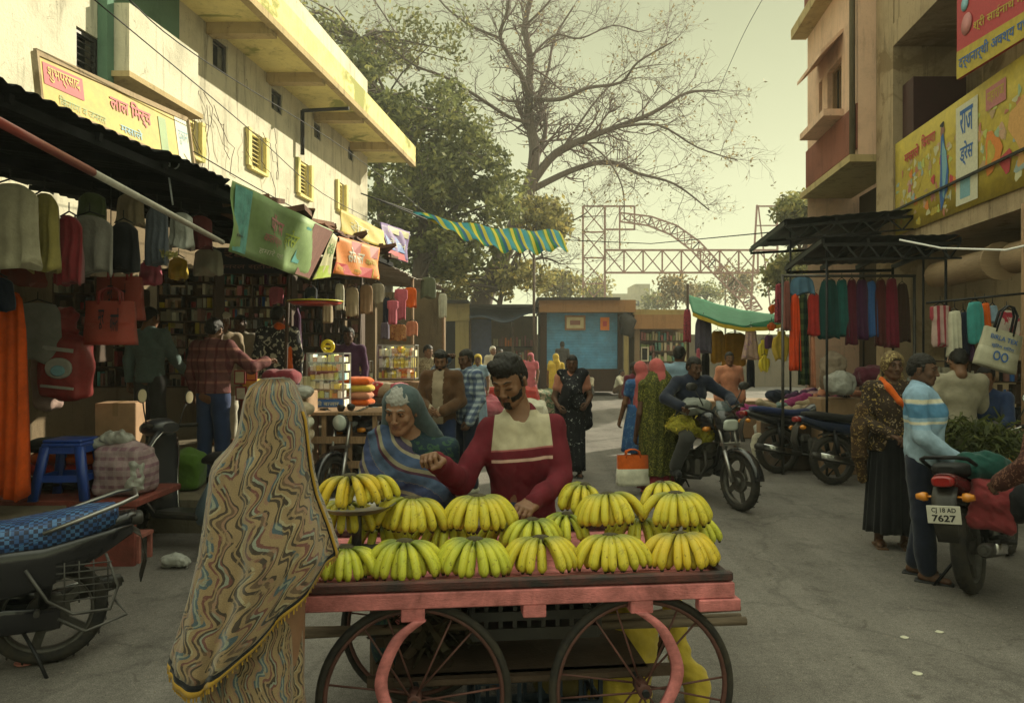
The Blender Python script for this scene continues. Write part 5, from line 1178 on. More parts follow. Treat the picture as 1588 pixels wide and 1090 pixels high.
    b = MB(); b.sup([((0, -.42, .80), (.07, 0, 0), (0, 0, .038)), ((0, -.47, .80), (.062, 0, 0), (0, 0, .034)), ((0, -.48, .80), (.045, 0, 0), (0, 0, .024))], 14, 3); A(b, 'tail_light', M_redl if lights else M_plast)
    b = MB(); b.rings([[(x * .07, -.40, .76), (x * .072, -.47, .70), (x * .07, -.50, .55), (x * .06, -.47, .42)] for x in (-1, -.5, 0, .5, 1)], closed=False, caps=False); o = A(b, 'tail_flap', M_plast); o.modifiers.new('t', 'SOLIDIFY').thickness = .005
    for x in (-1, 1) if lights else ():
        b = MB(); b.tube([(x * .06, -.43, .70), (x * .11, -.44, .70)], .008, 6); b.use(M_plast); b.sup([((x * .10, -.44, .70), (0, .028, 0), (0, 0, .026)), ((x * .125, -.44, .70), (0, .034, 0), (0, 0, .03)), ((x * .165, -.44, .70), (0, .02, 0), (0, 0, .018))], 12, 2); b.mats = []; A(b, 'indicator', M_amber)
        b = MB(); b.sup([((x * .10, .90, .80), (0, .025, 0), (0, 0, .024)), ((x * .15, .90, .80), (0, .03, 0), (0, 0, .028)), ((x * .18, .90, .80), (0, .016, 0), (0, 0, .016))], 12, 2); A(b, 'indicator', M_amber)
    if plate:
        b = MB(); b.box((0, -.512, .60), (.19, .006, .112), None, .002); pl = A(b, 'number_plate', M_plate); q = lambda u, v: V3(.10 - .20 * (1 - u), -.5165 - (v - .5) * .0069, .60 + (v - .5) * .115); b = MB()
        qq = lambda u, v: V3(-.088 + .176 * u, -.5165, .60 + (v - .5) * .104)
        write(b, plate[0], qq, (.12, .56, .9, .92), M_wire, .02); write(b, plate[1], qq, (.12, .08, .88, .50), M_wire, .03); b.mats = []; A(b, 'plate_writing', M_wire, pl)
    # front end
    b = MB(); b.tube([(-.34, .86, 1.04), (-.26, .90, 1.04), (-.10, .95, .98), (.10, .95, .98), (.26, .90, 1.04), (.34, .86, 1.04)], .012, 8); hb = A(b, 'handlebar', M_chrome if not cowl else M_blackiron)
    for x in (-1, 1):
        b = MB(); b.tube([(x * .25, .905, 1.04), (x * .37, .845, 1.04)], .018, 10); A(b, 'grip', M_rubber, hb); b = MB(); b.tube([(x * .24, .93, 1.03), (x * .36, .90, 1.02)], .006, 6); A(b, 'lever', M_steel, hb)
        if mirror:
            b = MB(); b.tube([(x * .20, .93, 1.05), (x * .25, .93, 1.14), (x * .30, .92, 1.22)], .006, 6); mo = A(b, 'mirror', M_plast); b = MB(); b.sup([((x * .33, .935, 1.25), (.02, 0, 0), (0, 0, .02)), ((x * .33, .925, 1.25), (.065, 0, 0), (0, 0, .042)), ((x * .33, .905, 1.25), (.068, 0, 0), (0, 0, .045))], 16, 2.3); A(b, 'mirror_housing', M_plast, mo); b = MB(); b.sup([((x * .33, .904, 1.25), (.062, 0, 0), (0, 0, .04)), ((x * .33, .902, 1.25), (.062, 0, 0), (0, 0, .04))], 16, 2.3); A(b, 'mirror_glass', M_mir, mo)
    if cowl:
        b = MB(); b.sup([((0, .93, .92), (.10, 0, 0), (0, 0, .13)), ((0, 1.02, .90), (.125, 0, 0), (0, 0, .13)), ((0, 1.09, .88), (.115, 0, 0), (0, 0, .10)), ((0, 1.13, .87), (.09, 0, 0), (0, 0, .07))], 20, 2.8); A(b, 'cowl', cowl)
        b = MB(); b.sup([((0, 1.10, .86), (.095, 0, 0), (0, 0, .062)), ((0, 1.135, .86), (.09, 0, 0), (0, 0, .058)), ((0, 1.145, .86), (.06, 0, 0), (0, 0, .04))], 20, 3.4); A(b, 'headlight', M_lens)
        b = MB(); b.rings([[(x * .11, 1.09 - .04 * x * x, .95), (x * .10, 1.05 - .04 * x * x, 1.03), (x * .07, 1.0 - .03 * x * x, 1.10)] for x in (-1, -.5, 0, .5, 1)], closed=False, caps=False); o = A(b, 'windscreen', mat('smoked_screen', (.06, .08, .09), .12, .1, bmp=0, spec=.7)); o.modifiers.new('t', 'SOLIDIFY').thickness = .004
    else:
        b = MB(); b.lathe((0, .97, .90), [(.02, 0), (.07, .02), (.09, .09), (.092, .11)], 22, axis=(0, 1, 0)); h = A(b, 'headlight', M_plast); b = MB(); b.lathe((0, 1.075, .90), [(.088, 0), (.07, .02), (0, .03)], 22, axis=(0, 1, 0)); A(b, 'lens', M_lens, h)
        b = MB()
        for x in (-.06, .06): b.lathe((x, .95, 1.02), [(.03, 0), (.042, .03), (.042, .05), (0, .052)], 14, axis=(0, -.5, 1))
        A(b, 'instrument', M_plast)
    b = MB(); b.tube([(-.07, .12, .24), (-.16, .05, .12), (-.24, -.0, .015)], .011, 6); A(b, 'side_stand', M_blackiron)
    b = MB(); b.tube([(-.20, .36, .28), (.20, .36, .28)], .012, 6)
    for x in (-1, 1): b.tube([(x * .13, .36, .28), (x * .22, .36, .285)], .018, 8); b.tube([(x * .12, .05, .36), (x * .22, .05, .38)], .016, 8)
    A(b, 'footpeg', M_rubber)
    if rail is not None:
        b = MB(); b.tube([(-.135, .02, .80), (-.145, -.15, .86), (-.135, -.36, .93), (-.09, -.44, .95), (.09, -.44, .95), (.135, -.36, .93), (.145, -.15, .86), (.135, .02, .80)], .0125, 10); A(b, 'grab_rail', rail)
    if guard:
        b = MB()
        for x in ((-1,) if guard == 1 else (1, -1)):
            b.tube([(x * .17, .1, .62), (x * .20, .0, .44), (x * .23, -.12, .36), (x * .24, -.30, .36), (x * .22, -.34, .48), (x * .17, -.28, .66)], .009, 6); b.tube([(x * .2, -.32, .40), (x * .30, -.38, .34), (x * .30, -.18, .28), (x * .22, -.05, .34)], .008, 6)
            for k in range(6): z = .42 + k * .04; b.tube([(x * .18, -.04, z), (x * .20, -.31, z)], .004, 4)
            for k in range(4): y = -.08 - k * .07; b.tube([(x * .18, y, .40), (x * .19, y, .64)], .004, 4)
        A(b, 'saree_guard', M_iron)
    return t
def scooter(label, loc, az, body, tail, lean=0.):
    t = thing('scooter', label, 'scooter', loc, -az); t.rotation_euler = (0, lean, -az); A = lambda b, n, m, p=None: b.build_local(n, p or t, m)
    wheel(t, (0, 0, .23), .23, .09); wheel(t, (0, 1.22, .23), .23, .09)
    b = MB(); b.sup([((0, .42, .30), (.14, 0, 0), (0, 0, .12)), ((0, .30, .45), (.17, 0, 0), (0, 0, .20)), ((0, .0, .56), (.18, 0, 0), (0, 0, .20)), ((0, -.25, .62), (.15, 0, 0), (0, 0, .14)), ((0, -.46, .68), (.07, 0, 0), (0, 0, .06)), ((0, -.50, .69), (.03, 0, 0), (0, 0, .03))], 22, 2.6); A(b, 'rear_body', tail)
    b = MB(); b.sup([((0, .10, .46), (.185, 0, 0), (0, 0, .022)), ((0, -.25, .56), (.158, 0, 0), (0, 0, .02)), ((0, -.47, .65), (.075, 0, 0), (0, 0, .016))], 14); A(b, 'side_stripe', paint('crimson_stripe', (.30, .015, .03)))
    b = MB(); b.sup([((0, .42, .72), (.10, 0, 0), (0, 0, .03)), ((0, .34, .74), (.14, 0, 0), (0, 0, .055)), ((0, .05, .76), (.15, 0, 0), (0, 0, .06)), ((0, -.26, .80), (.13, 0, 0), (0, 0, .05)), ((0, -.34, .81), (.08, 0, 0), (0, 0, .03))], 18, 3); A(b, 'seat', M_seat)
    b = MB(); b.tube([(-.13, -.15, .74), (-.14, -.38, .80), (-.06, -.48, .82), (.06, -.48, .82), (.14, -.38, .80), (.13, -.15, .74)], .011, 8); A(b, 'grab_rail', M_chrome)
    b = MB(); b.box((0, .62, .27), (.30, .46, .06), None, .02); A(b, 'footboard', M_plast)
    rows = [[(x * w, y + .06 * abs(x) ** 2 * -1, z) for x in (-1, -.75, -.4, 0, .4, .75, 1)] for w, y, z in ((.13, .84, .26), (.20, .92, .40), (.225, .95, .58), (.20, .93, .76), (.13, .90, .88), (.08, .88, .94))]
    b = MB(); b.rings(rows, closed=False, caps=False); o = A(b, 'leg_shield', body); o.modifiers.new('t', 'SOLIDIFY').thickness = .035
    b = MB(); b.tube([rows[i][0] for i in range(6)] + [rows[i][6] for i in range(5, -1, -1)], .009, 6); A(b, 'shield_trim', M_chrome)
    b = MB(); b.sup([((0, .95, .55), (.09, 0, 0), (0, 0, .22)), ((0, 1.05, .52), (.08, 0, 0), (0, 0, .2)), ((0, 1.10, .5), (.05, 0, 0), (0, 0, .14))], 16); A(b, 'front_panel', body)
    b = MB(); b.sup([((0, 1.0, .46), (.07, 0, 0), (0, 0, .03)), ((0, 1.16, .49), (.09, 0, 0), (0, 0, .04)), ((0, 1.34, .43), (.08, 0, 0), (0, 0, .03)), ((0, 1.42, .36), (.04, 0, 0), (0, 0, .02))], 16); A(b, 'front_mudguard', body)
    b = MB(); b.tube([(0, .98, .60), (0, 1.12, .3)], .03, 8); b.tube([(.07, 1.1, .4), (.07, 1.22, .23)], .018, 8); A(b, 'fork', M_steel)
    b = MB(); b.sup([((0, .80, .98), (.10, 0, 0), (0, 0, .04)), ((0, .90, .99), (.15, 0, 0), (0, 0, .07)), ((0, 1.00, .97), (.12, 0, 0), (0, 0, .07)), ((0, 1.05, .96), (.07, 0, 0), (0, 0, .04))], 18); hb = A(b, 'handlebar_cover', body)
    b = MB(); b.sup([((0, 1.0, .975), (.105, 0, 0), (0, 0, .055)), ((0, 1.045, .965), (.09, 0, 0), (0, 0, .045)), ((0, 1.07, .96), (.05, 0, 0), (0, 0, .025))], 18); A(b, 'headlight', M_lens)
    for x in (-1, 1):
        b = MB(); b.tube([(x * .14, .88, .99), (x * .33, .80, 1.0)], .018, 10); A(b, 'grip', M_rubber); b = MB(); b.tube([(x * .2, .88, 1.0), (x * .24, .88, 1.12), (x * .27, .87, 1.2)], .006, 6); mo = A(b, 'mirror', M_plast); b = MB(); b.sup([((x * .29, .88, 1.24), (.05, 0, 0), (0, 0, .05)), ((x * .29, .862, 1.24), (.055, 0, 0), (0, 0, .06))], 16, 2.1); A(b, 'mirror_housing', M_plast, mo); b = MB(); b.sup([((x * .29, .861, 1.24), (.048, 0, 0), (0, 0, .053)), ((x * .29, .859, 1.24), (.048, 0, 0), (0, 0, .053))], 16, 2.1); A(b, 'mirror_glass', mat('mirror_warm', (.5, .42, .28), .3, .1, bmp=0), mo)
    b = MB(); b.sup([((0, -.49, .70), (.06, 0, 0), (0, 0, .03)), ((0, -.53, .70), (.035, 0, 0), (0, 0, .018))], 12); A(b, 'tail_light', M_redl)
    b = MB(); b.tube([(.12, .2, .26), (.15, -.2, .27), (.15, -.3, .28)], [.04, .05, .03], 12); A(b, 'exhaust', M_plast)
    return t
P_black = paint('gloss_black', (.012, .012, .015), .22); P_dkred = paint('dark_red_paint', (.10, .012, .014), .25); P_navy = paint('navy_paint', (.012, .02, .05), .25); P_bluegrey = paint('blue_grey_panel', (.13, .19, .24), .3)
M_plaid = checks('blue_plaid_seat_cover', (.04, .10, .24), (.015, .03, .08), (.02, .05, .16), 24, 0); 
def plaidseat():
    m, t, b = new_mat('woven_blue_seat_cover'); b.inputs['Roughness'].default_value = .5; tc = N(t, 'ShaderNodeTexCoord'); ck = N(t, 'ShaderNodeTexChecker'); ck.inputs['Scale'].default_value = 46; t.links.new(tc.outputs['Object'], ck.inputs[0])
    c2 = N(t, 'ShaderNodeTexChecker'); c2.inputs['Scale'].default_value = 12; t.links.new(tc.outputs['Object'], c2.inputs[0]); a = mixc(t, c2.outputs[1], (.03, .09, .26), (.06, .16, .36)); c = mixc(t, ck.outputs[1], a, (.012, .02, .06)); t.links.new(c, b.inputs['Base Color']); bump(t, b, ck.outputs[1], .3, .004); return m
bb = motorcycle('parked motorcycle with a woven blue seat cover and bright rear rail, nearest left', (-2.42, 3.86, 0), radians(-121), P_black, seat_m=plaidseat(), lean=-.10, lights=False, st=1.7, rail=M_steel, guard=True, spokes=0)
b = MB(); b.tube([(.02, .70, 1.0), (.06, .56, .97), (.07, .44, .90), (.05, .36, .88)], .016, 8); b.tube([(-.05, .66, 1.0), (0, .5, .96), (.03, .38, .90)], .013, 8); b.build_local('lock_cable', bb, M_plast); b = MB()
for x in (-1, 1): b.sup([((x * .10, .42, .60), (.03, 0, 0), (0, 0, .06)), ((x * .12, .28, .58), (.035, 0, 0), (0, 0, .14)), ((x * .13, .02, .60), (.035, 0, 0), (0, 0, .12)), ((x * .11, -.26, .70), (.03, 0, 0), (0, 0, .07)), ((x * .08, -.42, .76), (.02, 0, 0), (0, 0, .03))], 16, 2.8)
for x in (-1, 1): b.sup([((x * .115, .45, .33), (.012, 0, 0), (0, 0, .05)), ((x * .115, .2, .32), (.014, 0, 0), (0, 0, .075)), ((x * .115, -.06, .30), (.012, 0, 0), (0, 0, .06))], 12)
b.build_local('body_cover', bb, P_black); bb.scale = (.91, .91, .91)
motorcycle('black motorcycle with a navy seat parked by the clothes stall, left of a parked pair', (3.55, 9.85, 0), radians(84), P_black, seat_m=cloth('navy_seat', (.02, .03, .09)), lean=-.12, spokes=28, mirror=True, cowl=P_black)
motorcycle('black motorcycle with a glossy tank parked nearer the woman in the black skirt', (3.92, 9.0, 0), radians(80), P_navy, lean=-.12, spokes=0, mirror=True, cowl=P_black)
motorcycle('black motorcycle carrying a rider in a dark shirt and a load of yellow flowers', (1.88, 8.72, 0), radians(160), P_black, spokes=0, cowl=P_black, mirror=True, plate=None, lean=.0, group=None)
rb = motorcycle('dark red motorcycle with number plate 7627 and a red bag at the right edge', (3.10, 4.97, 0), radians(43), P_dkred, lean=-.10, spokes=0, plate=('CJ 18 AD', '7627'), rail=M_blackiron, group=None, mirror=True)
motorcycle('dark motorcycle with raised handlebar parked behind the elderly woman', (-1.30, 8.5, 0), radians(200), P_black, lean=.1, spokes=28, group='motorcycles parked along the street', mirror=False)
scooter('black scooter with silver trimmed leg shield facing the left shops', (-2.13, 6.0, 0), radians(-76), paint('grey_black_panel', (.035, .036, .042), .3), P_bluegrey, .08)
# --- the vendor behind the cart
YV = 3.68
vl, vr = (P(806, 545, YV).x, YV, 0), pi
I_ = lambda px, py, y: inv(vl, vr, P(px, py, y))
J = joints(.985); zz = lambda z: V3(0, 0, z)
J.update(hip=I_(812, 800, YV + .02), chest=I_(808, 712, YV), neck=I_(808, 643, YV + .01), head=I_(790, 590, YV - .05), sR=I_(762, 668, YV), sL=I_(856, 663, YV + .02), eR=I_(716, 748, YV - .12), wR=I_(676, 716, YV - .42), eL=I_(872, 742, YV - .10), wL=I_(828, 778, YV - .36), hR=I_(785, 850, YV + .03), hL=I_(838, 850, YV + .03), kR=I_(780, 940, YV + .03), kL=I_(842, 940, YV + .03))
sx0 = (J['sR'].x + J['sL'].x) / 2; hw0 = abs(J['sR'].x - J['sL'].x) / 2; yo = I_(808, 692, YV).z; st = I_(808, 704, YV).z
def jersey():
    m, t, b = new_mat('maroon_and_beige_jersey'); b.inputs['Roughness'].default_value = .9; b.inputs['Specular IOR Level'].default_value = .12
    tc = N(t, 'ShaderNodeTexCoord'); sp = N(t, 'ShaderNodeSeparateXYZ'); t.links.new(tc.outputs['Object'], sp.inputs[0])
    def q(op, a, bb=None, c=None):
        n = N(t, 'ShaderNodeMath', operation=op)
        for i, v in enumerate((a, bb, c)):
            if v is None: continue
            if isinstance(v, (int, float)): n.inputs[i].default_value = v
            else: t.links.new(v, n.inputs[i])
        return n.outputs[0]
    dx = q('SUBTRACT', sp.outputs[0], sx0); z = q('MULTIPLY_ADD', dx, .09, sp.outputs[2]); ad = q('ABSOLUTE', dx)
    lim = q('SUBTRACT', hw0 * .99, q('MULTIPLY', q('SUBTRACT', z, yo), .10)); inb = q('LESS_THAN', ad, lim); fr = q('GREATER_THAN', z, yo); neck = q('LESS_THAN', sp.outputs[2], J['neck'].z + .028)
    c = mixc(t, q('MULTIPLY', q('MULTIPLY', inb, fr), neck), (.115, .016, .024), (.40, .355, .25))
    st_ = q('MULTIPLY', q('LESS_THAN', q('ABSOLUTE', q('SUBTRACT', z, st - .012)), .0075), q('LESS_THAN', ad, hw0 * .98)); c = mixc(t, st_, c, (.50, .34, .28))
    e1 = q('MULTIPLY', q('LESS_THAN', q('ABSOLUTE', q('SUBTRACT', z, yo)), .004), inb); c = mixc(t, e1, c, (.30, .10, .10))
    c = mixc(t, 1.0, c, ramp(t, noise(t, 11, 6, .6), [(.3, .78), (.7, 1.18)]), 'MULTIPLY'); t.links.new(c, b.inputs['Base Color']); bump(t, b, mixc(t, .4, noise(t, 420, 3, .6), noise(t, 16, 5, .6)), .4, .006); return m
v_, Rv = person('bearded young man in maroon and beige jersey reaching across the bananas on the pink cart', vl, vr, J, SK_brown, top=dict(m=jersey(), hem=None, extend=.10, amp=.0095, freq=25, loose=.011, name='jersey'), bottom=dict(m=F_denim), hair=('tall', 'black'), look=(-.40, -.44, .06), lod=0, curl=(1.1, .5), palm=(V3(.3, .2, 1), V3(-.2, .2, 1)), beard='beard', closed=True, hs=.99, size=1.05, fat=.97)
b = MB(); b.tube([J['wL'].lerp(J['eL'], .10) + V3(0, 0, 0), J['wL'].lerp(J['eL'], .17)], [.036, .0375], 14); b.build_local('wristband', v_, paint('green_band', (.14, .42, .10), .5))

# --- elderly woman seated behind the scale
YE = 3.72
el, er = (P(640, 545, YE).x, YE, 0), pi
I_ = lambda px, py, y: inv(el, er, P(px, py, y))
J = joints(.9)
J.update(hip=I_(650, 840, YE + .12), chest=I_(650, 735, YE + .05), neck=I_(640, 672, YE + .03), head=I_(622, 636, YE - .07), sR=I_(595, 695, YE), sL=I_(694, 698, YE + .05), eR=I_(580, 770, YE - .05), wR=I_(628, 765, YE - .02), eL=I_(706, 775, YE + .03), wL=I_(708, 835, YE - .02),
         hR=I_(625, 880, 3.75), hL=I_(675, 880, 3.75), kR=I_(610, 900, 3.66), kL=I_(690, 900, 3.66), aR=I_(615, 1000, 3.66), aL=I_(685, 1000, 3.66))
F_sari = floral('dark_green_blue_sari', (.018, .035, .05), (.04, .08, .05), 26, .54)
F_shawl = bandmat('blue_beige_shawl', [(0, (.045, .06, .13)), (.22, (.22, .19, .13)), (.30, (.06, .05, .09)), (.40, (.26, .23, .16)), (.46, (.05, .075, .14)), (.66, (.21, .19, .13)), (.74, (.07, .03, .05)), (.80, (.06, .09, .15))], co='UV', ax=0)
e_, Re = person('grey haired elderly woman in a striped blue shawl sitting behind the stacked bananas', el, er, J, SK_mid, top=dict(m=F_sari, sleeve='cap', hem=None, amp=.008, name='blouse', loose=.01), bottom=dict(kind='lap', m=F_sari), hair=('tied', 'grey'), look=(-.22, -.28, -.05), lod=0, curl=(.9, .4), palm=(V3(0, 0, 1), V3(0, .5, .6)), kind='old', hs=1.03, size=.94, fat=1.05)
# shawl over the chest and arm, head cloth
s = Sdf(); H_ = J['head']
hp = lambda x, y, z: tuple(H_ + Re @ V3(x, y, z))
s.ell(hp(0, -.03, .036), (.090, .100, .088), .03); s.cap(hp(.06, -.03, .02), tuple(J['sR'] + V3(-.03, -.01, .03)), .045, .05, .04); s.cap(hp(-.06, -.05, 0), tuple(J['sL'] + V3(.05, -.04, .02)), .04, .05, .04); s.cap(hp(0, -.08, -.02), tuple(J['neck'] + V3(0, -.08, -.1)), .07, .08, .04)
s.ell(hp(0, .072, -.03), (.072, .085, .108), .012, sub=True)
extra(e_, 'head_cloth', s, cloth('faded_teal_veil', (.055, .078, .085)), .006, amp=.004, freq=45)
a = I_
s = Sdf()
s.chain([tuple(J['sR'] + V3(.0, .0, .03)), tuple(J['eR'] + V3(.01, 0, 0)), tuple(J['wR'] + V3(.06, -.02, -.02))], [.08, .095, .08], .05); s.cap(tuple(a(604, 700, YE - .04)), tuple(a(676, 770, YE - .06)), .10, .095, .05); s.cap(tuple(a(600, 745, YE - .04)), tuple(a(668, 795, YE - .04)), .11, .09, .05); s.cap(tuple(a(590, 690, YE)), tuple(a(640, 665, YE + .1)), .06, .05, .05)
v, f = s.mesh(.0075, amp=.015, freq=31, seed=12)
o = raw_obj('shawl', v, f, F_shawl, e_)
# stripes of the shawl run along its drape
me = o.data; ul = me.uv_layers.new(name='uv'); co = np.array([x.co[:] for x in me.vertices]); nrm = _nrm(np.array(a(676, 770, YE) - a(590, 690, YE))); per = _nrm(np.cross(nrm, [0, 1, 0])); c0 = np.array(a(640, 740, YE))
uu = ((co - c0) @ per) * 4.2 + .22 * np.sin(((co - c0) @ nrm) * 11) + 8.; li = np.zeros(len(me.loops), int); me.loops.foreach_get('vertex_index', li); uvs = np.zeros((len(li), 2)); uvs[:, 0] = np.mod(uu[li], 1.0); uvs[:, 1] = co[li, 2]; ul.data.foreach_set('uv', uvs.ravel())
b = MB(); b.box(inv(el, er, (el[0], YE + .1, .22)), (.42, .30, .50), None, .02); tag(b.build('low_box', M_woodd), 'dark box seat under the elderly woman', 'box'); bpy.data.objects['low_box'].location = (el[0], YE + .1, .22); 
for v__ in bpy.data.objects['low_box'].data.vertices: v__.co -= inv(el, er, (el[0], YE + .1, .22))

# --- woman in the patterned shawl, seen from behind
YW = 2.40; cx = P(400, 545, YW).x; wl = (cx, YW, 0)
mm = YW / F_PX
J = joints(.93, eR=(.11, .07, 1.03), wR=(.10, .16, .92), eL=(-.10, .06, 1.03), wL=(-.07, .15, .92), head=(.03, .03, 1.545))
J['head'] = V3(.035, .04, 1.395)
J['neck'] = V3(.02, -.0, 1.29); J['sR'] = V3(.09, .02, 1.20); J['sL'] = V3(-.09, .02, 1.20); J['chest'] = V3(.01, 0, 1.08)
F_flame = squiggle()
lower = [((z), cxx, 0, rx, ry, am) for z, cxx, rx, ry, am in [(1.0, -.01, .13, .08, .004), (.80, -.01, .145, .10, .008), (.55, -.012, .155, .13, .010), (.3, -.012, .162, .14, .014), (.04, -.012, .175, .15, .018)]]
w_, Rw = person('woman wrapped in a long tan flame patterned shawl seen from behind at the cart corner', wl, 0, J, SK_mid, top=dict(m=F_flame, hem=None, sleeve='short', name='blouse', amp=.004), bottom=dict(kind='skirt', m=F_flame, rows=smooth_rows(lower), n=11, seed=4), hair=None, look=(-.3, -.15, 0), lod=1, kind='woman', size=.88, shoes=None)
px_ = lambda x: (x - 400) * mm
zpy = lambda y: EYE - (y - 545) * mm
sil = [(585, 412, 430, .07), (590, 396, 440, .10), (602, 386, 447, .125), (625, 378, 456, .135), (652, 373, 465, .14), (682, 365, 469, .145), (700, 350, 471, .155), (712, 336, 473, .165), (730, 327, 475, .17), (770, 322, 484, .18), (820, 315, 503, .20), (860, 308, 515, .21), (910, 296, 505, .22), (960, 282, 490, .23), (1010, 268, 470, .235), (1045, 262, 462, .24)]
hem = [(-.30, 1008), (-.276, 1012), (-.2, 1030), (-.12, 1040), (-.06, 1044), (0, 1022), (.09, 980), (.19, 918), (.235, 880), (.26, 862)]
def pw(tab, x):
    if x <= tab[0][0]: return tab[0][1]
    for (a0, b0), (a1, b1) in zip(tab, tab[1:]):
        if x <= a1: return b0 + (b1 - b0) * (x - a0) / (a1 - a0)
    return tab[-1][1]
rows = []; NT = 46; NA = 150
for j in range(NT + 1):
    t = j / NT; row = []
    for k in range(NA):
        an = 2 * pi * k / NA + pi / 2; ca, sa = cos(an), sin(an)
        hx = .27 * ca if ca < 0 else .25 * ca
        hpy = pw(hem, hx) if sa < .2 else pw(hem, hx) - 90 * min(1, (sa - .2))
        py = 587 + (hpy - 587) * (t ** .9)
        i = max(q for q in range(len(sil) - 1) if sil[q][0] <= py + 1e-6) if py >= 587 else 0; i = min(i, len(sil) - 2); s0, s1 = sil[i], sil[i + 1]; u = min(1, max(0, (py - s0[0]) / (s1[0] - s0[0])))
        xl = px_(s0[1] + (s1[1] - s0[1]) * u); xr = px_(s0[2] + (s1[2] - s0[2]) * u); dp = s0[3] + (s1[3] - s0[3]) * u
        mx, hw = (xl + xr) / 2, (xr - xl) / 2; tt = max(0, (py - 640) / 400)
        w = -abs(sin(3.5 * an + 1.0 + t * 1.3)) ** .6 * .9 + .5 + sin(9 * an + 2.2 - t * .8) * .30 + sin(17 * an + t * 2.4) * .14; fa = .010 + .042 * tt
        # hollow beside the neck
        row.append(V3(mx + ca * (hw + fa * w * .5), .04 + sa * (dp + fa * w * 1.2), zpy(py) + .004 * sin(7 * an) * tt))
    rows.append(row)
b = MB(); n0 = len(rows); b.use(F_flame); b.rings(rows[:n0 - 2], caps=False, us=1.35, vs=1.0)
hy = cloth('ochre_fringe', (.34, .20, .03)); b.use(F_blackc); b.rings(rows[n0 - 3:n0 - 1], caps=False); b.use(hy); b.rings(rows[n0 - 2:], caps=False)
for k in range(0, NA):
    p = rows[-1][k]; b.box(p + V3(U(-.002, .002), 0, -.006), (.004, .004, .016))
b.use(F_flame); b.face([k for k in range(NA)])
o = b.build_local('shawl', w_); q = o.modifiers.new('thickness', 'SOLIDIFY'); q.thickness = .005
k0 = int(.742 * NA); ctr = V3(.05, .04, 0); ed = [rows[j][k0] + V3(.004, -.004, 0) for j in range(7, n0 - 1)]
b = MB(); b.use(F_blackc); b.tube(ed, .0045, 5); b.use(hy); b.tube([p + V3(.007, -.002, 0) for p in ed], .005, 5); b.build_local('shawl_edge', w_)
# ------------------------------------------------------------------ the other people
def at(px, y, z=0.): p = P(px, 545, y); return (p.x, y, z)
def skirt(z0=.95, z1=.04, w=.15, wb=.24, am=.02, d=.8): return smooth_rows([(z0, 0, 0, w, w * .75, .003), (z0 - .15, 0, 0, w * 1.15, w * .9, am * .3), ((z0 + z1) / 2, 0, 0, (w + wb) / 2 * 1.05, (w + wb) / 2 * d, am * .7), (z1, 0, 0, wb, wb * d, am)], 4)
TR = lambda m: dict(m=m)
def hood(t, J, Rm, m, size=1., face=True, back=.3, name='headscarf', h=.011, amp=.005):
    s = Sdf(); H = J['head']; q = lambda x, y, z: tuple(H + Rm @ (V3(x, y, z) * size)); s.ell(q(0, -.015, .035), (.092 * size, .108 * size, .098 * size), .03); s.cap(q(0, -.05, -.02), tuple(J['neck'] + V3(0, -.04, -.02)), .075 * size, .085 * size, .05)
    s.cap(tuple(J['neck'] + V3(0, -.05, 0)), tuple(J['chest'] + V3(0, -.06, -back + .15)), .09 * size, .12 * size, .06, flat=((1, 0, 0), 1.3))
    if face: s.ell(q(0, .085, -.02), (.062 * size, .08 * size, .088 * size), .012, sub=True); s.ell(tuple(J['neck'] + V3(0, .09, .02)), (.05, .06, .08), .01, sub=True)
    return extra(t, name, s, m, h, amp=amp, freq=32)
def sash(t, J, m, name='pallu', r=.05, h=.012, side=-1, long=.9):
    # cloth over one shoulder, across the chest and hanging behind
    a = J['sL'] if side < 0 else J['sR']; o = J['hR'] if side < 0 else J['hL']; s = Sdf(); s.chain([tuple(o + V3(0, .09, .12)), tuple(J['chest'] + V3(0, .115, -.02)), tuple(a + V3(-a.x * .25, .03, .065)), tuple(a + V3(-a.x * .25, -.10, -.02)), tuple(a + V3(-a.x * .2, -.15, -.35)), tuple(a + V3(-a.x * .2, -.17, -long + .3))], [.09, r * 1.6, r, r * 1.3, r * 1.6, r * 1.7], .03, flat=((1, 0, 0), 1.25)); return extra(t, name, s, m, h, amp=.008, freq=34)
M_plaidr = checks('maroon_plaid', (.13, .035, .035), (.30, .15, .12), (.06, .02, .03), 11, 9, 0, .22); M_chk = checks('blue_white_check', (.34, .40, .44), (.02, .04, .12), (.02, .04, .12), 15, 15, .3, .48)
# left shops
person('man in grey teal shirt and dark trousers, back turned inside the left shop', at(232, 7.9, .465), -.15, joints(.96, eR=(.24, .10, 1.12), wR=(.21, .30, 1.0), wL=(-.25, .0, .86)), SK_brown, top=dict(m=F_teal, hem=.86, loose=.018, amp=.010), bottom=TR(F_grey), look=(-.4, -.2, 0), size=.96, lod=1, shoes=('shoe', F_blackc))
person('man in maroon plaid shirt and blue jeans reaching over the shop counter', at(330, 7.45, .30), -.25, joints(.98, sR=(.18, .02, 1.38), eR=(.34, .16, 1.18), wR=(.40, .34, 1.24), wL=(-.25, .05, .9), head=(0, .03, 1.57)), SK_brown, top=dict(m=M_plaidr, hem=.92, loose=.022, amp=.011), bottom=TR(F_denim), look=(.1, -.1, 0), size=.98, lod=1, shoes=('shoe', F_blackc), palm=(V3(0, 0, 1), None), fat=1.1)
J = joints(.96); c_, Rc = person('old man in a pale cap standing inside the shop behind the plaid shirt', at(346, 9.2, .465), pi + .5, J, SK_brown, top=dict(m=F_sand, hem=.5, skirted=.5), bottom=TR(F_white), look=(0, -.1, 0), size=.96, lod=2, hair=('short', 'white'), curl=(.5, .5))
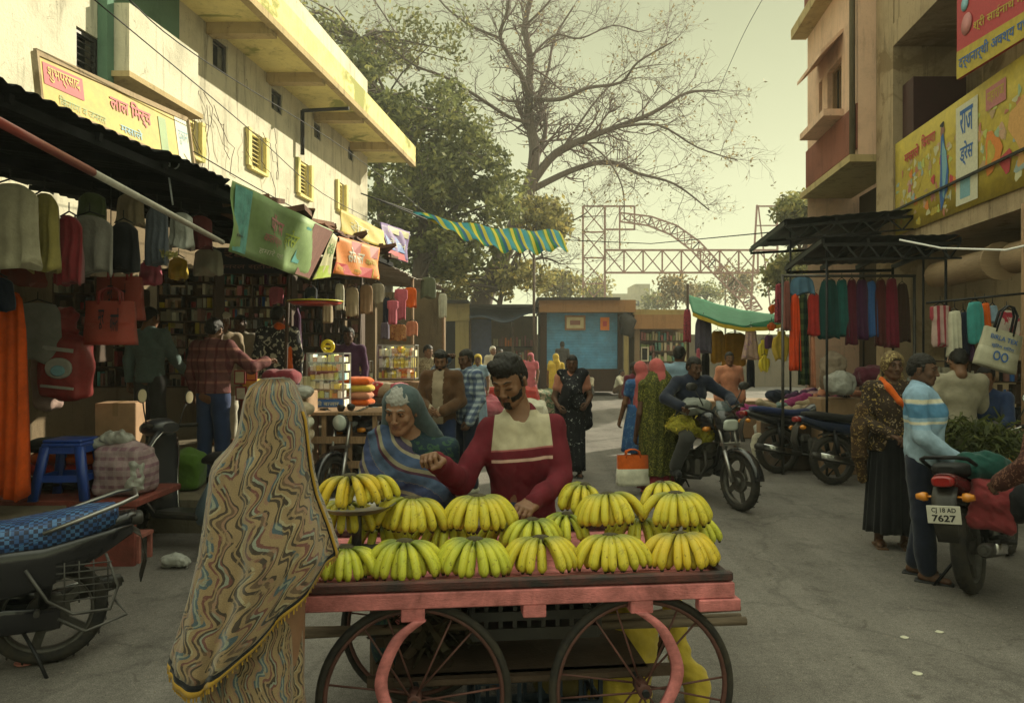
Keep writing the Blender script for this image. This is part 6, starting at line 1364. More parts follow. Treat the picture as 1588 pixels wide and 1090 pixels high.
s = Sdf(); s.ell(tuple(J['head'] + Rc @ V3(0, -.01, .09)), (.088, .10, .05), .01); extra(c_, 'cap', s, F_white, .009)
person('young shopkeeper in a dim shirt inside the left shop beside the capped man', at(373, 9.6, .465), pi, joints(.96), SK_dark, top=dict(m=F_kurta, hem=.9), bottom=TR(F_grey), size=.96, lod=2)
F_leaf = floral('black_white_print', (.02, .02, .025), (.40, .40, .32), 13, .55)
J = joints(1.0); o_, Ro = person('person in black and white print with an orange shoulder scarf at the shop counter', at(431, 8.9, .465), .4, J, SK_dark, top=dict(m=F_leaf, hem=.7, loose=.02, skirted=.3), bottom=TR(F_blackc), size=1.0, lod=2, look=(-.5, -.1, 0))
s = Sdf(); s.chain([tuple(J['neck'] + V3(-.07, .05, .0)), tuple(J['neck'] + V3(0, -.07, .03)), tuple(J['neck'] + V3(.09, -.0, -.0)), tuple(J['chest'] + V3(.11, -.06, -.05)), tuple(J['chest'] + V3(.12, -.09, -.28))], [.04, .045, .05, .045, .05], .02); extra(o_, 'scarf', s, F_orange, .012, amp=.006, freq=40)
person('thin person in dark purple standing beside the glass showcase', at(541, 10.6, .3), pi, joints(.98), SK_dark, top=dict(m=F_purple, hem=.5, skirted=.6), bottom=TR(F_purple), size=.98, lod=2)
person('man in a beige printed shirt standing beyond the cloth display', at(664, 14, .05), pi + .3, joints(1.0), SK_mid, top=dict(m=floral('beige_print', (.33, .28, .18), (.16, .12, .07), 30, .5), hem=.85), bottom=TR(F_grey), lod=2, look=(.5, -.2, 0))
# men by the motorcycle
bj, Rb = person('bearded man in an open brown jacket looking down with folded hands', at(684, 8.4), pi - .15, joints(.96, eR=(.25, .03, 1.1), wR=(.10, .24, 1.02), eL=(-.25, .03, 1.1), wL=(-.08, .26, 1.0), kR=(.12, .06, .49)), SK_brown, top=dict(m=[F_brown, cloth('pale_tshirt', (.30, .24, .17))], hem=.84, loose=.028, amp=.009, zone=lambda c: ((np.abs(c[:, 0] - .01) < .065) & (c[:, 1] > .06)).astype(int)), bottom=TR(F_denim), beard='beard', look=(.1, -.25, 0), size=.96, lod=1, curl=(1., 1.), palm=(V3(0, 1, 0), V3(0, 1, 0)), shoes=('shoe', F_blackc), hair=('tall', 'black'))
person('man in blue and white checked shirt with one hand raised to his face', at(724, 8.55), pi - .9, joints(.97, eR=(.30, .24, 1.42), wR=(.10, .22, 1.58), wL=(-.2, .1, .86)), SK_dark, top=dict(m=M_chk, hem=.80, loose=.022, amp=.009), bottom=TR(F_navy), look=(.2, -.15, 0), size=.97, lod=1, shoes=('shoe', F_white), palm=(V3(0, 0, 1), None))
# far crowd
def woman(label, loc, rz, m, veil=None, s=.92, skin=SK_brown, hairs='long', lod=2, mv=None, rows=None, look=(0, -.1, 0), blouse=None, **kw):
    hairs = 'short' if veil else hairs; J = joints(s, **kw); t, Rm = person(label, loc, rz, J, skin, top=dict(m=blouse or m, hem=None, sleeve='cap', amp=.004), bottom=dict(kind='skirt', m=m, rows=rows or skirt(.97 * s, .03, .14, .21)), hair=(hairs, 'black'), look=look, size=s, lod=lod, kind='woman', hs=.98, shoes=('sandal', M_seat) if lod < 2 else None)
    if veil: hood(t, J, Rm, mv or m, s)
    return t, J, Rm
w1, J, Rm = woman('woman in a yellow sari seen from behind in front of the blue shutter', at(862, 19.5), .2, F_yellow, True); sash(w1, J, F_yellow)
person('dark haired man standing right in front of the blue shutter', at(872, 25.3, .3), 0, joints(.98), SK_dark, top=dict(m=F_grey, hem=.85), bottom=TR(F_grey), lod=2)
w1, J, Rm = woman('person with a bright yellow headscarf behind the checked shirt man', at(741, 15.5), pi, F_lblue, True, mv=F_yellow)
person('grey haired man in a white shirt sitting far off before the tarp covered stall', at(764, 20, .1), pi + .6, joints(.98), SK_brown, top=dict(m=F_white, hem=.7), bottom=TR(F_white), lod=2, hair=('short', 'white'))
person('man in a pale blue shirt walking before the tarp covered stall', at(776, 23, .0), pi, joints(1.0), SK_brown, top=dict(m=F_lblue, hem=.85), bottom=TR(F_grey), lod=2)
woman('woman in bright pink beside the cloth heap far down the street', at(823, 21), pi - .4, F_pinkc, True, s=.93)
woman('woman in maroon dress behind the pink one far down the street', at(806, 23.5), pi + .4, F_red, False, s=.93)
def squat(label, loc, rz, m, b_, s=1., hc='black'):
    J = joints(s, hip=(0, -.05, .30), chest=(0, .06, .58), neck=(0, .12, .74), head=(0, .17, .88), sR=(.17, .12, .69), sL=(-.17, .12, .69), eR=(.24, .28, .52), eL=(-.24, .28, .52), wR=(.12, .42, .42), wL=(-.1, .42, .42), hR=(.09, -.05, .26), hL=(-.09, -.05, .26), kR=(.20, .30, .46), kL=(-.2, .30, .46), aR=(.14, .16, .08), aL=(-.14, .16, .08))
    return person(label, loc, rz, J, SK_dark, top=dict(m=m, hem=.2, loose=.015), bottom=TR(b_), lod=2, size=s, hair=('short', hc))
squat('man in a white shirt squatting by the kerb right of the blue shutter', at(958, 25.6), pi + .9, F_white, F_brown)
squat('person in pale clothes sitting on the ground just behind the black sari woman', at(913, 24.6), pi - .5, F_kurta, F_grey)
squat('seller in a dull blue shirt squatting far right near the crowded shelves', at(1000, 26.2), pi, F_lblue, F_grey)
# woman in black sari
F_bs = floral('black_white_dotted_sari', (.012, .012, .016), (.42, .42, .40), 26, .665)
w1, J, Rm = woman('woman in a black dotted sari standing in the street facing the camera', at(887, 9.55), pi - .1, F_bs, False, s=.93, skin=SK_dark, lod=1, blouse=cloth('salmon_blouse', (.36, .15, .10)), eR=(.25, .02, 1.1), wR=(.17, .18, .98), eL=(-.25, -.02, 1.12), wL=(-.2, .14, 1.02), rows=skirt(.93, .09, .15, .17, .015)); sash(w1, J, F_bs, r=.062, side=-1); sash(w1, J, F_bs, name='sari_end', r=.05, side=1)
# boy and women left of the rider
person('boy in a maroon top standing behind the woman with the olive sari', at(984, 12.3), pi + .6, joints(.85), SK_dark, top=dict(m=cloth('dark_maroon', (.10, .015, .03)), hem=.75), bottom=TR(F_pinkc), lod=2, size=.85)
F_bp = floral('bright_blue_print', (.035, .10, .26), (.10, .20, .35), 20, .56)
w1, J, Rm = woman('woman in a bright blue tunic half hidden behind the olive sari', at(994, 9.35), .3, F_bp, True, s=.88, lod=1, mv=cloth('coral_scarf', (.42, .10, .10)), rows=skirt(.95, .36, .17, .25, .015), eL=(-.24, .03, 1.1), wL=(-.27, .12, .86))
F_ol = floral('olive_gold_sari', (.055, .06, .012), (.20, .19, .04), 44, .54, (.03, .03, .01))
J = joints(.9, wL=(-.24, .10, .72), eL=(-.24, -.02, 1.02)); w1, Rm = person('woman in an olive gold sari and coral headscarf carrying an orange bag, back turned', at(1018, 8.5), .25, J, SK_dark, top=dict(m=F_ol, hem=None, sleeve='cap'), bottom=dict(kind='skirt', m=F_ol, rows=skirt(.90, .10, .16, .21, .02), n=12), hair=('short', 'black'), look=(.3, -.1, 0), size=.92, lod=1, kind='woman', shoes=('sandal', F_red))
hood(w1, J, Rm, cloth('coral_scarf', (.42, .10, .10)), .95)
rows = [(z, x, y, rx, ry, am) for z, x, y, rx, ry, am in [(1.44, .02, -.02, .05, .05, .002), (1.36, .02, -.02, .13, .10, .004), (1.22, .02, -.03, .20, .15, .010), (.95, .02, -.04, .22, .17, .016), (.6, .01, -.05, .22, .18, .02), (.30, .0, -.05, .20, .17, .024), (.22, 0, -.05, .20, .17, .024)]]
b = MB(); b.rings(drape_rows(smooth_rows(rows), 10, 5)); b.build_local('sari_drape', w1, F_ol)
pt = cloth('maroon_petticoat', (.16, .02, .03)); b = MB(); b.rings(drape_rows(smooth_rows([(.3, 0, -.02, .16, .14, .01), (.06, 0, -.02, .22, .2, .02)]), 12, 5)); b.build_local('petticoat', w1, pt)
# orange and white shopping bag
def carrier(name, label, c, w, h, d, yaw, m_top, m_bot, split=.5, handle=.12, cat='shopping bag', words=None, wm=None, hm=None, group=None, h2=None):
    t = thing(name, label, cat, tuple(c), yaw, group); w2, d2 = w / 2, d / 2; b = MB(); b.use(m_bot)
    def fn(z): k = z / h; return [V3(x * w2 * (1 - .04 * k + .02 * sin(9 * k + x)), y * d2 * (1.0 - .55 * k), z) for x, y in ((-1, -1), (-.33, -1.12), (.33, -1.1), (1, -1), (1, 1), (.33, 1.1), (-.33, 1.12), (-1, 1))]
    zs = [0, .1 * h, .3 * h, split * h]; b.rings([fn(z) for z in zs], caps=True); b.use(m_top); b.rings([fn(z) for z in (split * h, (split + 1) / 2 * h, h)], caps=False); o = b.build_local('bag_body', t)
    b = MB()
    for y in (-1, 1):
        b.tube([V3(-w2 * .45, y * d2 * .45, h * .92), V3(-w2 * .4, y * d2 * .5, h + handle * .7), V3(-w2 * .15, y * d2 * .2, h + handle), V3(w2 * .15, y * d2 * .2, h + handle), V3(w2 * .4, y * d2 * .5, h + handle * .7), V3(w2 * .45, y * d2 * .45, h * .92)], .008, 6, sx=2.)
    b.build_local('handle', t, hm or m_top)
    if words:
        b = MB()
        for tx, bx in words: write(b, tx, lambda u, v: V3(-w2 + w * u, -d2 * (1.16 - .55 * v) - .006, h * v), bx, wm, .015)
        b.build_local('print', t)
    return t
carrier('shopping_bag', 'orange and white carrier bag held low by the olive sari woman', P(981, 752, 8.35), .36, .34, .12, .1, F_orange, F_white, .55, .06)
person('man in a pale blue shirt talking with his back turned beside the rider', at(1054, 9.9), -.2, joints(1.0, wR=(.2, .2, 1.05), eR=(.24, .02, 1.12)), SK_dark, top=dict(m=F_lblue, hem=.84, loose=.02, amp=.009), bottom=TR(F_navy), size=1.0, lod=1, look=(-.3, -.05, 0), shoes=('shoe', F_blackc))
# rider (sits on the motorcycle facing us)
J = joints(.98, hip=(0, -.02, .88), chest=(0, .06, 1.17), neck=(0, .09, 1.34), head=(0, .13, 1.47), sR=(.19, .07, 1.30), sL=(-.19, .07, 1.30), eR=(.40, .20, 1.13), eL=(-.40, .20, 1.13), wR=(.33, .44, 1.06), wL=(-.33, .44, 1.06), hR=(.10, 0, .86), hL=(-.1, 0, .86), kR=(.22, .36, .70), kL=(-.22, .36, .70), aR=(.24, .12, .33), aL=(-.26, .18, .32))
J = {k: v / 1.0 for k, v in J.items()}
rp = Matrix.Rotation(-radians(160), 3, 'Z') @ V3(0, .36, 0)
person('rider in a dark navy shirt gripping the handlebar of his motorcycle', (1.88 + rp.x, 8.72 + rp.y, 0), -radians(165), J, SK_dark, top=dict(m=F_navy, hem=.80, loose=.018, amp=.008), bottom=TR(F_grey), size=.98, lod=1, beard='moustache', shoes=('shoe', F_blackc), curl=(1.2, 1.2), palm=(V3(0, .2, 1), V3(0, .2, 1)), look=(.1, -.18, 0))
person('person in a peach shawl behind the rider near the hanging yellow clothes', at(1131, 12.5), pi, joints(.95), SK_brown, top=dict(m=F_peach, hem=.5, skirted=.6), bottom=TR(F_grey), lod=2, size=.95)
# right side people
F_bl = floral('brown_yellow_flower_blouse', (.035, .022, .015), (.30, .20, .05), 26, .60, (.30, .22, .14))
J = joints(.95, eR=(.25, .04, 1.1), wR=(.06, .22, 1.0), eL=(-.25, .03, 1.1), wL=(-.1, .24, 1.0)); w1, Rm = person('woman in a long black skirt and yellow print headscarf standing with folded arms', at(1384, 6.15), pi - .25, J, SK_dark, top=dict(m=F_bl, hem=.84, skirted=.15, amp=.008), bottom=dict(kind='skirt', m=F_blackc, rows=skirt(.95, .13, .15, .215, .02), n=16), hair=('long', 'black'), look=(.15, .0, 0), size=.95, lod=1, kind='woman', shoes=('sandal', F_brown), palm=(V3(0, 0, 1), V3(0, 0, 1)))
hood(w1, J, Rm, floral('patterned_scarf', (.12, .08, .04), (.35, .27, .12), 40, .54), .97)
s = Sdf(); s.chain([tuple(J['neck'] + V3(.08, .0, .04)), tuple(J['neck'] + V3(.05, .09, -.02)), tuple(J['chest'] + V3(-.02, .115, .04)), tuple(J['chest'] + V3(-.10, .10, -.05))], [.022, .026, .024, .02], .02); extra(w1, 'orange_stole', s, F_orange, .011, amp=.004, freq=40)
s = Sdf(); s.chain([tuple(J['eR'] + V3(.0, .0, .1)), tuple(J['eR'] + V3(.02, .02, -.06)), tuple(J['eR'] + V3(.03, .02, -.28)), tuple(J['eR'] + V3(.0, .0, -.48))], [.055, .065, .06, .04], .03); extra(w1, 'shawl', s, floral('brown_print_shawl', (.05, .028, .014), (.22, .14, .05), 34, .57), .011, amp=.010, freq=30)
M_str = bandmat('blue_striped_sweater', [(0, (.34, .42, .48)), (.40, (.29, .40, .50)), (.62, (.26, .39, .52)), (.655, (.62, .58, .45)), (.675, (.26, .39, .52)), (.70, (.08, .20, .34)), (.79, (.26, .39, .52)), (.80, (.62, .58, .45)), (.825, (.25, .38, .52))], ax=2, scale=1.0, off=-.47)
J = joints(.945, eR=(.24, .03, 1.09), wR=(.16, .24, .93), eL=(-.245, -.02, 1.10), wL=(-.20, .16, .92), aR=(.09, .05, .08), aL=(-.09, -.05, .08), chest=(0, .03, 1.24), hip=(0, .02, .93))
person('smiling man in a pale blue striped sweater holding the tail of the red motorcycle', at(1428, 5.3), -radians(124), J, SK_dark, top=dict(m=M_str, hem=.80, loose=.024, amp=.012, freq=24), bottom=TR(F_navy), size=.945, lod=0, shoes=('sandal', M_seat), look=(-.2, -.1, 0), fat=1.08, curl=(.8, .8))
person('man in a beige kurta seen from behind at the right stall', at(1487, 6.9), -.25, joints(.97, eR=(.24, .1, 1.1), wR=(.2, .28, 1.1)), SK_brown, top=dict(m=F_kurta, hem=.48, skirted=.8, loose=.02, amp=.009), bottom=TR(F_white), size=.97, lod=1, hair=('short', 'black'), look=(0, -.4, 0), shoes=('shoe', F_blackc))
J = joints(.92, hip=(0, 0, .62), chest=(0, .05, .92), neck=(0, .06, 1.10), head=(0, .10, 1.25), sR=(.17, .05, 1.05), sL=(-.17, .05, 1.05), eR=(.22, .18, .83), eL=(-.22, .18, .83), wR=(.12, .36, .78), wL=(-.12, .36, .78), hR=(.09, .02, .6), hL=(-.09, .02, .6), kR=(.12, .40, .58), kL=(-.12, .40, .58), aR=(.12, .42, .10), aL=(-.12, .42, .10)); J = {k: v + V3(0, 0, .0) for k, v in J.items()}
person('shopkeeper in a navy shirt sitting low inside the right stall', at(1532, 7.0, .22), pi * .75, J, SK_brown, top=dict(m=cloth('deep_blue_shirt', (.02, .035, .09)), hem=.45), bottom=TR(F_grey), lod=1, size=.92)
st_ = MB(); st_.lathe((at(1532, 7.0)[0], 7.0, .2), [(.15, 0), (.14, .05), (.13, .32), (.15, .36), (0, .37)], 16); tag(st_.build('round_stool', M_woodd), 'dark round seat under the navy shirted shopkeeper', 'stool')
F_rp = floral('brown_flower_dress', (.06, .022, .018), (.20, .10, .07), 34, .56)
J = joints(.92, eL=(-.24, .02, 1.08), wL=(-.22, .24, .93), aL=(-.20, -.28, .08), kL=(-.14, -.06, .46)); person('person in a brown flowered dress cut off by the right edge of the view', (3.10, 4.15, 0), radians(15), J, SK_dark, top=dict(m=F_rp, hem=.45, skirted=.8, loose=.02), bottom=TR(F_rp), size=.92, lod=1, kind='woman', hair=('tied', 'black'))
# ------------------------------------------------------------------ the banana cart
CA = math.atan2(.104, .9945); CR = thing('hand_cart', 'pink wooden four wheeled hand cart loaded with bananas', 'hand cart', (.02, 3.10, 0), CA)
# local: x along the cart, front edge at y = -.42, back at +.42
M_pkw = mat('pink_worn_paint', (.62, .20, .20), .7, .25, scale=5, bmp=.35, dirt='#3b241e', dscale=9, damt=.6, stretch=(1, 3, 3)); M_blkw = mat('black_worn_rim', (.022, .02, .02), .6, .4, bmp=.4, dirt='#6d3a35', dscale=7, damt=.8, stretch=(.6, 3, 3)); M_pkr = mat('pink_brown_rod', (.13, .055, .045), .6, .3, dirt='#2b1a16', damt=.7)
A = lambda b, n, m, p=None: b.build_local(n, p or CR, m)
x0, x1, y0, y1, zt = -.90, .745, -.40, .42, .79
b = MB()
for k in range(8): b.box((0, 0, 0), (0, 0, 0)) if False else b.box(((x0 + x1) / 2, y0 + .05 + (k + .5) * (y1 - y0 - .1) / 8, zt - .035 + .001 * (k % 2)), (x1 - x0 - .02, (y1 - y0 - .1) / 8 - .004, .018))
A(b, 'deck', M_pkw)
b = MB()
for y in (y0, y1): b.box(((x0 + x1) / 2, y, zt - .011), (x1 - x0 + .05, .034, .033), None, .005)
for x in (x0, x1): b.box((x, (y0 + y1) / 2, zt - .013), (.036, y1 - y0 - .036, .029), None, .005)
A(b, 'rim', M_blkw)
b = MB()
for y in (y0 + .005, y1 - .005): b.box(((x0 + x1) / 2, y, zt - .062), (x1 - x0 + .06, .045, .058), None, .004)
for x in (-.72, -.36, .02, .38, .7): b.box((x, 0, zt - .075), (.05, y1 - y0 - .06, .045))
b.box((x1 - .03, y0 - .0, zt - .115), (.16, .05, .045), None, .004); A(b, 'side_beam', M_pkw)
b = MB()
for x in (-.42, .02, .42): b.box((x, y0 + .03, zt - .113), (.085, .09, .05), None, .004); b.box((x, y1 - .03, zt - .113), (.085, .09, .05), None, .004)
A(b, 'block', M_pkw)
WR = .355
for i, x in enumerate((-.415, .435)):
    b = MB(); b.tube([(x, y0 - .02, WR), (x, y1 + .02, WR)], .014, 8); A(b, 'axle', M_blackiron)
    for y in (y0 + .04, y1 - .04):
        c = V3(x, y, WR); w = MB(); w.torus(c, (0, 1, 0), WR - .032, .010, 44, 6, ry=.014); w.cyl(c - V3(0, .045, 0), c + V3(0, .045, 0), .026, 14)
        for k in range(12):
            a = 2 * pi * k / 12 + .2; s_ = 1 if k % 2 else -1; w.tube([c + V3(.02 * cos(a), .03 * s_, .02 * sin(a)), c + V3((WR - .035) * cos(a + .12 * s_), 0, (WR - .035) * sin(a + .12 * s_))], .0042, 5)
        wo_ = A(w, 'wheel', M_pkr); tb = MB(); tb.torus(c, (0, 1, 0), WR - .014, .0155, 56, 10, ry=.019)
        A(tb, 'tyre', M_rubber, wo_)
        sg = -1 if i == 0 else 1; bw_ = MB(); pts = [V3(x - sg * .02 + sg * .0, y, zt - .13), V3(x + sg * .055, y, .60), V3(x + sg * .105, y, .50), V3(x + sg * .115, y, .42), V3(x + sg * .08, y, .33), V3(x + sg * .03, y, .27), V3(x - sg * .02, y, .245)]
        pts = [p + V3(0, -.06 if y < 0 else .06, 0) for p in pts]; qq, ww = interp(pts, [.02] * 7, 4); rows = [[p + V3(dx, dy, 0) for dx, dy in ((-.022, -.01), (.022, -.01), (.022, .01), (-.022, .01))] for p in qq]; bw_.rings(rows); A(bw_, 'wheel_bow', M_pkw)
b = MB(); b.box((0, 0, .36), (1.0, .5, .02)); b.box((0, -.2, .35), (1.2, .03, .04)); b.box((0, .2, .35), (1.2, .03, .04)); A(b, 'lower_shelf', M_woodd)
# poles, crates and cloth on the lower shelf
M_bamb = mat('grey_brown_pole', (.13, .095, .065), .75, .35, stretch=(.6, 8, 8), bmp=.4)
cw = lambda x, y, z: wmat(CR) @ V3(x, y, z)
for i, (ya, za, yb, zb, xa, xb, r, lb) in enumerate([(-.10, .50, .02, .505, -1.05, .98, .014, 'thin grey pole slung under the cart, uppermost of three'), (.06, .465, -.02, .462, -1.0, .99, .019, 'thicker brown pole lying under the cart deck, middle of three'), (.16, .43, .06, .452, -1.02, 1.0, .016, 'dark pole under the cart with the lowest end at the left')]):
    b = MB(); b.tube([cw(xa, ya, za), cw(0, (ya + yb) / 2, (za + zb) / 2 - .008), cw(xb, yb, zb)], r, 8); tag(b.build('wooden_pole', M_bamb), lb, 'pole', 'poles slung under the cart')
def crate(label, c, w, d, h, m, yaw, slots=6):
    t = thing('plastic_crate', label, 'crate', tuple(c), yaw, 'plastic crates under the cart'); b = MB(); b.box((0, 0, .01), (w, d, .02)); 
    for z in (.03, h * .5, h - .02):
        for y in (-1, 1): b.box((0, y * d / 2, z), (w, .012, .035))
        for x in (-1, 1): b.box((x * w / 2, 0, z), (.012, d - .014, .035))
    for k in range(slots + 1):
        x = -w / 2 + w * k / slots
        for y in (-1, 1): b.box((x, y * (d / 2 - .007), h / 2), (.016, .010, h - .02))
    for x in (-1, 1):
        for k in range(4): b.box((x * (w / 2 - .007), -d / 2 + d * k / 3, h / 2), (.010, .016, h - .02))
    b.build_local('crate_body', t, m); return t
crate('black slatted crate hanging high between the cart wheels', cw(.05, -.08, .505), .50, .32, .19, M_plast, CA, 9)
crate('dark blue crate standing on the ground under the cart', cw(.08, .12, .0), .52, .36, .30, mat('dark_blue_plastic', (.014, .03, .055), .5, .3, dirt='#3c3428', damt=.4), CA + .06)
s = Sdf(); r_ = random.Random(4)
tw = thing('leaf_bundle', 'dark bundle of dry banana leaves and stalks under the left of the cart', 'plant waste', tuple(cw(-.35, .05, .37))); b = MB()
for k in range(150):
    p = V3(r_.gauss(0, .10), r_.gauss(0, .09), r_.gauss(.10, .07)); d = V3(r_.gauss(0, 1), r_.gauss(0, 1), r_.gauss(0, .7)).normalized() * r_.uniform(.05, .14); sd_ = d.cross(V3(0, 0, 1)).normalized() * r_.uniform(.008, .022); b.quad(p - d - sd_ * .3, p - d + sd_ * .3, p + d + sd_, p + d - sd_)
b.build_local('dry_leaves', tw, mat('dry_dark_leaf', (.045, .035, .02), .85, .5)); b = MB(); b.tube([(-.2, 0, .02), (.2, .03, .14)], .025, 8); b.tube([(-.1, -.1, .0), (.12, .1, .22)], .02, 8); b.build_local('stalk', tw, M_woodd)
s = Sdf(); s.chain([(-.10, .0, .52), (-.12, -.02, .30), (-.14, 0, .06)], [.06, .10, .12], .05, flat=((1, 0, 0), 1.3)); s.chain([(.08, .02, .50), (.14, .02, .22), (.20, 0, .04)], [.04, .05, .07], .04); yc = thing('yellow_sack', 'yellow cloth sack hanging down behind the right cart wheel', 'sack', (P(1012, 0, 3.42).x, 3.42, 0)); extra(yc, 'sack_body', s, cloth('dull_yellow_sacking', (.42, .31, .04)), .009, amp=.018, freq=22)
yc = thing('yellow_sack', 'slumped straw coloured sack on the ground between the cart wheels', 'sack', tuple(cw(.25, .38, 0))); s = Sdf(); s.ell((0, 0, .16), (.15, .13, .18), .03); extra(yc, 'sack_body', s, cloth('straw_sacking', (.16, .12, .04)), .009, amp=.02, freq=20)

# ------------------------------------------------------------------ bananas
def banmat(name, yel, grn):
    m, t, b = new_mat(name); b.inputs['Roughness'].default_value = .42; b.inputs['Specular IOR Level'].default_value = .35; uv = N(t, 'ShaderNodeUVMap'); sp = N(t, 'ShaderNodeSeparateXYZ'); t.links.new(uv.outputs[0], sp.inputs[0])
    oi = N(t, 'ShaderNodeObjectInfo'); base = mixc(t, oi.outputs['Random'], yel, tuple(a * .8 + g_ * .2 for a, g_ in zip(yel, grn))); base = mixc(t, ramp(t, noise(t, 14, 4, .6), [(.35, 0), (.7, .5)]), base, grn)
    k = ramp(t, sp.outputs[1], [(0, 1), (.26, .95), (.46, 0), (.86, 0), (.93, .6)]); c = mixc(t, k, base, tuple(x * .42 for x in grn)); tip = ramp(t, sp.outputs[1], [(.905, 0), (.935, 1)]); c = mixc(t, tip, c, (.018, .013, .008))
    sp2 = ramp(t, noise(t, 95, 3, .7, .5), [(.63, 0), (.67, .85)]); c = mixc(t, sp2, c, (.09, .05, .012)); pt = ramp(t, noise(t, 12, 5, .75, 1.5), [(.57, 0), (.66, .6)]); c = mixc(t, pt, c, (.20, .13, .02))
    ft = N(t, 'ShaderNodeMath', operation='MULTIPLY'); ft.inputs[1].default_value = 5; t.links.new(sp.outputs[0], ft.inputs[0]); f2 = N(t, 'ShaderNodeMath', operation='FRACT'); t.links.new(ft.outputs[0], f2.inputs[0]); ed = ramp(t, f2.outputs[0], [(0, .45), (.06, 0), (.94, 0), (1, .45)]); c = mixc(t, ed, c, tuple(x * .55 for x in grn)); t.links.new(c, b.inputs['Base Color']); bump(t, b, noise(t, 60, 4, .6), .12); return m
B_yel = banmat('ripe_banana_skin', (.64, .50, .04), (.40, .42, .04)); B_grn = banmat('greenish_banana_skin', (.60, .56, .05), (.30, .38, .04)); B_ora = banmat('deep_yellow_banana_skin', (.68, .46, .03), (.42, .38, .04)); M_crown = mat('banana_crown', (.055, .045, .02), .8, .4, bmp=.5)
def finger(pts, r, n=10):
    q, w = interp(pts, [1] * len(pts), 5); m = len(q); b = MB(); prof = lambda t: r * (.36 + .3 * t if t < .2 else (.42 + .58 * sin(min(1, (t - .2) / .28) * pi / 2)) if t < .48 else 1.0 if t < .78 else 1 - .62 * ((t - .78) / .15) ** 1.5 if t < .93 else .34 if t < .97 else .30)
    rows = []; ref = None
    for i, p in enumerate(q):
        d = (q[min(i + 1, m - 1)] - q[max(i - 1, 0)]).normalized()
        if ref is None: ref = V3(.3, 1, .1).cross(d)
        ref = (ref - d * ref.dot(d)).normalized(); w_ = d.cross(ref); rr_ = max(.12 * r, prof(i / (m - 1)))
        rows.append([p + (ref * cos(2 * pi * k / n) + w_ * sin(2 * pi * k / n)) * rr_ * (1 + .07 * cos(5 * 2 * pi * k / n)) for k in range(n)])
    return b.rings(rows)
def banana_hand(label, c, size, m, seed, n=12, yaw=0., tilt=0., crown_h=.125, spread=.107, stand=True, side=False):
    r = random.Random(seed); t = thing('banana_bunch', label, 'bananas', tuple(c), yaw, 'bunches of bananas on the cart'); t.rotation_euler = (tilt or r.gauss(0, .05), r.gauss(0, .07), yaw); t.scale = (1, 1, 1); H_ = crown_h * size
    b = MB(); b.sup([((0, .01, H_ - .028), (.018 * size, 0, 0), (0, .014 * size, 0)), ((0, .01, H_ - .008), (.042 * size, 0, 0), (0, .024 * size, 0)), ((0, .012, H_ + .006), (.036 * size, 0, 0), (0, .020 * size, 0)), ((0, .014, H_ + .013), (.018 * size, 0, 0), (0, .010 * size, 0))], 12); b.build_local('crown', t, M_crown)
    for lay in (0, 1):
        nn = n if lay == 0 else max(4, n - 5)
        for k in range(nn):
            a = -pi / 2 + (k - (nn - 1) / 2) * (2 * pi * .62 / nn) * (1 if lay == 0 else .95) + r.gauss(0, .07) + (0 if lay == 0 else .12)
            if r.random() < .06: continue
            R0 = spread * size * (1.0 if lay == 0 else .68) * r.uniform(.90, 1.07); ex = 1 + .22 * abs(cos(a)); u = V3(cos(a) * ex, sin(a), 0); up = (.022 if lay == 0 else .006) * size; zb = r.uniform(.010, .022) * size + (0 if lay == 0 else .004)
            pts = [V3(u.x * .022, u.y * .012 + .006, H_ - .004), u * (R0 * .34) + V3(0, 0, H_ + up * .3 - .004), u * (R0 * .66) + V3(0, 0, H_ * .88), u * (R0 * .90) + V3(0, 0, H_ * .62), u * (R0 * 1.03) + V3(0, 0, H_ * .34), u * (R0 * 1.04) + V3(0, 0, zb)]
            if lay == 1: pts = [p + V3(0, 0, -.012 * size) if i > 0 else p for i, p in enumerate(pts)]; pts[-1].z = max(pts[-1].z, .012)
            finger(pts, .0182 * size * r.uniform(.86, 1.10)).build_local('banana', t, m)
    return t
def bpos(px, y_, z): p = P(px, 545, y_); return (p.x, y_, z)
fr = [(537, 2.80, B_grn, 'small half hidden banana bunch at the left end of the front row', .9, 10), (627, 2.83, B_grn, 'green tinged banana bunch second from left in the front row', 1.04, 11), (735, 2.86, B_grn, 'banana bunch third from left in the front row', 1.04, 11), (840, 2.88, B_yel, 'banana bunch with a bright green stalk, fourth in the front row', 1.04, 10), (948, 2.91, B_yel, 'banana bunch fifth from left in the front row', 1.04, 11), (1058, 2.93, B_ora, 'deep yellow banana bunch at the right end of the front row', 1.06, 12)]
for i, (px, yy, m, lb, sz, n) in enumerate(fr): banana_hand(lb, bpos(px, yy - .035, .768), sz, m, 30 + i, n, yaw=U(-.15, .15))
bk = [(537, 3.03, B_yel, 'loose yellow banana bunch under the weighing pan', .98, 8), (633, 3.06, B_yel, 'banana bunch second from left in the upper row', 1.06, 12), (742, 3.09, B_yel, 'neat wide banana bunch third from left in the upper row', 1.08, 12), (948, 3.15, B_yel, 'dark tipped banana bunch fourth in the upper row', 1.06, 11), (1049, 3.17, B_yel, 'wide banana bunch at the right end of the upper row', 1.06, 11)]
for i, (px, yy, m, lb, sz, n) in enumerate(bk):
    banana_hand(lb, bpos(px, yy, .875), sz, m, 50 + i, n, yaw=U(-.2, .2))
un = [(590, 3.12), (690, 3.14), (790, 3.2), (985, 3.24), (1070, 3.26)]
for i, (px, yy) in enumerate(un): banana_hand('banana bunch buried behind the front row, ' + ['first from left', 'second from left', 'in the middle', 'fourth from left', 'at the right end'][i], bpos(px, yy, .768), .95, B_grn, 70 + i, 9)
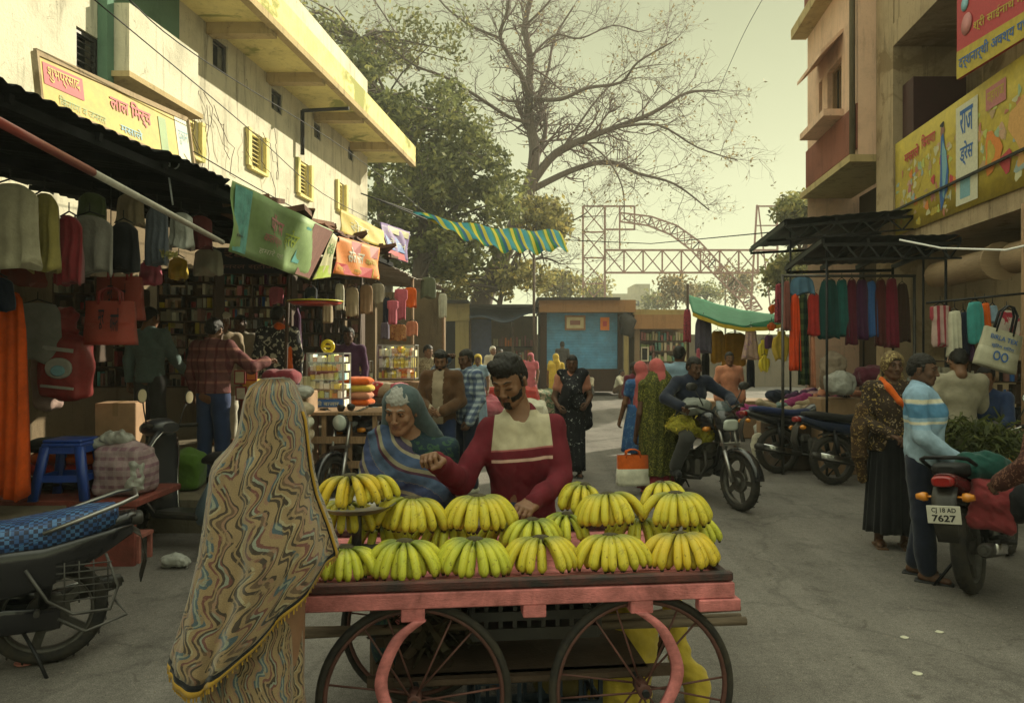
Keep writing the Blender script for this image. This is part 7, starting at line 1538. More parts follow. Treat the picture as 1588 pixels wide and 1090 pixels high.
for i, (px, yy, z, m, sz, yw, lb) in enumerate([(826, 3.06, .80, B_grn, .95, .5, 'low green banana bunch in front of the vendor hand'), (905, 3.32, .90, B_yel, .95, -1.2, 'sideways banana bunch right of the vendor elbow'), (1028, 3.36, .90, B_yel, .95, .9, 'banana bunch peeping out behind the right end of the upper row'), (880, 3.2, .80, B_grn, .9, -.9, 'greenish banana bunch wedged right of the vendor hand')]):
    banana_hand(lb, bpos(px, yy, z), sz, m, 90 + i, 8, yaw=yw)
# weighing pan with one bunch
PN = P(553, 782, 2.98); ws = thing('weighing_scale', 'small scale with a steel pan lifting one banana bunch at the left of the cart', 'scale', (PN.x, PN.y, .768)); hz_ = PN.z - .768
b = MB(); b.box((0, 0, .03), (.18, .16, .06), None, .01); b.cyl((0, 0, .06), (0, 0, hz_ - .02), .02); b.build_local('scale_base', ws, M_iron); b = MB(); b.lathe((0, 0, hz_ - .02), [(0, 0), (.12, .0), (.155, .022), (.158, .024), (.12, .004), (0, .004)], 28); b.build_local('pan', ws, M_steel)
banana_hand('deep yellow banana bunch lying on the steel weighing pan', (PN.x - .02, PN.y - .01, PN.z - .01), .98, B_ora, 111, 6, yaw=.2); banana_hand('second yellow banana bunch leaning at the right of the weighing pan', (PN.x + .06, PN.y + .05, PN.z - .008), .85, B_yel, 112, 5, yaw=.9)
# ------------------------------------------------------------------ goods helpers
def hang(name, label, px0, px1, yt, yb, y, m, cat='garment', group=None, folds=5, amp=.025, taper=1.0, shape=None, hook=True, yaw=0.):
    a, b_ = P(px0, yt, y), P(px1, yb, y); w, h = b_.x - a.x, a.z - b_.z; c = V3((a.x + b_.x) / 2, y, b_.z); t = thing(name, label, cat, tuple(c), yaw, group); r = random.Random(int(px0 * 7 + yt)); ph = r.random() * 6
    def wd(v):
        k = 1 - v                                   # k: 0 top .. 1 bottom
        if shape == 'dress': return (.42 + .58 * k) if k > .3 else (.62 if k > .12 else .5 - .4 * (.12 - k) / .12)
        if shape == 'shirt': return 1.0 if k < .3 else .74
        if shape == 'sack': return .50 + .42 * min(1, k * 7) ** .6 + .08 * k
        if shape == 'bib': return .6 + .5 * sin(pi * min(1, k * 1.05)) if k > .15 else .45
        return (.78 + .22 * min(1, k * 6)) * (1 + (taper - 1) * k)
    mb = MB(); rows = []; n = 28
    for j in range(15):
        v = 1 - j / 14; ww = w * wd(v); dp = (.035 + .02 * (1 - v)) if shape != 'sack' else .025 + .035 * (1 - v) + .012 * sin(9 * v + ph); row = []
        for k in range(n):
            an = 2 * pi * k / n; f_ = (sin(folds * 2 * (cos(an) + 1) * 1.6 + ph + .6 * v) + .5 * sin(folds * 5.3 * cos(an) + 2 * ph - v)) * amp * (1.15 - v); row.append(V3(cos(an) * ww / 2 * (1 + .03 * sin(5 * v + ph)), sin(an) * dp + f_, v * h + .03 * sin(3 * an + ph) * (1 - v) * min(1, w * 3) - .04 * h * (abs(cos(an)) ** 3) * v))
        rows.append(row)
    mb.rings(rows); mb.build_local('cloth', t, m)
    if hook: mb = MB(); mb.tube([(-w * .3, 0, h * .99), (0, 0, h + .03), (w * .3, 0, h * .99)], .006, 5); mb.tube([(0, 0, h + .03), (0, 0, h + .09)], .004, 5); mb.build_local('hanger', t, M_wire)
    return t
def lump(name, label, c, r3, m, cat, seed=1, amp=.02, freq=14, h=.014, group=None, extra_parts=None, flat=True, yaw=0.):
    t = thing(name, label, cat, tuple(c), yaw, group); s = Sdf(); s.ell((0, 0, r3[2]), r3, .03); s.rbox((0, 0, r3[2] * .9), (r3[0] * .82, r3[1] * .82, r3[2] * .8), .04, .06)
    v, f = s.mesh(h, amp=amp, freq=freq, seed=seed, cuts=[((0, 0, .0), (0, 0, -1))] if flat else ()); raw_obj('body', v, f, m, t)
    if extra_parts: extra_parts(t)
    return t
def carton(name, label, c, d, m, cat='box', yaw=0., group=None, words=None, wm=None, tape=True):
    t = thing(name, label, cat, tuple(c), yaw, group); b = MB(); b.box((0, 0, d[2] / 2), d, None, .006); b.build_local('body', t, m)
    if tape: b = MB(); b.box((0, 0, d[2] + .001), (.045, d[1] * .98, .002)); b.box((0, -d[1] / 2 - .0005, d[2] * .85), (.045, .002, d[2] * .28)); b.build_local('tape', t, M_tape)
    if words: b = MB(); write(b, words, lambda u, v: V3(-d[0] / 2 + d[0] * u, -d[1] / 2 - .003, d[2] * v), (.1, .3, .9, .7), wm or I_blue, .02); b.build_local('print', t)
    return t
M_tape = mat('brown_tape', (.22, .14, .07), .35, .1); M_card = mat('cardboard', (.30, .19, .11), .85, .2, bmp=.2); M_poly = mat('white_polythene', (.33, .33, .30), .35, .2, bmp=.8, bscale=25, spec=.5); M_sack = mat('woven_sack', (.28, .22, .17), .8, .25, bmp=.4, bscale=90); M_sackp = checks('mauve_checked_sack', (.30, .21, .23), (.20, .09, .13), (.38, .30, .30), 14, 14, 0, .35)
M_redsk = mat('red_printed_sack', (.25, .035, .035), .5, .25, bmp=.4, bscale=30); M_bplas = mat('blue_moulded_plastic', (.02, .06, .30), .38, .12, bmp=.04, spec=.5); M_pinkf = mat('pink_painted_wood', (.42, .15, .12), .6, .25, dirt='#4a2a22', damt=.5)
M_redfl = mat('red_painted_ledge', (.24, .06, .045), .7, .3, dirt='#30211b', damt=.6)

# ------------------------------------------------------------------ near left shop
b = MB(); b.box((P(125, 0, 5.75).x - .15, 5.95, .47), (1.35, .75, .05), None, .006); b.box((P(125, 0, 5.75).x - .15, 5.6, .22), (1.3, .04, .44)); tag(b.build('display_platform', M_redfl), 'low red topped platform carrying the blue stool in front of the left shop', 'platform')
# blue stool
st = P(110, 545, 5.72); t = thing('plastic_stool', 'blue moulded plastic stool standing upright on the red platform', 'stool', (st.x, 5.72, .496), .05)
b = MB(); h_ = .455; b.box((0, 0, h_ - .012), (.29, .27, .024), None, .01); b.box((0, 0, h_ - .04), (.30, .28, .03), None, .01); b.build_local('seat', t, M_bplas)
for sx in (-1, 1):
    for sy in (-1, 1):
        b = MB(); b.rings([[V3(sx * (.125 + k * .065) + dx, sy * (.115 + k * .05) + dy, h_ - .05 - k * (h_ - .05)) for dx, dy in ((-.032, -.02), (.032, -.02), (.032, .02), (-.032, .02))] for k in (0, .5, 1)]); b.build_local('leg', t, M_bplas)
b = MB()
for sy in (-1, 1): b.box((0, sy * .143, h_ * .36), (.27, .012, .05)); b.box((0, sy * .122, h_ - .075), (.22, .012, .06))
for sx in (-1, 1): b.box((sx * .165, 0, h_ * .36), (.012, .24, .05)); b.box((sx * .136, 0, h_ - .075), (.012, .2, .06))
b.build_local('stretcher', t, M_bplas)
t = thing('step_stool', 'tiny pink painted wooden step standing on the road before the left shop', 'stool', (P(196, 545, 5.85).x, 5.75, 0)); b = MB(); b.box((0, 0, .20), (.42, .22, .025)); b.build_local('top', t, M_pinkf)
for sx in (-1, 1):
    for sy in (-1, 1): b = MB(); b.box((sx * .19, sy * .09, .095), (.03, .03, .185)); b.build_local('leg', t, M_pinkf)
hang('orange_drape', 'long bright orange cloth hanging at the left edge of the picture', -18, 40, 452, 772, 5.25, mat('saffron_cloth', (.60, .085, .008), .85, .3, bmp=.4, bscale=30), 'cloth', folds=6, amp=.05, taper=.85, hook=False)
hang('orange_drape', 'darker red cloth hanging just behind the bright orange one', -30, 18, 470, 760, 5.45, F_red, 'cloth', folds=5, amp=.04, hook=False)
hang('cloth_bag', 'pale grey cloth bag hanging flat behind the orange cloth', 22, 95, 470, 560, 5.9, cloth('pale_grey_bag', (.20, .20, .18)), 'bag', folds=2, amp=.01)
# red rice sack on a pile of packets
def sackprint(t):
    b = MB(); b.use(M_poly); b.sup([((.03, -.155, .27), (.11, .0, 0), (0, -.0, .085)), ((.03, -.165, .27), (.10, 0, 0), (0, 0, .075))], 18, 2.2); b.use(I_sky); b.sup([((.03, -.166, .25), (.06, 0, 0), (0, 0, .045)), ((.03, -.171, .25), (.05, 0, 0), (0, 0, .035))], 12, 2); b.use(M_poly); b.box((.02, -.145, .42), (.24, .012, .03), (0, .12, 0)); b.box((.02, -.16, .12), (.26, .012, .02), (0, .1, 0)); b.build_local('label_print', t)
    s = Sdf(); s.cap((0, 0, .56), (-.04, 0, .66), .05, .10, .04, flat=((1, 0, 0), 1.8)); extra(t, 'tied_neck', s, M_redsk, .012, amp=.014, freq=40)
p = P(103, 622, 6.0); lump('rice_sack', 'upright red printed sack with a white label standing on stacked packets', (p.x, 6.0, p.z), (.20, .14, .29), M_redsk, 'sack', 5, .014, 16, .012, extra_parts=sackprint)
p = P(60, 640, 6.05); lump('rice_sack', 'pinkish white sack standing upright between the red sack and orange cloth', (P(66, 0, 6.05).x, 6.12, p.z - .0), (.10, .12, .30), mat('pink_white_sack', (.34, .24, .21), .6, .2, bmp=.4), 'sack', 6, .014, 16, .014)
for i, (px, zz_, w_, m_, lb) in enumerate([(112, .52, .64, M_blackiron, 'lowest black packet of the flat stack under the red sack'), (105, .62, .60, F_red, 'dark red folded packet in the stack under the red sack'), (118, .72, .62, F_orange, 'orange brown folded packet in the stack under the red sack'), (108, .81, .60, F_blackc, 'black folded packet at the top of the stack under the red sack')]):
    lump('folded_packet', lb, (P(px, 0, 6.1).x, 6.1, zz_), (w_ / 2, .26, .05), m_, 'packet', 20 + i, .008, 14, .014, group='packets stacked under the red sack')
lump('polythene_packet', 'silvery plastic packet on the edge of the packet stack', (P(158, 0, 5.95).x, 5.9, .86), (.14, .12, .035), M_poly, 'packet', 9, .01, 22, .01)
carton('cardboard_carton', 'plain open brown carton behind the stack beside the teal shirt man', (P(178, 0, 6.35).x, 6.45, .80), (.32, .3, .38), M_card, yaw=.2); b = MB(); b.box((P(172, 0, 6.35).x, 6.45, .635), (.55, .45, .33), None, .01); tag(b.build('wooden_crate', M_woodd), 'dark crate under the brown carton in the left shop', 'crate')
lump('checked_sack', 'mauve checked sack wrapped in clear plastic on the platform by the stool', (P(201, 0, 5.9).x, 5.85, .496), (.22, .20, .22), M_sackp, 'sack', 12, .022, 12, .012, extra_parts=lambda t: extra(t, 'plastic_wrap', Sdf().ell((-.06, 0, .44), (.13, .10, .06), .03).ell((.12, -.12, .15), (.08, .07, .14), .03), M_poly, .01, amp=.02, freq=40))
# bags hung from the near roof
for i, (x0_, x1_, a_, b__, y_, m_, sh, lb) in enumerate([(-30, 62, 285, 412, 4.6, cloth('cream_bag', (.34, .31, .22)), None, 'large cream cloth bag hanging under the near roof, first from the left'), (46, 92, 300, 420, 4.8, cloth('dull_yellow_bag', (.26, .22, .07)), None, 'dull yellow cloth bag hanging beside the large cream one'), (84, 130, 335, 440, 4.9, cloth('crimson_bag', (.16, .02, .025)), None, 'dark crimson bag hanging between yellow and grey bags'), (100, 178, 335, 425, 5.1, cloth('grey_print_bag', (.17, .16, .14)), None, 'grey bag with a red mark hanging right of the crimson one'),
        (0, 70, 395, 440, 5.2, cloth('dark_red_bundle', (.14, .03, .02)), None, 'dark red bundle hanging low behind the cream bag'), (-25, 20, 430, 480, 5.0, F_navy, None, 'navy bag low at the far left under the cream bag'), (168, 215, 345, 420, 5.4, F_blackc, None, 'black bag hanging right of the grey one'), (225, 262, 320, 410, 5.6, cloth('grey_blue_bag', (.08, .09, .11)), None, 'dark blue grey bundle hanging near the wire hook'), (262, 300, 330, 385, 5.8, M_poly, None, 'pale plastic bag hanging behind the white pipe'), (290, 330, 335, 385, 6.2, cloth('brown_red_bag', (.12, .03, .03)), None, 'small brown red bag deep under the roof by the pipe'), (182, 224, 300, 350, 6.0, F_sand, None, 'sand coloured bundle high behind the grey bag'), (120, 165, 300, 345, 5.6, cloth('dim_green', (.09, .11, .05)), None, 'dim green bundle high behind the crimson bag'), (300, 345, 385, 425, 6.8, F_kurta, None, 'beige bundle hanging low before the black signboard'), (215, 250, 405, 440, 6.6, F_pinkc, None, 'pink packet hanging low over the teal shirt man'), (262, 292, 400, 432, 6.9, F_yellow, None, 'yellow packet hanging low beside the pink one')]):
    hang('hanging_bag', lb, x0_, x1_, a_, b__, y_, m_, 'bag', group='bags hung under the left roof', folds=4, amp=.022, shape='sack')
for i, (px, py, y_, w_, h_, lb) in enumerate([(172, 535, 5.75, .36, .34, 'front one of two red rice bags with tan print and handles'), (186, 497, 6.15, .38, .36, 'rear one of two red rice bags, higher and half hidden')]):
    carrier('printed_bag', lb, P(px, py, y_), w_, h_, .12, .1 * (1 - 2 * i), mat('brick_red_bag', (.27, .045, .03), .6, .2, bmp=.2), mat('brick_red_bag2', (.27, .045, .03), .6, .2, bmp=.2), .5, .10, 'bag', [('मूर', (.30, .35, .42, .8)), ('बासमती', (.55, .30, .72, .85))], I_blk, M_redsk, 'red printed bags hanging in the left shop')
    b = MB(); p = P(px, py, y_); b.tube([(p.x, y_, p.z + h_ + .1), (p.x, y_, 3.0)], .004, 5); tag(b.build('hanging_string', M_wire), 'string holding up the ' + ('front' if i == 0 else 'rear') + ' red rice bag', 'string')
t = thing('wire_hook', 'pale bent wire with two round loops hanging over the white pipe', 'wire', tuple(P(270, 340, 5.5))); b = MB(); o_ = P(270, 340, 5.5); q_ = [P(x, y, 5.5) - o_ for x, y in ((268, 318), (264, 290), (260, 262))]; b.tube(q_, .006, 6)
b.torus(P(254, 255, 5.5) - o_, (0, 1, .1), .045, .005, 24, 5); b.torus(P(269, 254, 5.5) - o_, (0, 1, -.1), .042, .005, 24, 5); b.build_local('wire', t, mat('pale_wire', (.4, .42, .42), .5))
b = MB(); b.tube([P(258, 345, 5.6), P(260, 385, 5.6)], .003, 5); tag(b.build('hanging_string', M_wire), 'thin string under the white pipe ending in green leaves', 'string'); leaves_o = thing('lemon_charm', 'little charm of green leaves hanging on a string under the roof', 'charm', tuple(P(260, 395, 5.6))); leaves('leaves', [P(260, 395, 5.6)], [.07], [26], .035, L_yel, leaves_o, 3)

# shelves crowded with goods (packets nobody could count)
def shelves(label, px0, px1, yt, yb, y, rows_, seed, mats_, group=None, fill=.9, lbg='packets'):
    a, b_ = P(px0, yt, y), P(px1, yb, y); w, h = b_.x - a.x, a.z - b_.z; t = thing('goods_rack', label, 'shelf', ((a.x + b_.x) / 2, y, b_.z)); fr_ = MB(); r = random.Random(seed)
    for k in range(rows_ + 1): fr_.box((0, .12, h * k / rows_), (w, .28, .018))
    for x in (-w / 2, 0, w / 2): fr_.box((x, .12, h / 2), (.02, .285, h))
    fr_.build_local('frame', t, M_woodd); g_ = MB(); hh = h / rows_
    for k in range(rows_):
        x = -w / 2 + .02
        while x < w / 2 - .05:
            bw_ = r.uniform(.022, .075); bh = hh * r.uniform(.35, fill); g_.use(r.choice(mats_)); sh = r.random()
            if sh < .4: g_.box((x + bw_ / 2, r.uniform(.0, .06), hh * k + .012 + bh / 2), (bw_ * .9, .12, bh), (0, 0, r.gauss(0, .06)))
            else: g_.cyl((x + bw_ / 2, .04, hh * k + .012), (x + bw_ / 2, .04, hh * k + .012 + bh), bw_ * .42, 10)
            x += bw_ * r.uniform(1.0, 1.25)
    o = g_.build('packed_goods', None, None); o.location = t.location; tag(o, 'small mixed packets and jars crowding the ' + lbg, 'goods', kind='stuff'); return t
gm = [ink('pale_goods', (.7, .66, .5)), I_brown, I_cream, I_teal, I_red, M_card, I_white, I_pink, M_steel, I_blue, F_purple]; gd = [I_brown, M_woodd, M_card, F_kurta, I_dkred, M_iron, M_woodd, F_blackc, M_steel]
shelves('dark shelf of small goods behind the red rice bags', 85, 150, 430, 560, 6.9, 5, 1, gd, lbg='dark shelf behind the rice bags')
shelves('low shelf of packets between the red rice bags and the teal shirt man', 148, 214, 448, 600, 8.6, 5, 21, gd + [I_cream, I_teal], lbg='low shelf left of the teal shirt man')
shelves('tall shelf of bottles and packets right of the teal shirt man', 246, 334, 418, 600, 8.9, 9, 2, gd + gd + [I_cream, I_white, I_yel], lbg='tall shelf behind the teal shirt man')
shelves('crowded shelf behind the capped man', 332, 452, 425, 545, 10.6, 7, 3, gm + gd, lbg='wall behind the capped man')
shelves('dim shelf between the counter and the thin purple figure', 452, 560, 430, 560, 11.6, 6, 4, gd, lbg='dim shelf near the purple figure')
# counter with boxes
CY = 8.15
c0 = P(372, 0, CY).x; c1 = P(476, 0, CY).x; b = MB(); b.box(((c0 + c1) / 2, CY + .25, .72), (c1 - c0, .5, .84), None, .01); tag(b.build('shop_counter', M_redfl), 'red and white fronted shop counter before the plaid shirt man', 'counter')
for j, (xx, ww, hh_, mm_, lb) in enumerate([(386, .16, .17, I_yel, 'flat yellow box with a pink spot on the counter'), (409, .12, .16, M_card, 'brown box beside the yellow one on the counter')]): carton('goods_box', lb, (P(xx, 0, CY).x, CY + .12, 1.142), (ww, .2, hh_), mm_, tape=False)
for j in range(9):
    mm_ = [I_cream, I_lgrn, I_white, I_yel, I_sky, I_cream, I_pur, I_white, I_cream][j]; xx = 424 + j * 6; carton('goods_box', ['cream', 'lime', 'white', 'yellow', 'pale blue', 'second cream', 'purple', 'second white', 'last cream'][j] + ' upright packet in the row of packets on the counter', (P(xx, 0, CY).x, CY + .1, 1.142), (.038, .16, .20), mm_, tape=False, group='upright packets on the counter')
for j, (xx, yy, mm_, lb) in enumerate([(372, 585, I_cream, 'small framed picture low on the counter front, left'), (390, 580, I_org, 'orange square panel on the counter front'), (374, 610, I_white, 'small framed picture low on the counter front, lower left')]):
    p = P(xx, yy, CY - .03); t = thing('framed_picture', lb, 'picture', tuple(p)); b = MB(); b.box((0, 0, 0), (.12, .02, .15)); b.build_local('frame', t, M_redsk); b = MB(); b.box((0, -.012, 0), (.09, .006, .12)); b.build_local('print', t, mm_)
p = P(436, 596, 7.5); lump('cloth_bundle', 'flat maroon cloth bundle lying behind the shawl woman head', (p.x, 7.5, p.z), (.19, .16, .075), cloth('maroon_bundle', (.17, .025, .035)), 'bundle', 3, .014, 18, .012)
b = MB(); b.box((P(440, 0, 7.5).x, 7.55, .62), (.55, .45, 1.19), None, .01); tag(b.build('sack_stand', M_card), 'brown carton stand under the maroon bundle', 'box')
lump('polythene_packet', 'white plastic packets piled right of the maroon bundle', (P(462, 0, 7.3).x, 7.25, 1.16), (.16, .12, .06), M_poly, 'packet', 13, .02, 26, .01)
for k in range(4): lump('folded_cloth', ['top', 'second', 'third', 'lowest'][k] + ' cream folded cloth in the pile left of the glass case', (P(463, 0, 7.0).x, 6.95, 1.02 - k * .12), (.15, .14, .055), [F_sand, F_white, F_sand, F_kurta][k], 'cloth', 30 + k, .01, 20, .012, group='folded cloths left of the glass case')
# glass showcase
def showcase(label, px0, px1, yt, yb, y, d, rows_, mats_, seed, words=None, band_m=None):
    a, b_ = P(px0, yt, y), P(px1, yb, y); w, h = b_.x - a.x, a.z - b_.z; t = thing('glass_showcase', label, 'display case', ((a.x + b_.x) / 2, y, b_.z)); b = MB(); r = random.Random(seed)
    for x in (-w / 2, w / 2):
        for yy in (0, d): b.box((x, yy, h / 2), (.018, .018, h))
    for z in (0.01, h):
        for yy in (0, d): b.box((0, yy, z), (w, .018, .018))
        for x in (-w / 2, w / 2): b.box((x, d / 2, z), (.018, d, .018))
    b.build_local('frame', t, M_steel); b = MB()
    for k in range(1, rows_): b.box((0, d / 2, h * k / rows_), (w - .02, d - .04, .006))
    b.build_local('shelf', t, M_steel); gl = new_glass(); b = MB(); b.box((0, .001, h / 2), (w - .02, .003, h - .02)); b.box((w / 2 - .001, d / 2, h / 2), (.003, d - .02, h - .02)); b.box((-w / 2 + .001, d / 2, h / 2), (.003, d - .02, h - .02)); b.build_local('glass', t, gl)
    g_ = MB()
    for k in range(rows_):
        x = -w / 2 + .02
        while x < w / 2 - .03:
            bw_ = r.uniform(.03, .07); bh = h / rows_ * r.uniform(.5, .88); g_.use(r.choice(mats_)); g_.box((x + bw_ / 2, .06 + r.random() * .05, h * k / rows_ + .006 + bh / 2), (bw_ * .9, .10, bh)); g_.use(r.choice(mats_)); g_.box((x + bw_ / 2, .2, h * k / rows_ + .006 + bh / 2), (bw_ * .9, .10, bh)); x += bw_ * 1.05
    o = g_.build('packed_goods', None, None); o.location = t.location; tag(o, 'small packets filling the ' + label.split(' with')[0], 'goods', kind='stuff')
    if band_m:
        b = MB(); b.use(band_m); b.box((0, -.012, .05), (w, .012, .09)); write(b, words, lambda u, v: V3(-w / 2 + w * u, -.02, .09 * v + .005), (.1, .2, .9, .8), I_white, .02); b.build_local('name_strip', t)
    return t
def new_glass():
    if 'case_glass' in _mats: return _mats['case_glass']
    m, t, b = new_mat('case_glass'); gl = N(t, 'ShaderNodeBsdfGlossy'); gl.inputs['Roughness'].default_value = .03; tr = N(t, 'ShaderNodeBsdfTransparent'); mx = N(t, 'ShaderNodeMixShader'); mx.inputs[0].default_value = .09; t.links.new(tr.outputs[0], mx.inputs[1]); t.links.new(gl.outputs[0], mx.inputs[2]); t.links.new(mx.outputs[0], t.nodes['Material Output'].inputs[0]); _mats['case_glass'] = m; return m
BY, BC, BW = ink('bright_yellow', (.85, .70, .12)), ink('bright_cream', (.80, .76, .48)), ink('bright_white', (.85, .84, .76)); yl_ = [BY, ink('bright_lime', (.55, .65, .15)), BC, BW, BY, BC, I_org, ink('bright_sky', (.35, .55, .62)), BW]  # sunlit look of the case goods put into brighter ink copies
showcase('tall glass case with yellow packets and a blue name strip on the plank table', 476, 532, 548, 632, 8.3, .36, 6, yl_, 5, 'मोती बाजार', I_blue)
p = P(506, 552, 8.35); t = thing('yellow_hat', 'bright yellow plastic toy resting against the top of the glass case', 'toy', (p.x, 8.42, P(0, 548, 8.3).z + .004)); b = MB(); b.torus((0, 0, .075), (0, 1, .2), .06, .022, 20, 8); b.box((0, 0, .075), (.07, .02, .03), None, .005); b.build_local('ring', t, paint('bright_yellow', (.65, .5, .01)))
showcase('low glass case with yellow packets far along the left row', 543, 572, 560, 592, 10.8, .3, 2, yl_ + [I_sky, I_white], 6); showcase('wide glass case with yellow and white goods at the end of the left row', 585, 643, 535, 588, 11.2, .4, 3, [BY, BC, BW, BY, I_org], 7)
b = MB(); b.box((P(615, 0, 11.3).x, 11.45, .58), (1.5, .5, 1.15), None, .01); tag(b.build('display_table', M_wood), 'wooden table under the end glass cases', 'table')
# plank table
t = thing('plank_table', 'rough wooden plank table with open slatted front below the glass case', 'table', (P(515, 0, 7.9).x, 7.9, 0)); b = MB()
for k in range(5): b.box((.02, .0 + k * .17 - .3, .985), (1.15, .155, .03))
b.build_local('top', t, M_wood); b = MB()
for k in range(3): b.box((.02, -.37, .72 - k * .25), (1.1, .03, .07))
b.build_local('rail', t, M_wood)
for k in range(5): b = MB(); b.box((-.52 + k * .26, -.33, .485), (.045, .045, .97)); b.build_local('leg', t, M_wood)
for k in range(4): lump('folded_cloth', ['lowest orange', 'middle orange', 'upper mustard', 'topmost orange'][k] + ' folded cloth in the pile right of the glass case', (P(552, 0, 9.0).x, 9.0, .96 + k * .085), (.22, .16, .045), [F_orange, F_peach, F_yellow, F_orange][k], 'cloth', 40 + k, .008, 20, .012, group='orange folded cloths right of the glass case'); 
b = MB(); b.box((P(552, 0, 9.05).x, 9.1, .47), (.7, .5, .94), None, .01); tag(b.build('cloth_stand', M_woodd), 'dark stand under the orange folded cloths', 'stand')
for k, (px, mm_, lb) in enumerate([(582, F_red, 'red'), (600, F_sand, 'sand coloured'), (620, F_pinkc, 'pink')]): lump('cloth_bundle', lb + ' cloth bundle on the display behind the elderly woman', (P(px, 0, 10).x, 10, 1.0), (.16, .14, .10), mm_, 'bundle', 60 + k, .02, 20, .014)
b = MB(); b.box((P(600, 0, 10).x, 10.05, .5), (1.0, .45, 1.0), None, .01); tag(b.build('cloth_stand', M_woodd), 'wide dark stand under the red sand and pink bundles', 'stand')
# toys and bags hanging under the left roof
p = P(489, 468, 8.4); t = thing('toy_hat', 'wide flat yellow and red disc hanging under the sale banner', 'toy', tuple(p)); b = MB(); b.lathe((0, 0, 0), [(0, .03), (.12, .025), (.31, .012), (.315, .0)], 28); b.build_local('brim', t, paint('toy_yellow', (.55, .50, .02))); b = MB(); b.lathe((0, 0, -.03), [(0, -.0), (.24, -.005), (.30, .02), (.0, .026)], 28); b.build_local('underside', t, paint('toy_red', (.45, .04, .02))); b = MB(); b.tube([(0, 0, .03), (0, 0, .9)], .003, 4); b.build_local('string', t, M_wire)
for i, (x0_, x1_, a_, b__, y_, m_, sh, lb) in enumerate([(594, 606, 462, 500, 10.2, F_navy, None, 'navy cloth'), (600, 618, 466, 502, 9.8, F_pinkc, 'shirt', 'maroon pink child shirt'), (612, 632, 448, 495, 10.4, F_pinkc, 'shirt', 'pale pink shirt'), (626, 646, 446, 476, 10.8, F_orange, None, 'orange cloth'), (590, 604, 500, 525, 10.0, cloth('grey_violet', (.12, .10, .14)), None, 'grey violet cloth'), (604, 630, 503, 527, 10.6, floral('orange_print', (.4, .2, .08), (.2, .05, .03), 30), None, 'orange printed cloth'), (630, 648, 498, 520, 11, F_peach, None, 'peach cloth'),
        (520, 534, 440, 480, 9.4, F_white, None, 'thin white cloth'), (536, 556, 446, 490, 9.8, F_sand, None, 'straw coloured bundle'), (558, 578, 442, 486, 10.2, M_card, None, 'brown straw bundle'), (575, 596, 440, 470, 10.6, F_kurta, None, 'pale straw tassels'), (473, 492, 446, 462, 8.6, F_navy, None, 'small navy toy bundle'), (680, 693, 455, 492, 15.0, F_white, None, 'pale cloth strip before the cream kiosk sign'), (652, 676, 430, 462, 14.0, cloth('grey_green', (.10, .11, .07)), None, 'grey green cloth at the far end of the roof'), (500, 516, 470, 500, 9.0, F_sand, None, 'sand coloured tassel'), (418, 440, 445, 470, 9.6, F_pinkc, None, 'pink packet sheet'), (452, 470, 476, 560, 9.9, F_purple, 'dress', 'purple hanging dress')]):
    hang('hanging_cloth', lb + ' hanging under the left roof', x0_, x1_, a_, b__, y_, m_, 'cloth', group='cloths hung under the left roof', folds=3, amp=.015, shape=sh)
# market cloth heaps mid street
for i, (px, y_, rx, rz_, m_, lb) in enumerate([(795, 18, .7, .42, F_red, 'heap of red cloth on the ground behind the vendor head'), (760, 17, .4, .3, F_pinkc, 'heap of pink cloth beside the red heap'), (832, 19, .6, .35, floral('mixed_cloth', (.25, .22, .15), (.05, .10, .05), 9, .5), 'heap of mixed green and cream cloth'), (816, 16.5, .5, .28, F_white, 'low pale heap in front of the mixed heap')]):
    lump('cloth_heap', lb, (P(px, 0, y_).x, y_, 0), (rx, .5, rz_), m_, 'cloth heap', 80 + i, .07, 7, .03)
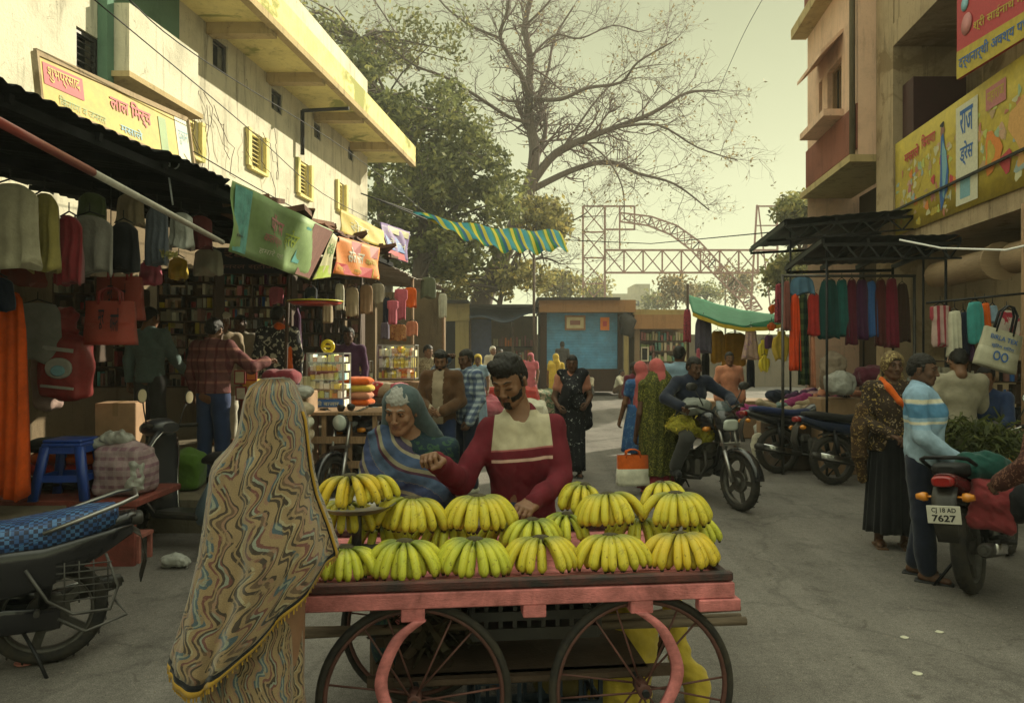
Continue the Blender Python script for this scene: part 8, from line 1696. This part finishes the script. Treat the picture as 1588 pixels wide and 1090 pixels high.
# ------------------------------------------------------------------ right clothes stall
YR = 9.75
b = MB(); b.tube([P(1212, 428, YR), P(1420, 428, YR - .2)], .018, 8)
for px in (1214, 1418): b.tube([(P(px, 0, YR).x, YR, 0), P(px, 426, YR)], .02, 8)
tag(b.build('clothes_rail', M_iron), 'long iron rail carrying the hanging dresses at the right', 'rail')
for i, (x0_, x1_, a_, b__, m_, sh, lb) in enumerate([(1214, 1225, 436, 512, cloth('rose_brown', (.20, .07, .06)), None, 'thin rose brown scarf at the left end of the rail'), (1226, 1240, 456, 574, mat('vivid_orange_red', (.58, .055, .01), .85, .2, bmp=.3), None, 'vivid orange red scarf, brightest on the rail'), (1239, 1252, 456, 596, checks('green_black_plaid', (.02, .04, .03), (.10, .12, .04), (.005, .01, .01), 9, 7), None, 'green and black plaid scarf beside the orange red one'), (1252, 1272, 456, 520, F_red, None, 'brick red skirt hanging right of the plaid scarf'), (1256, 1264, 520, 600, F_peach, None, 'narrow peach strip hanging below the brick red skirt'),
        (1271, 1299, 434, 524, cloth('dark_teal', (.012, .055, .055)), None, 'dark teal dress, widest on the rail'), (1296, 1315, 434, 521, cloth('teal_dress', (.02, .11, .11)), None, 'lighter teal dress beside the dark teal one'), (1313, 1329, 434, 534, cloth('wine_dress', (.10, .012, .03)), None, 'wine red dress between teal and purple'), (1327, 1346, 434, 526, cloth('plum_dress', (.065, .018, .06)), None, 'plum purple dress right of the wine red one'), (1344, 1358, 436, 522, cloth('ink_blue', (.012, .03, .06)), None, 'ink blue dress right of the plum one'), (1357, 1374, 434, 536, cloth('brown_wine', (.09, .02, .02)), None, 'brown wine dress left of the crimson one'), (1373, 1392, 432, 538, cloth('crimson_dress', (.17, .014, .035)), None, 'crimson dress near the right end of the rail'), (1390, 1408, 440, 530, cloth('dark_umber', (.05, .025, .018)), None, 'dark umber dress at the right end of the rail'), (1228, 1260, 430, 456, cloth('denim_blue_light', (.07, .14, .22)), None, 'bundle of light blue hangers and cloth above the orange red scarf')]):
    hang('hanging_garment', lb, x0_, x1_, a_, b__, YR - .01 * (i % 3), m_, 'garment', group='garments on the right rail', folds=3, amp=.03, shape=sh, taper=1.25)
# table heaped with clothes
tb = P(1282, 640, 10.4); b = MB(); b.box((tb.x, 10.5, .36), (1.5, .9, .72), None, .02); tag(b.build('stall_table', M_woodd), 'dark low table under the heap of mixed clothes', 'table')
rq = random.Random(9); cm = [F_pinkc, F_purple, F_lblue, F_white, F_red, F_navy, cloth('magenta', (.25, .03, .12)), F_teal, F_peach, F_sand, F_blackc, floral('pink_print', (.35, .2, .2), (.1, .02, .1), 24)]
nm = ['pink', 'purple', 'light blue', 'white', 'red', 'navy', 'magenta', 'grey teal', 'peach', 'sand', 'black', 'pink printed']
for k in range(34):
    u = rq.uniform(-.72, .72); v = rq.uniform(-.4, .35); z = .74 + .46 * (1 - (u / .8) ** 2) * rq.uniform(.2, 1) - .05; i = k % 12; s = Sdf(); r_ = rq.uniform(.06, .11); d = V3(rq.gauss(0, .16), rq.gauss(0, .1), rq.gauss(0, .03))
    t = thing('crumpled_garment', nm[i] + ' crumpled garment in the clothes heap behind the parked motorcycles', 'garment', (tb.x + u, 10.45 + v, z), 0, 'crumpled garments heaped on the right stall table'); s.cap(tuple(-d), tuple(d), r_, r_ * .8, .03, flat=((1, 0, 0), 1.5)); extra(t, 'cloth', s, cm[i], .014, amp=.02, freq=26)
for i, (px, yb, y_, r3, m_, lb) in enumerate([(1292, 610, 9.9, (.17, .15, .28), M_sack, 'tall cream sack standing behind the motorcycles'), (1303, 612, 9.7, (.20, .15, .15), M_poly, 'crumpled clear plastic bundle in front of the cream sack'), (1352, 600, 9.6, (.2, .16, .14), cloth('dark_wine_heap', (.08, .015, .03)), 'dark wine coloured bundle left of the scarfed woman'), (1190, 650, 11.2, (.20, .18, .30), M_poly, 'white plastic wrapped bale beyond the parked motorcycles'), (1178, 668, 10.9, (.11, .1, .22), F_white, 'slim white sack beside the plastic wrapped bale')]):
    p = P(px, yb, y_); zb = max(0, p.z) if i < 3 else 0
    lump('goods_bundle', lb, (p.x, y_, zb), r3, m_, 'bundle', 100 + i, .022, 20, .014)
b = MB(); b.box((P(1300, 0, 9.9).x, 9.95, .5), (.6, .45, 1.0), None, .01); tag(b.build('carton_stack', M_card), 'brown carton stack under the cream sack', 'box')
carton('cardboard_carton', 'brown carton standing on the road left of the parked motorcycles', (P(1200, 0, 11.0).x, 10.95, 0), (.42, .35, .58), M_card, yaw=.1)
# green tarp stall beyond
t = thing('tarp_awning', 'green tarp with a yellow edge stretched over the clothes stall mid right', 'awning', tuple(P(1140, 480, 14))); o_ = P(1140, 480, 14); q = bil(P(1074, 484, 13.6) - o_, P(1216, 502, 13.2) - o_, P(1214, 488, 15.2) - o_, P(1066, 456, 15.6) - o_)
M_gt = mat('green_tarp', (.02, .10, .05), .92, .2, bmp=.3, bscale=12, spec=.04); b = MB(); b.grid(lambda u, v: q(u, v) - V3(0, 0, .16 * sin(pi * u) * (1 - v * .5) + .006 * sin(u * 25)), 30, 8); b.build_local('tarp', t, M_gt).modifiers.new('t', 'SOLIDIFY').thickness = .006
b = MB(); b.grid(lambda u, v: q(u, 0) - V3(0, .004, .16 * sin(pi * u) + .006 * sin(u * 25) + .07 * v), 30, 2); b.build_local('edging', t, F_yellow)
for px, y_ in ((1067, 13.7), (1066, 15.5), (1214, 13.3)): b = MB(); b.tube([V3(P(px, 0, y_).x, y_, 0), P(px, 440 if px < 1100 else 488, y_)], .022, 7); tag(b.build('tent_pole', M_woodd), {13.7: 'thin front left pole of the green tarp', 15.5: 'thin rear left pole of the green tarp', 13.3: 'thin right pole of the green tarp'}[y_], 'pole')
for i, (x0_, x1_, a_, b__, y_, m_, sh, lb) in enumerate([(1078, 1104, 492, 546, 13.8, cloth('slate', (.10, .09, .13)), None, 'slate blue cloth'), (1080, 1086, 540, 590, 13.7, F_pinkc, None, 'thin pink strip'), (1060, 1072, 480, 530, 13.5, floral('red_dark_print', (.28, .05, .07), (.05, .02, .04), 20), None, 'red patterned cloth at the front pole'), (1102, 1124, 513, 562, 14.3, cloth('mustard', (.36, .20, .02)), None, 'mustard cloth left'), (1120, 1158, 516, 566, 14.5, cloth('mustard', (.36, .20, .02)), None, 'wide mustard cloth'), (1150, 1179, 506, 556, 13.4, floral('pale_pink_frock', (.46, .32, .26), (.34, .20, .30), 16), 'dress', 'pale pink frock'), (1176, 1191, 527, 556, 13.3, paint('lemon', (.62, .50, .01), .6), 'bib', 'lemon yellow bib'), (1177, 1194, 551, 576, 13.2, paint('lemon', (.62, .50, .01), .6), 'bib', 'lower lemon yellow bib'), (1198, 1226, 513, 558, 12.9, F_yellow, 'bib', 'large yellow pinafore'), (1192, 1205, 472, 486, 12.8, F_orange, 'bib', 'round orange pompom above'), (1190, 1203, 500, 512, 12.8, F_orange, 'bib', 'round orange pompom below'), (1186, 1200, 520, 540, 13.0, F_purple, None, 'small purple cloth'), (1088, 1100, 546, 600, 14.2, F_blackc, None, 'black trousers'), (1158, 1170, 556, 600, 13.9, F_navy, None, 'navy trousers'), (1202, 1214, 440, 500, 11.5, floral('red_dark_print', (.28, .05, .07), (.05, .02, .04), 20), None, 'red patterned scarf near the rail')]):
    hang('hanging_garment', lb + ' hanging at the green tarp stall', x0_, x1_, a_, b__, y_, m_, 'garment', group='garments at the green tarp stall', folds=3, amp=.02, shape=sh)
b = MB(); b.box((P(1150, 0, 14).x, 14.2, .35), (2.0, .9, .7), None, .02); tag(b.build('stall_table', M_card), 'brown low table under the green tarp', 'table')
# right shop front garments and bag
YS = 7.0
b = MB(); b.tube([P(1436, 470, YS), P(1620, 452, YS - .4)], .012, 6); tag(b.build('clothes_rail', M_blackiron), 'short dark rail with striped shirts and the printed tote at the right shop', 'rail')
M_rst = bandmat('red_white_stripes', [(0, (.30, .05, .07)), (.12, (.42, .30, .28)), (.25, (.28, .04, .06)), (.4, (.40, .26, .25)), (.55, (.30, .05, .07)), (.7, (.42, .30, .28)), (.85, (.26, .04, .06))], ax=0, co='Generated')
for i, (x0_, x1_, a_, b__, y_, m_, sh, lb) in enumerate([(1442, 1474, 474, 536, YS, M_rst, 'shirt', 'red and white striped shirts'), (1470, 1491, 482, 552, YS - .05, F_white, None, 'white shirt'), (1486, 1501, 484, 550, YS, F_navy, None, 'navy shirt behind the white one'), (1470, 1494, 548, 560, YS, F_pinkl, None, 'pale pink cuff'), (1500, 1524, 468, 532, YS - .05, cloth('bright_teal', (.05, .25, .25)), None, 'bright teal folded scarf'), (1520, 1534, 470, 516, YS, F_orange, None, 'orange folded scarf'), (1532, 1546, 474, 500, YS, F_lblue, None, 'light blue scarf'), (1501, 1510, 530, 560, YS, F_purple, None, 'dark purple strip'), (1542, 1580, 482, 530, YS + .1, floral('red_white_tote', (.40, .34, .30), (.30, .03, .05), 8, .5), None, 'white bag with red edge behind the tote')]):
    hang('hanging_garment', lb + ' on the right shop rail', x0_, x1_, a_, b__, y_, m_, 'garment', group='garments on the right shop rail', folds=3, amp=.015, shape=sh)
t = carrier('tote_bag', 'pale printed tote bag with black straps hanging tilted at the right shop', P(1541, 572, 6.4), .36, .34, .08, .1, mat('cream_tote', (.38, .36, .27), .85, .15, bmp=.3), mat('cream_tote2', (.38, .36, .27), .85, .15, bmp=.3), .5, .22, 'tote bag', [('BIRLA TEX', (.14, .72, .86, .84)), ('सूिटंग शिटंग', (.2, .5, .8, .62)), ('OO', (.30, .2, .70, .45))], I_blue, F_blackc)
t.rotation_euler = (0, .28, .1)
b = MB(); b.tube([(P(1300, 0, 8).x + 1.6, 7.4, 0), (P(1300, 0, 8).x + 1.6, 7.4, 3.1)], .03, 8); tag(b.build('wooden_post', M_wood), 'bare wooden post of the right shop', 'post')
shelves('dark shelves deep inside the right shop', 1440, 1600, 560, 690, 9.0, 4, 14, gd + [F_navy, F_blackc, I_blue], lbg='right shop shelves')
# loads on the motorcycles
def herb(t, c, n, rad, L, mm_, seed, flat=.6):
    r = random.Random(seed); b = MB()
    for k in range(n):
        a = r.random() * 6.28; e = r.uniform(-.3, 1.2); d = V3(cos(a) * cos(e), sin(a) * cos(e), sin(e) * flat) * L * r.uniform(.5, 1.1); p = V3(r.gauss(0, rad), r.gauss(0, rad), r.gauss(0, rad * .5)); q1 = p + d * .6 + V3(0, 0, .02); q2 = p + d + V3(0, 0, -.03); s_ = d.cross(V3(r.gauss(0, 1), r.gauss(0, 1), 1)).normalized() * r.uniform(.003, .010); b.quad(p - s_, p + s_, q1 + s_, q1 - s_); b.quad(q1 - s_ * 1.6, q1 + s_ * 1.6, q2 + s_ * .3, q2 - s_ * .3)
    b.build_local('sprigs', t, mm_)
p = P(1520, 700, 5.85); t = thing('herb_bundle', 'big loose bundle of green herbs laid across the red motorcycle seat', 'herbs', (P(1510, 0, 5.5).x, 5.5, .93)); herb(t, None, 1300, .12, .22, leafmat('herb_green', (.07, .085, .025)), 3)
s = Sdf(); s.ell((0, 0, -.02), (.26, .16, .12), .03); extra(t, 'stems', s, mat('herb_stems', (.05, .05, .015), .8, .5), .014, amp=.03, freq=30)
p = P(1522, 718, 4.95); t = thing('saddle_bag', 'red and green cloth bag slung on the right side of the red motorcycle', 'bag', (3.14, 4.82, .50), -.6); s = Sdf(); s.rbox((0, 0, .14), (.14, .10, .17), .05, .03, rot=(.1, .15, 0)); extra(t, 'bag_body', s, cloth('coral_red_bag', (.26, .045, .05)), .009, amp=.020, freq=27); s = Sdf(); s.ell((-.06, 0, .36), (.16, .12, .10), .03); extra(t, 'bag_flap', s, cloth('dark_green_cloth', (.012, .06, .05)), .009, amp=.020, freq=27); s = Sdf(); s.ell((.14, -.04, .16), (.08, .1, .14), .03); extra(t, 'side_pocket', s, F_blackc, .012, amp=.012, freq=20)
p = P(1068, 668, 8.1); t = thing('flower_load', 'yellow green flower garlands draped over the rider motorcycle', 'flowers', (P(1066, 0, 8.2).x, 8.2, .80)); s = Sdf(); s.ell((0, 0, 0), (.22, .20, .12), .03); s.chain([(.1, -.05, 0), (.2, -.1, -.12), (.16, -.1, -.26)], [.07, .06, .03], .03); extra(t, 'flower_mass', s, mat('yellow_petals', (.42, .38, .05), .8, .5, scale=40, bmp=.9, bscale=70), .010, amp=.022, freq=45); herb(t, None, 260, .10, .14, leafmat('petal_yellow', (.40, .36, .06)), 8)
p = P(1080, 640, 8.1); lump('plastic_bundle', 'grey plastic bundle on the handlebar side of the rider motorcycle', (P(1078, 0, 8.05).x, 8.05, .93), (.16, .12, .09), mat('grey_polythene', (.17, .18, .16), .4, .2, bmp=.6, bscale=25), 'bundle', 140, .016, 26, .010)
p = P(262, 700, 6.9); lump('green_sack', 'dark sack with a bright green lower half beside the scooter', (P(285, 0, 7.0).x, 7.1, .298), (.16, .15, .20), cloth('green_sack_cloth', (.07, .14, .02)), 'sack', 150, .014, 18, .014)
# litter
for i, (px, py, w_, m_, lb) in enumerate([(272, 880, .09, M_poly, 'crumpled grey and white plastic scrap on the road beside the shawl woman'), (36, 1030, .03, M_pinkf, 'small pinkish scrap near the front left motorcycle'), (1403, 989, .017, F_white, 'pale leaf scrap on the road at the lower right'), (1456, 980, .015, F_white, 'second pale scrap right of the first at the lower right'), (1422, 1045, .015, F_white, 'tiny white scrap lowest on the right of the road')]):
    g_ = G(px, py); lump('litter_scrap', lb, (g_.x, g_.y, .001), (w_, w_ * .7, w_ * (.45 if i == 0 else .10)), m_, 'litter', 160 + i, w_ * (.3 if i == 0 else .12), (3.5 if i == 0 else 1.5) / w_, max(.004, w_ / 10))
# ------------------------------------------------------------------ dusty air
b = MB(); b.box((0, 50, 15), (304, 154, 32)); hz_o = b.build('haze'); hz_o['kind'] = 'stuff'; hz_o['label'] = 'thin dusty haze filling the street air'
m = bpy.data.materials.new('haze'); m.use_nodes = True; t = m.node_tree; t.nodes.clear(); pv = t.nodes.new('ShaderNodeVolumePrincipled'); pv.inputs['Color'].default_value = (.93, .95, .86, 1); pv.inputs['Density'].default_value = .0022; pv.inputs['Anisotropy'].default_value = .2
ou = t.nodes.new('ShaderNodeOutputMaterial'); t.links.new(pv.outputs[0], ou.inputs['Volume']); hz_o.data.materials.clear(); hz_o.data.materials.append(m)
scene.cycles.volume_bounces = 0
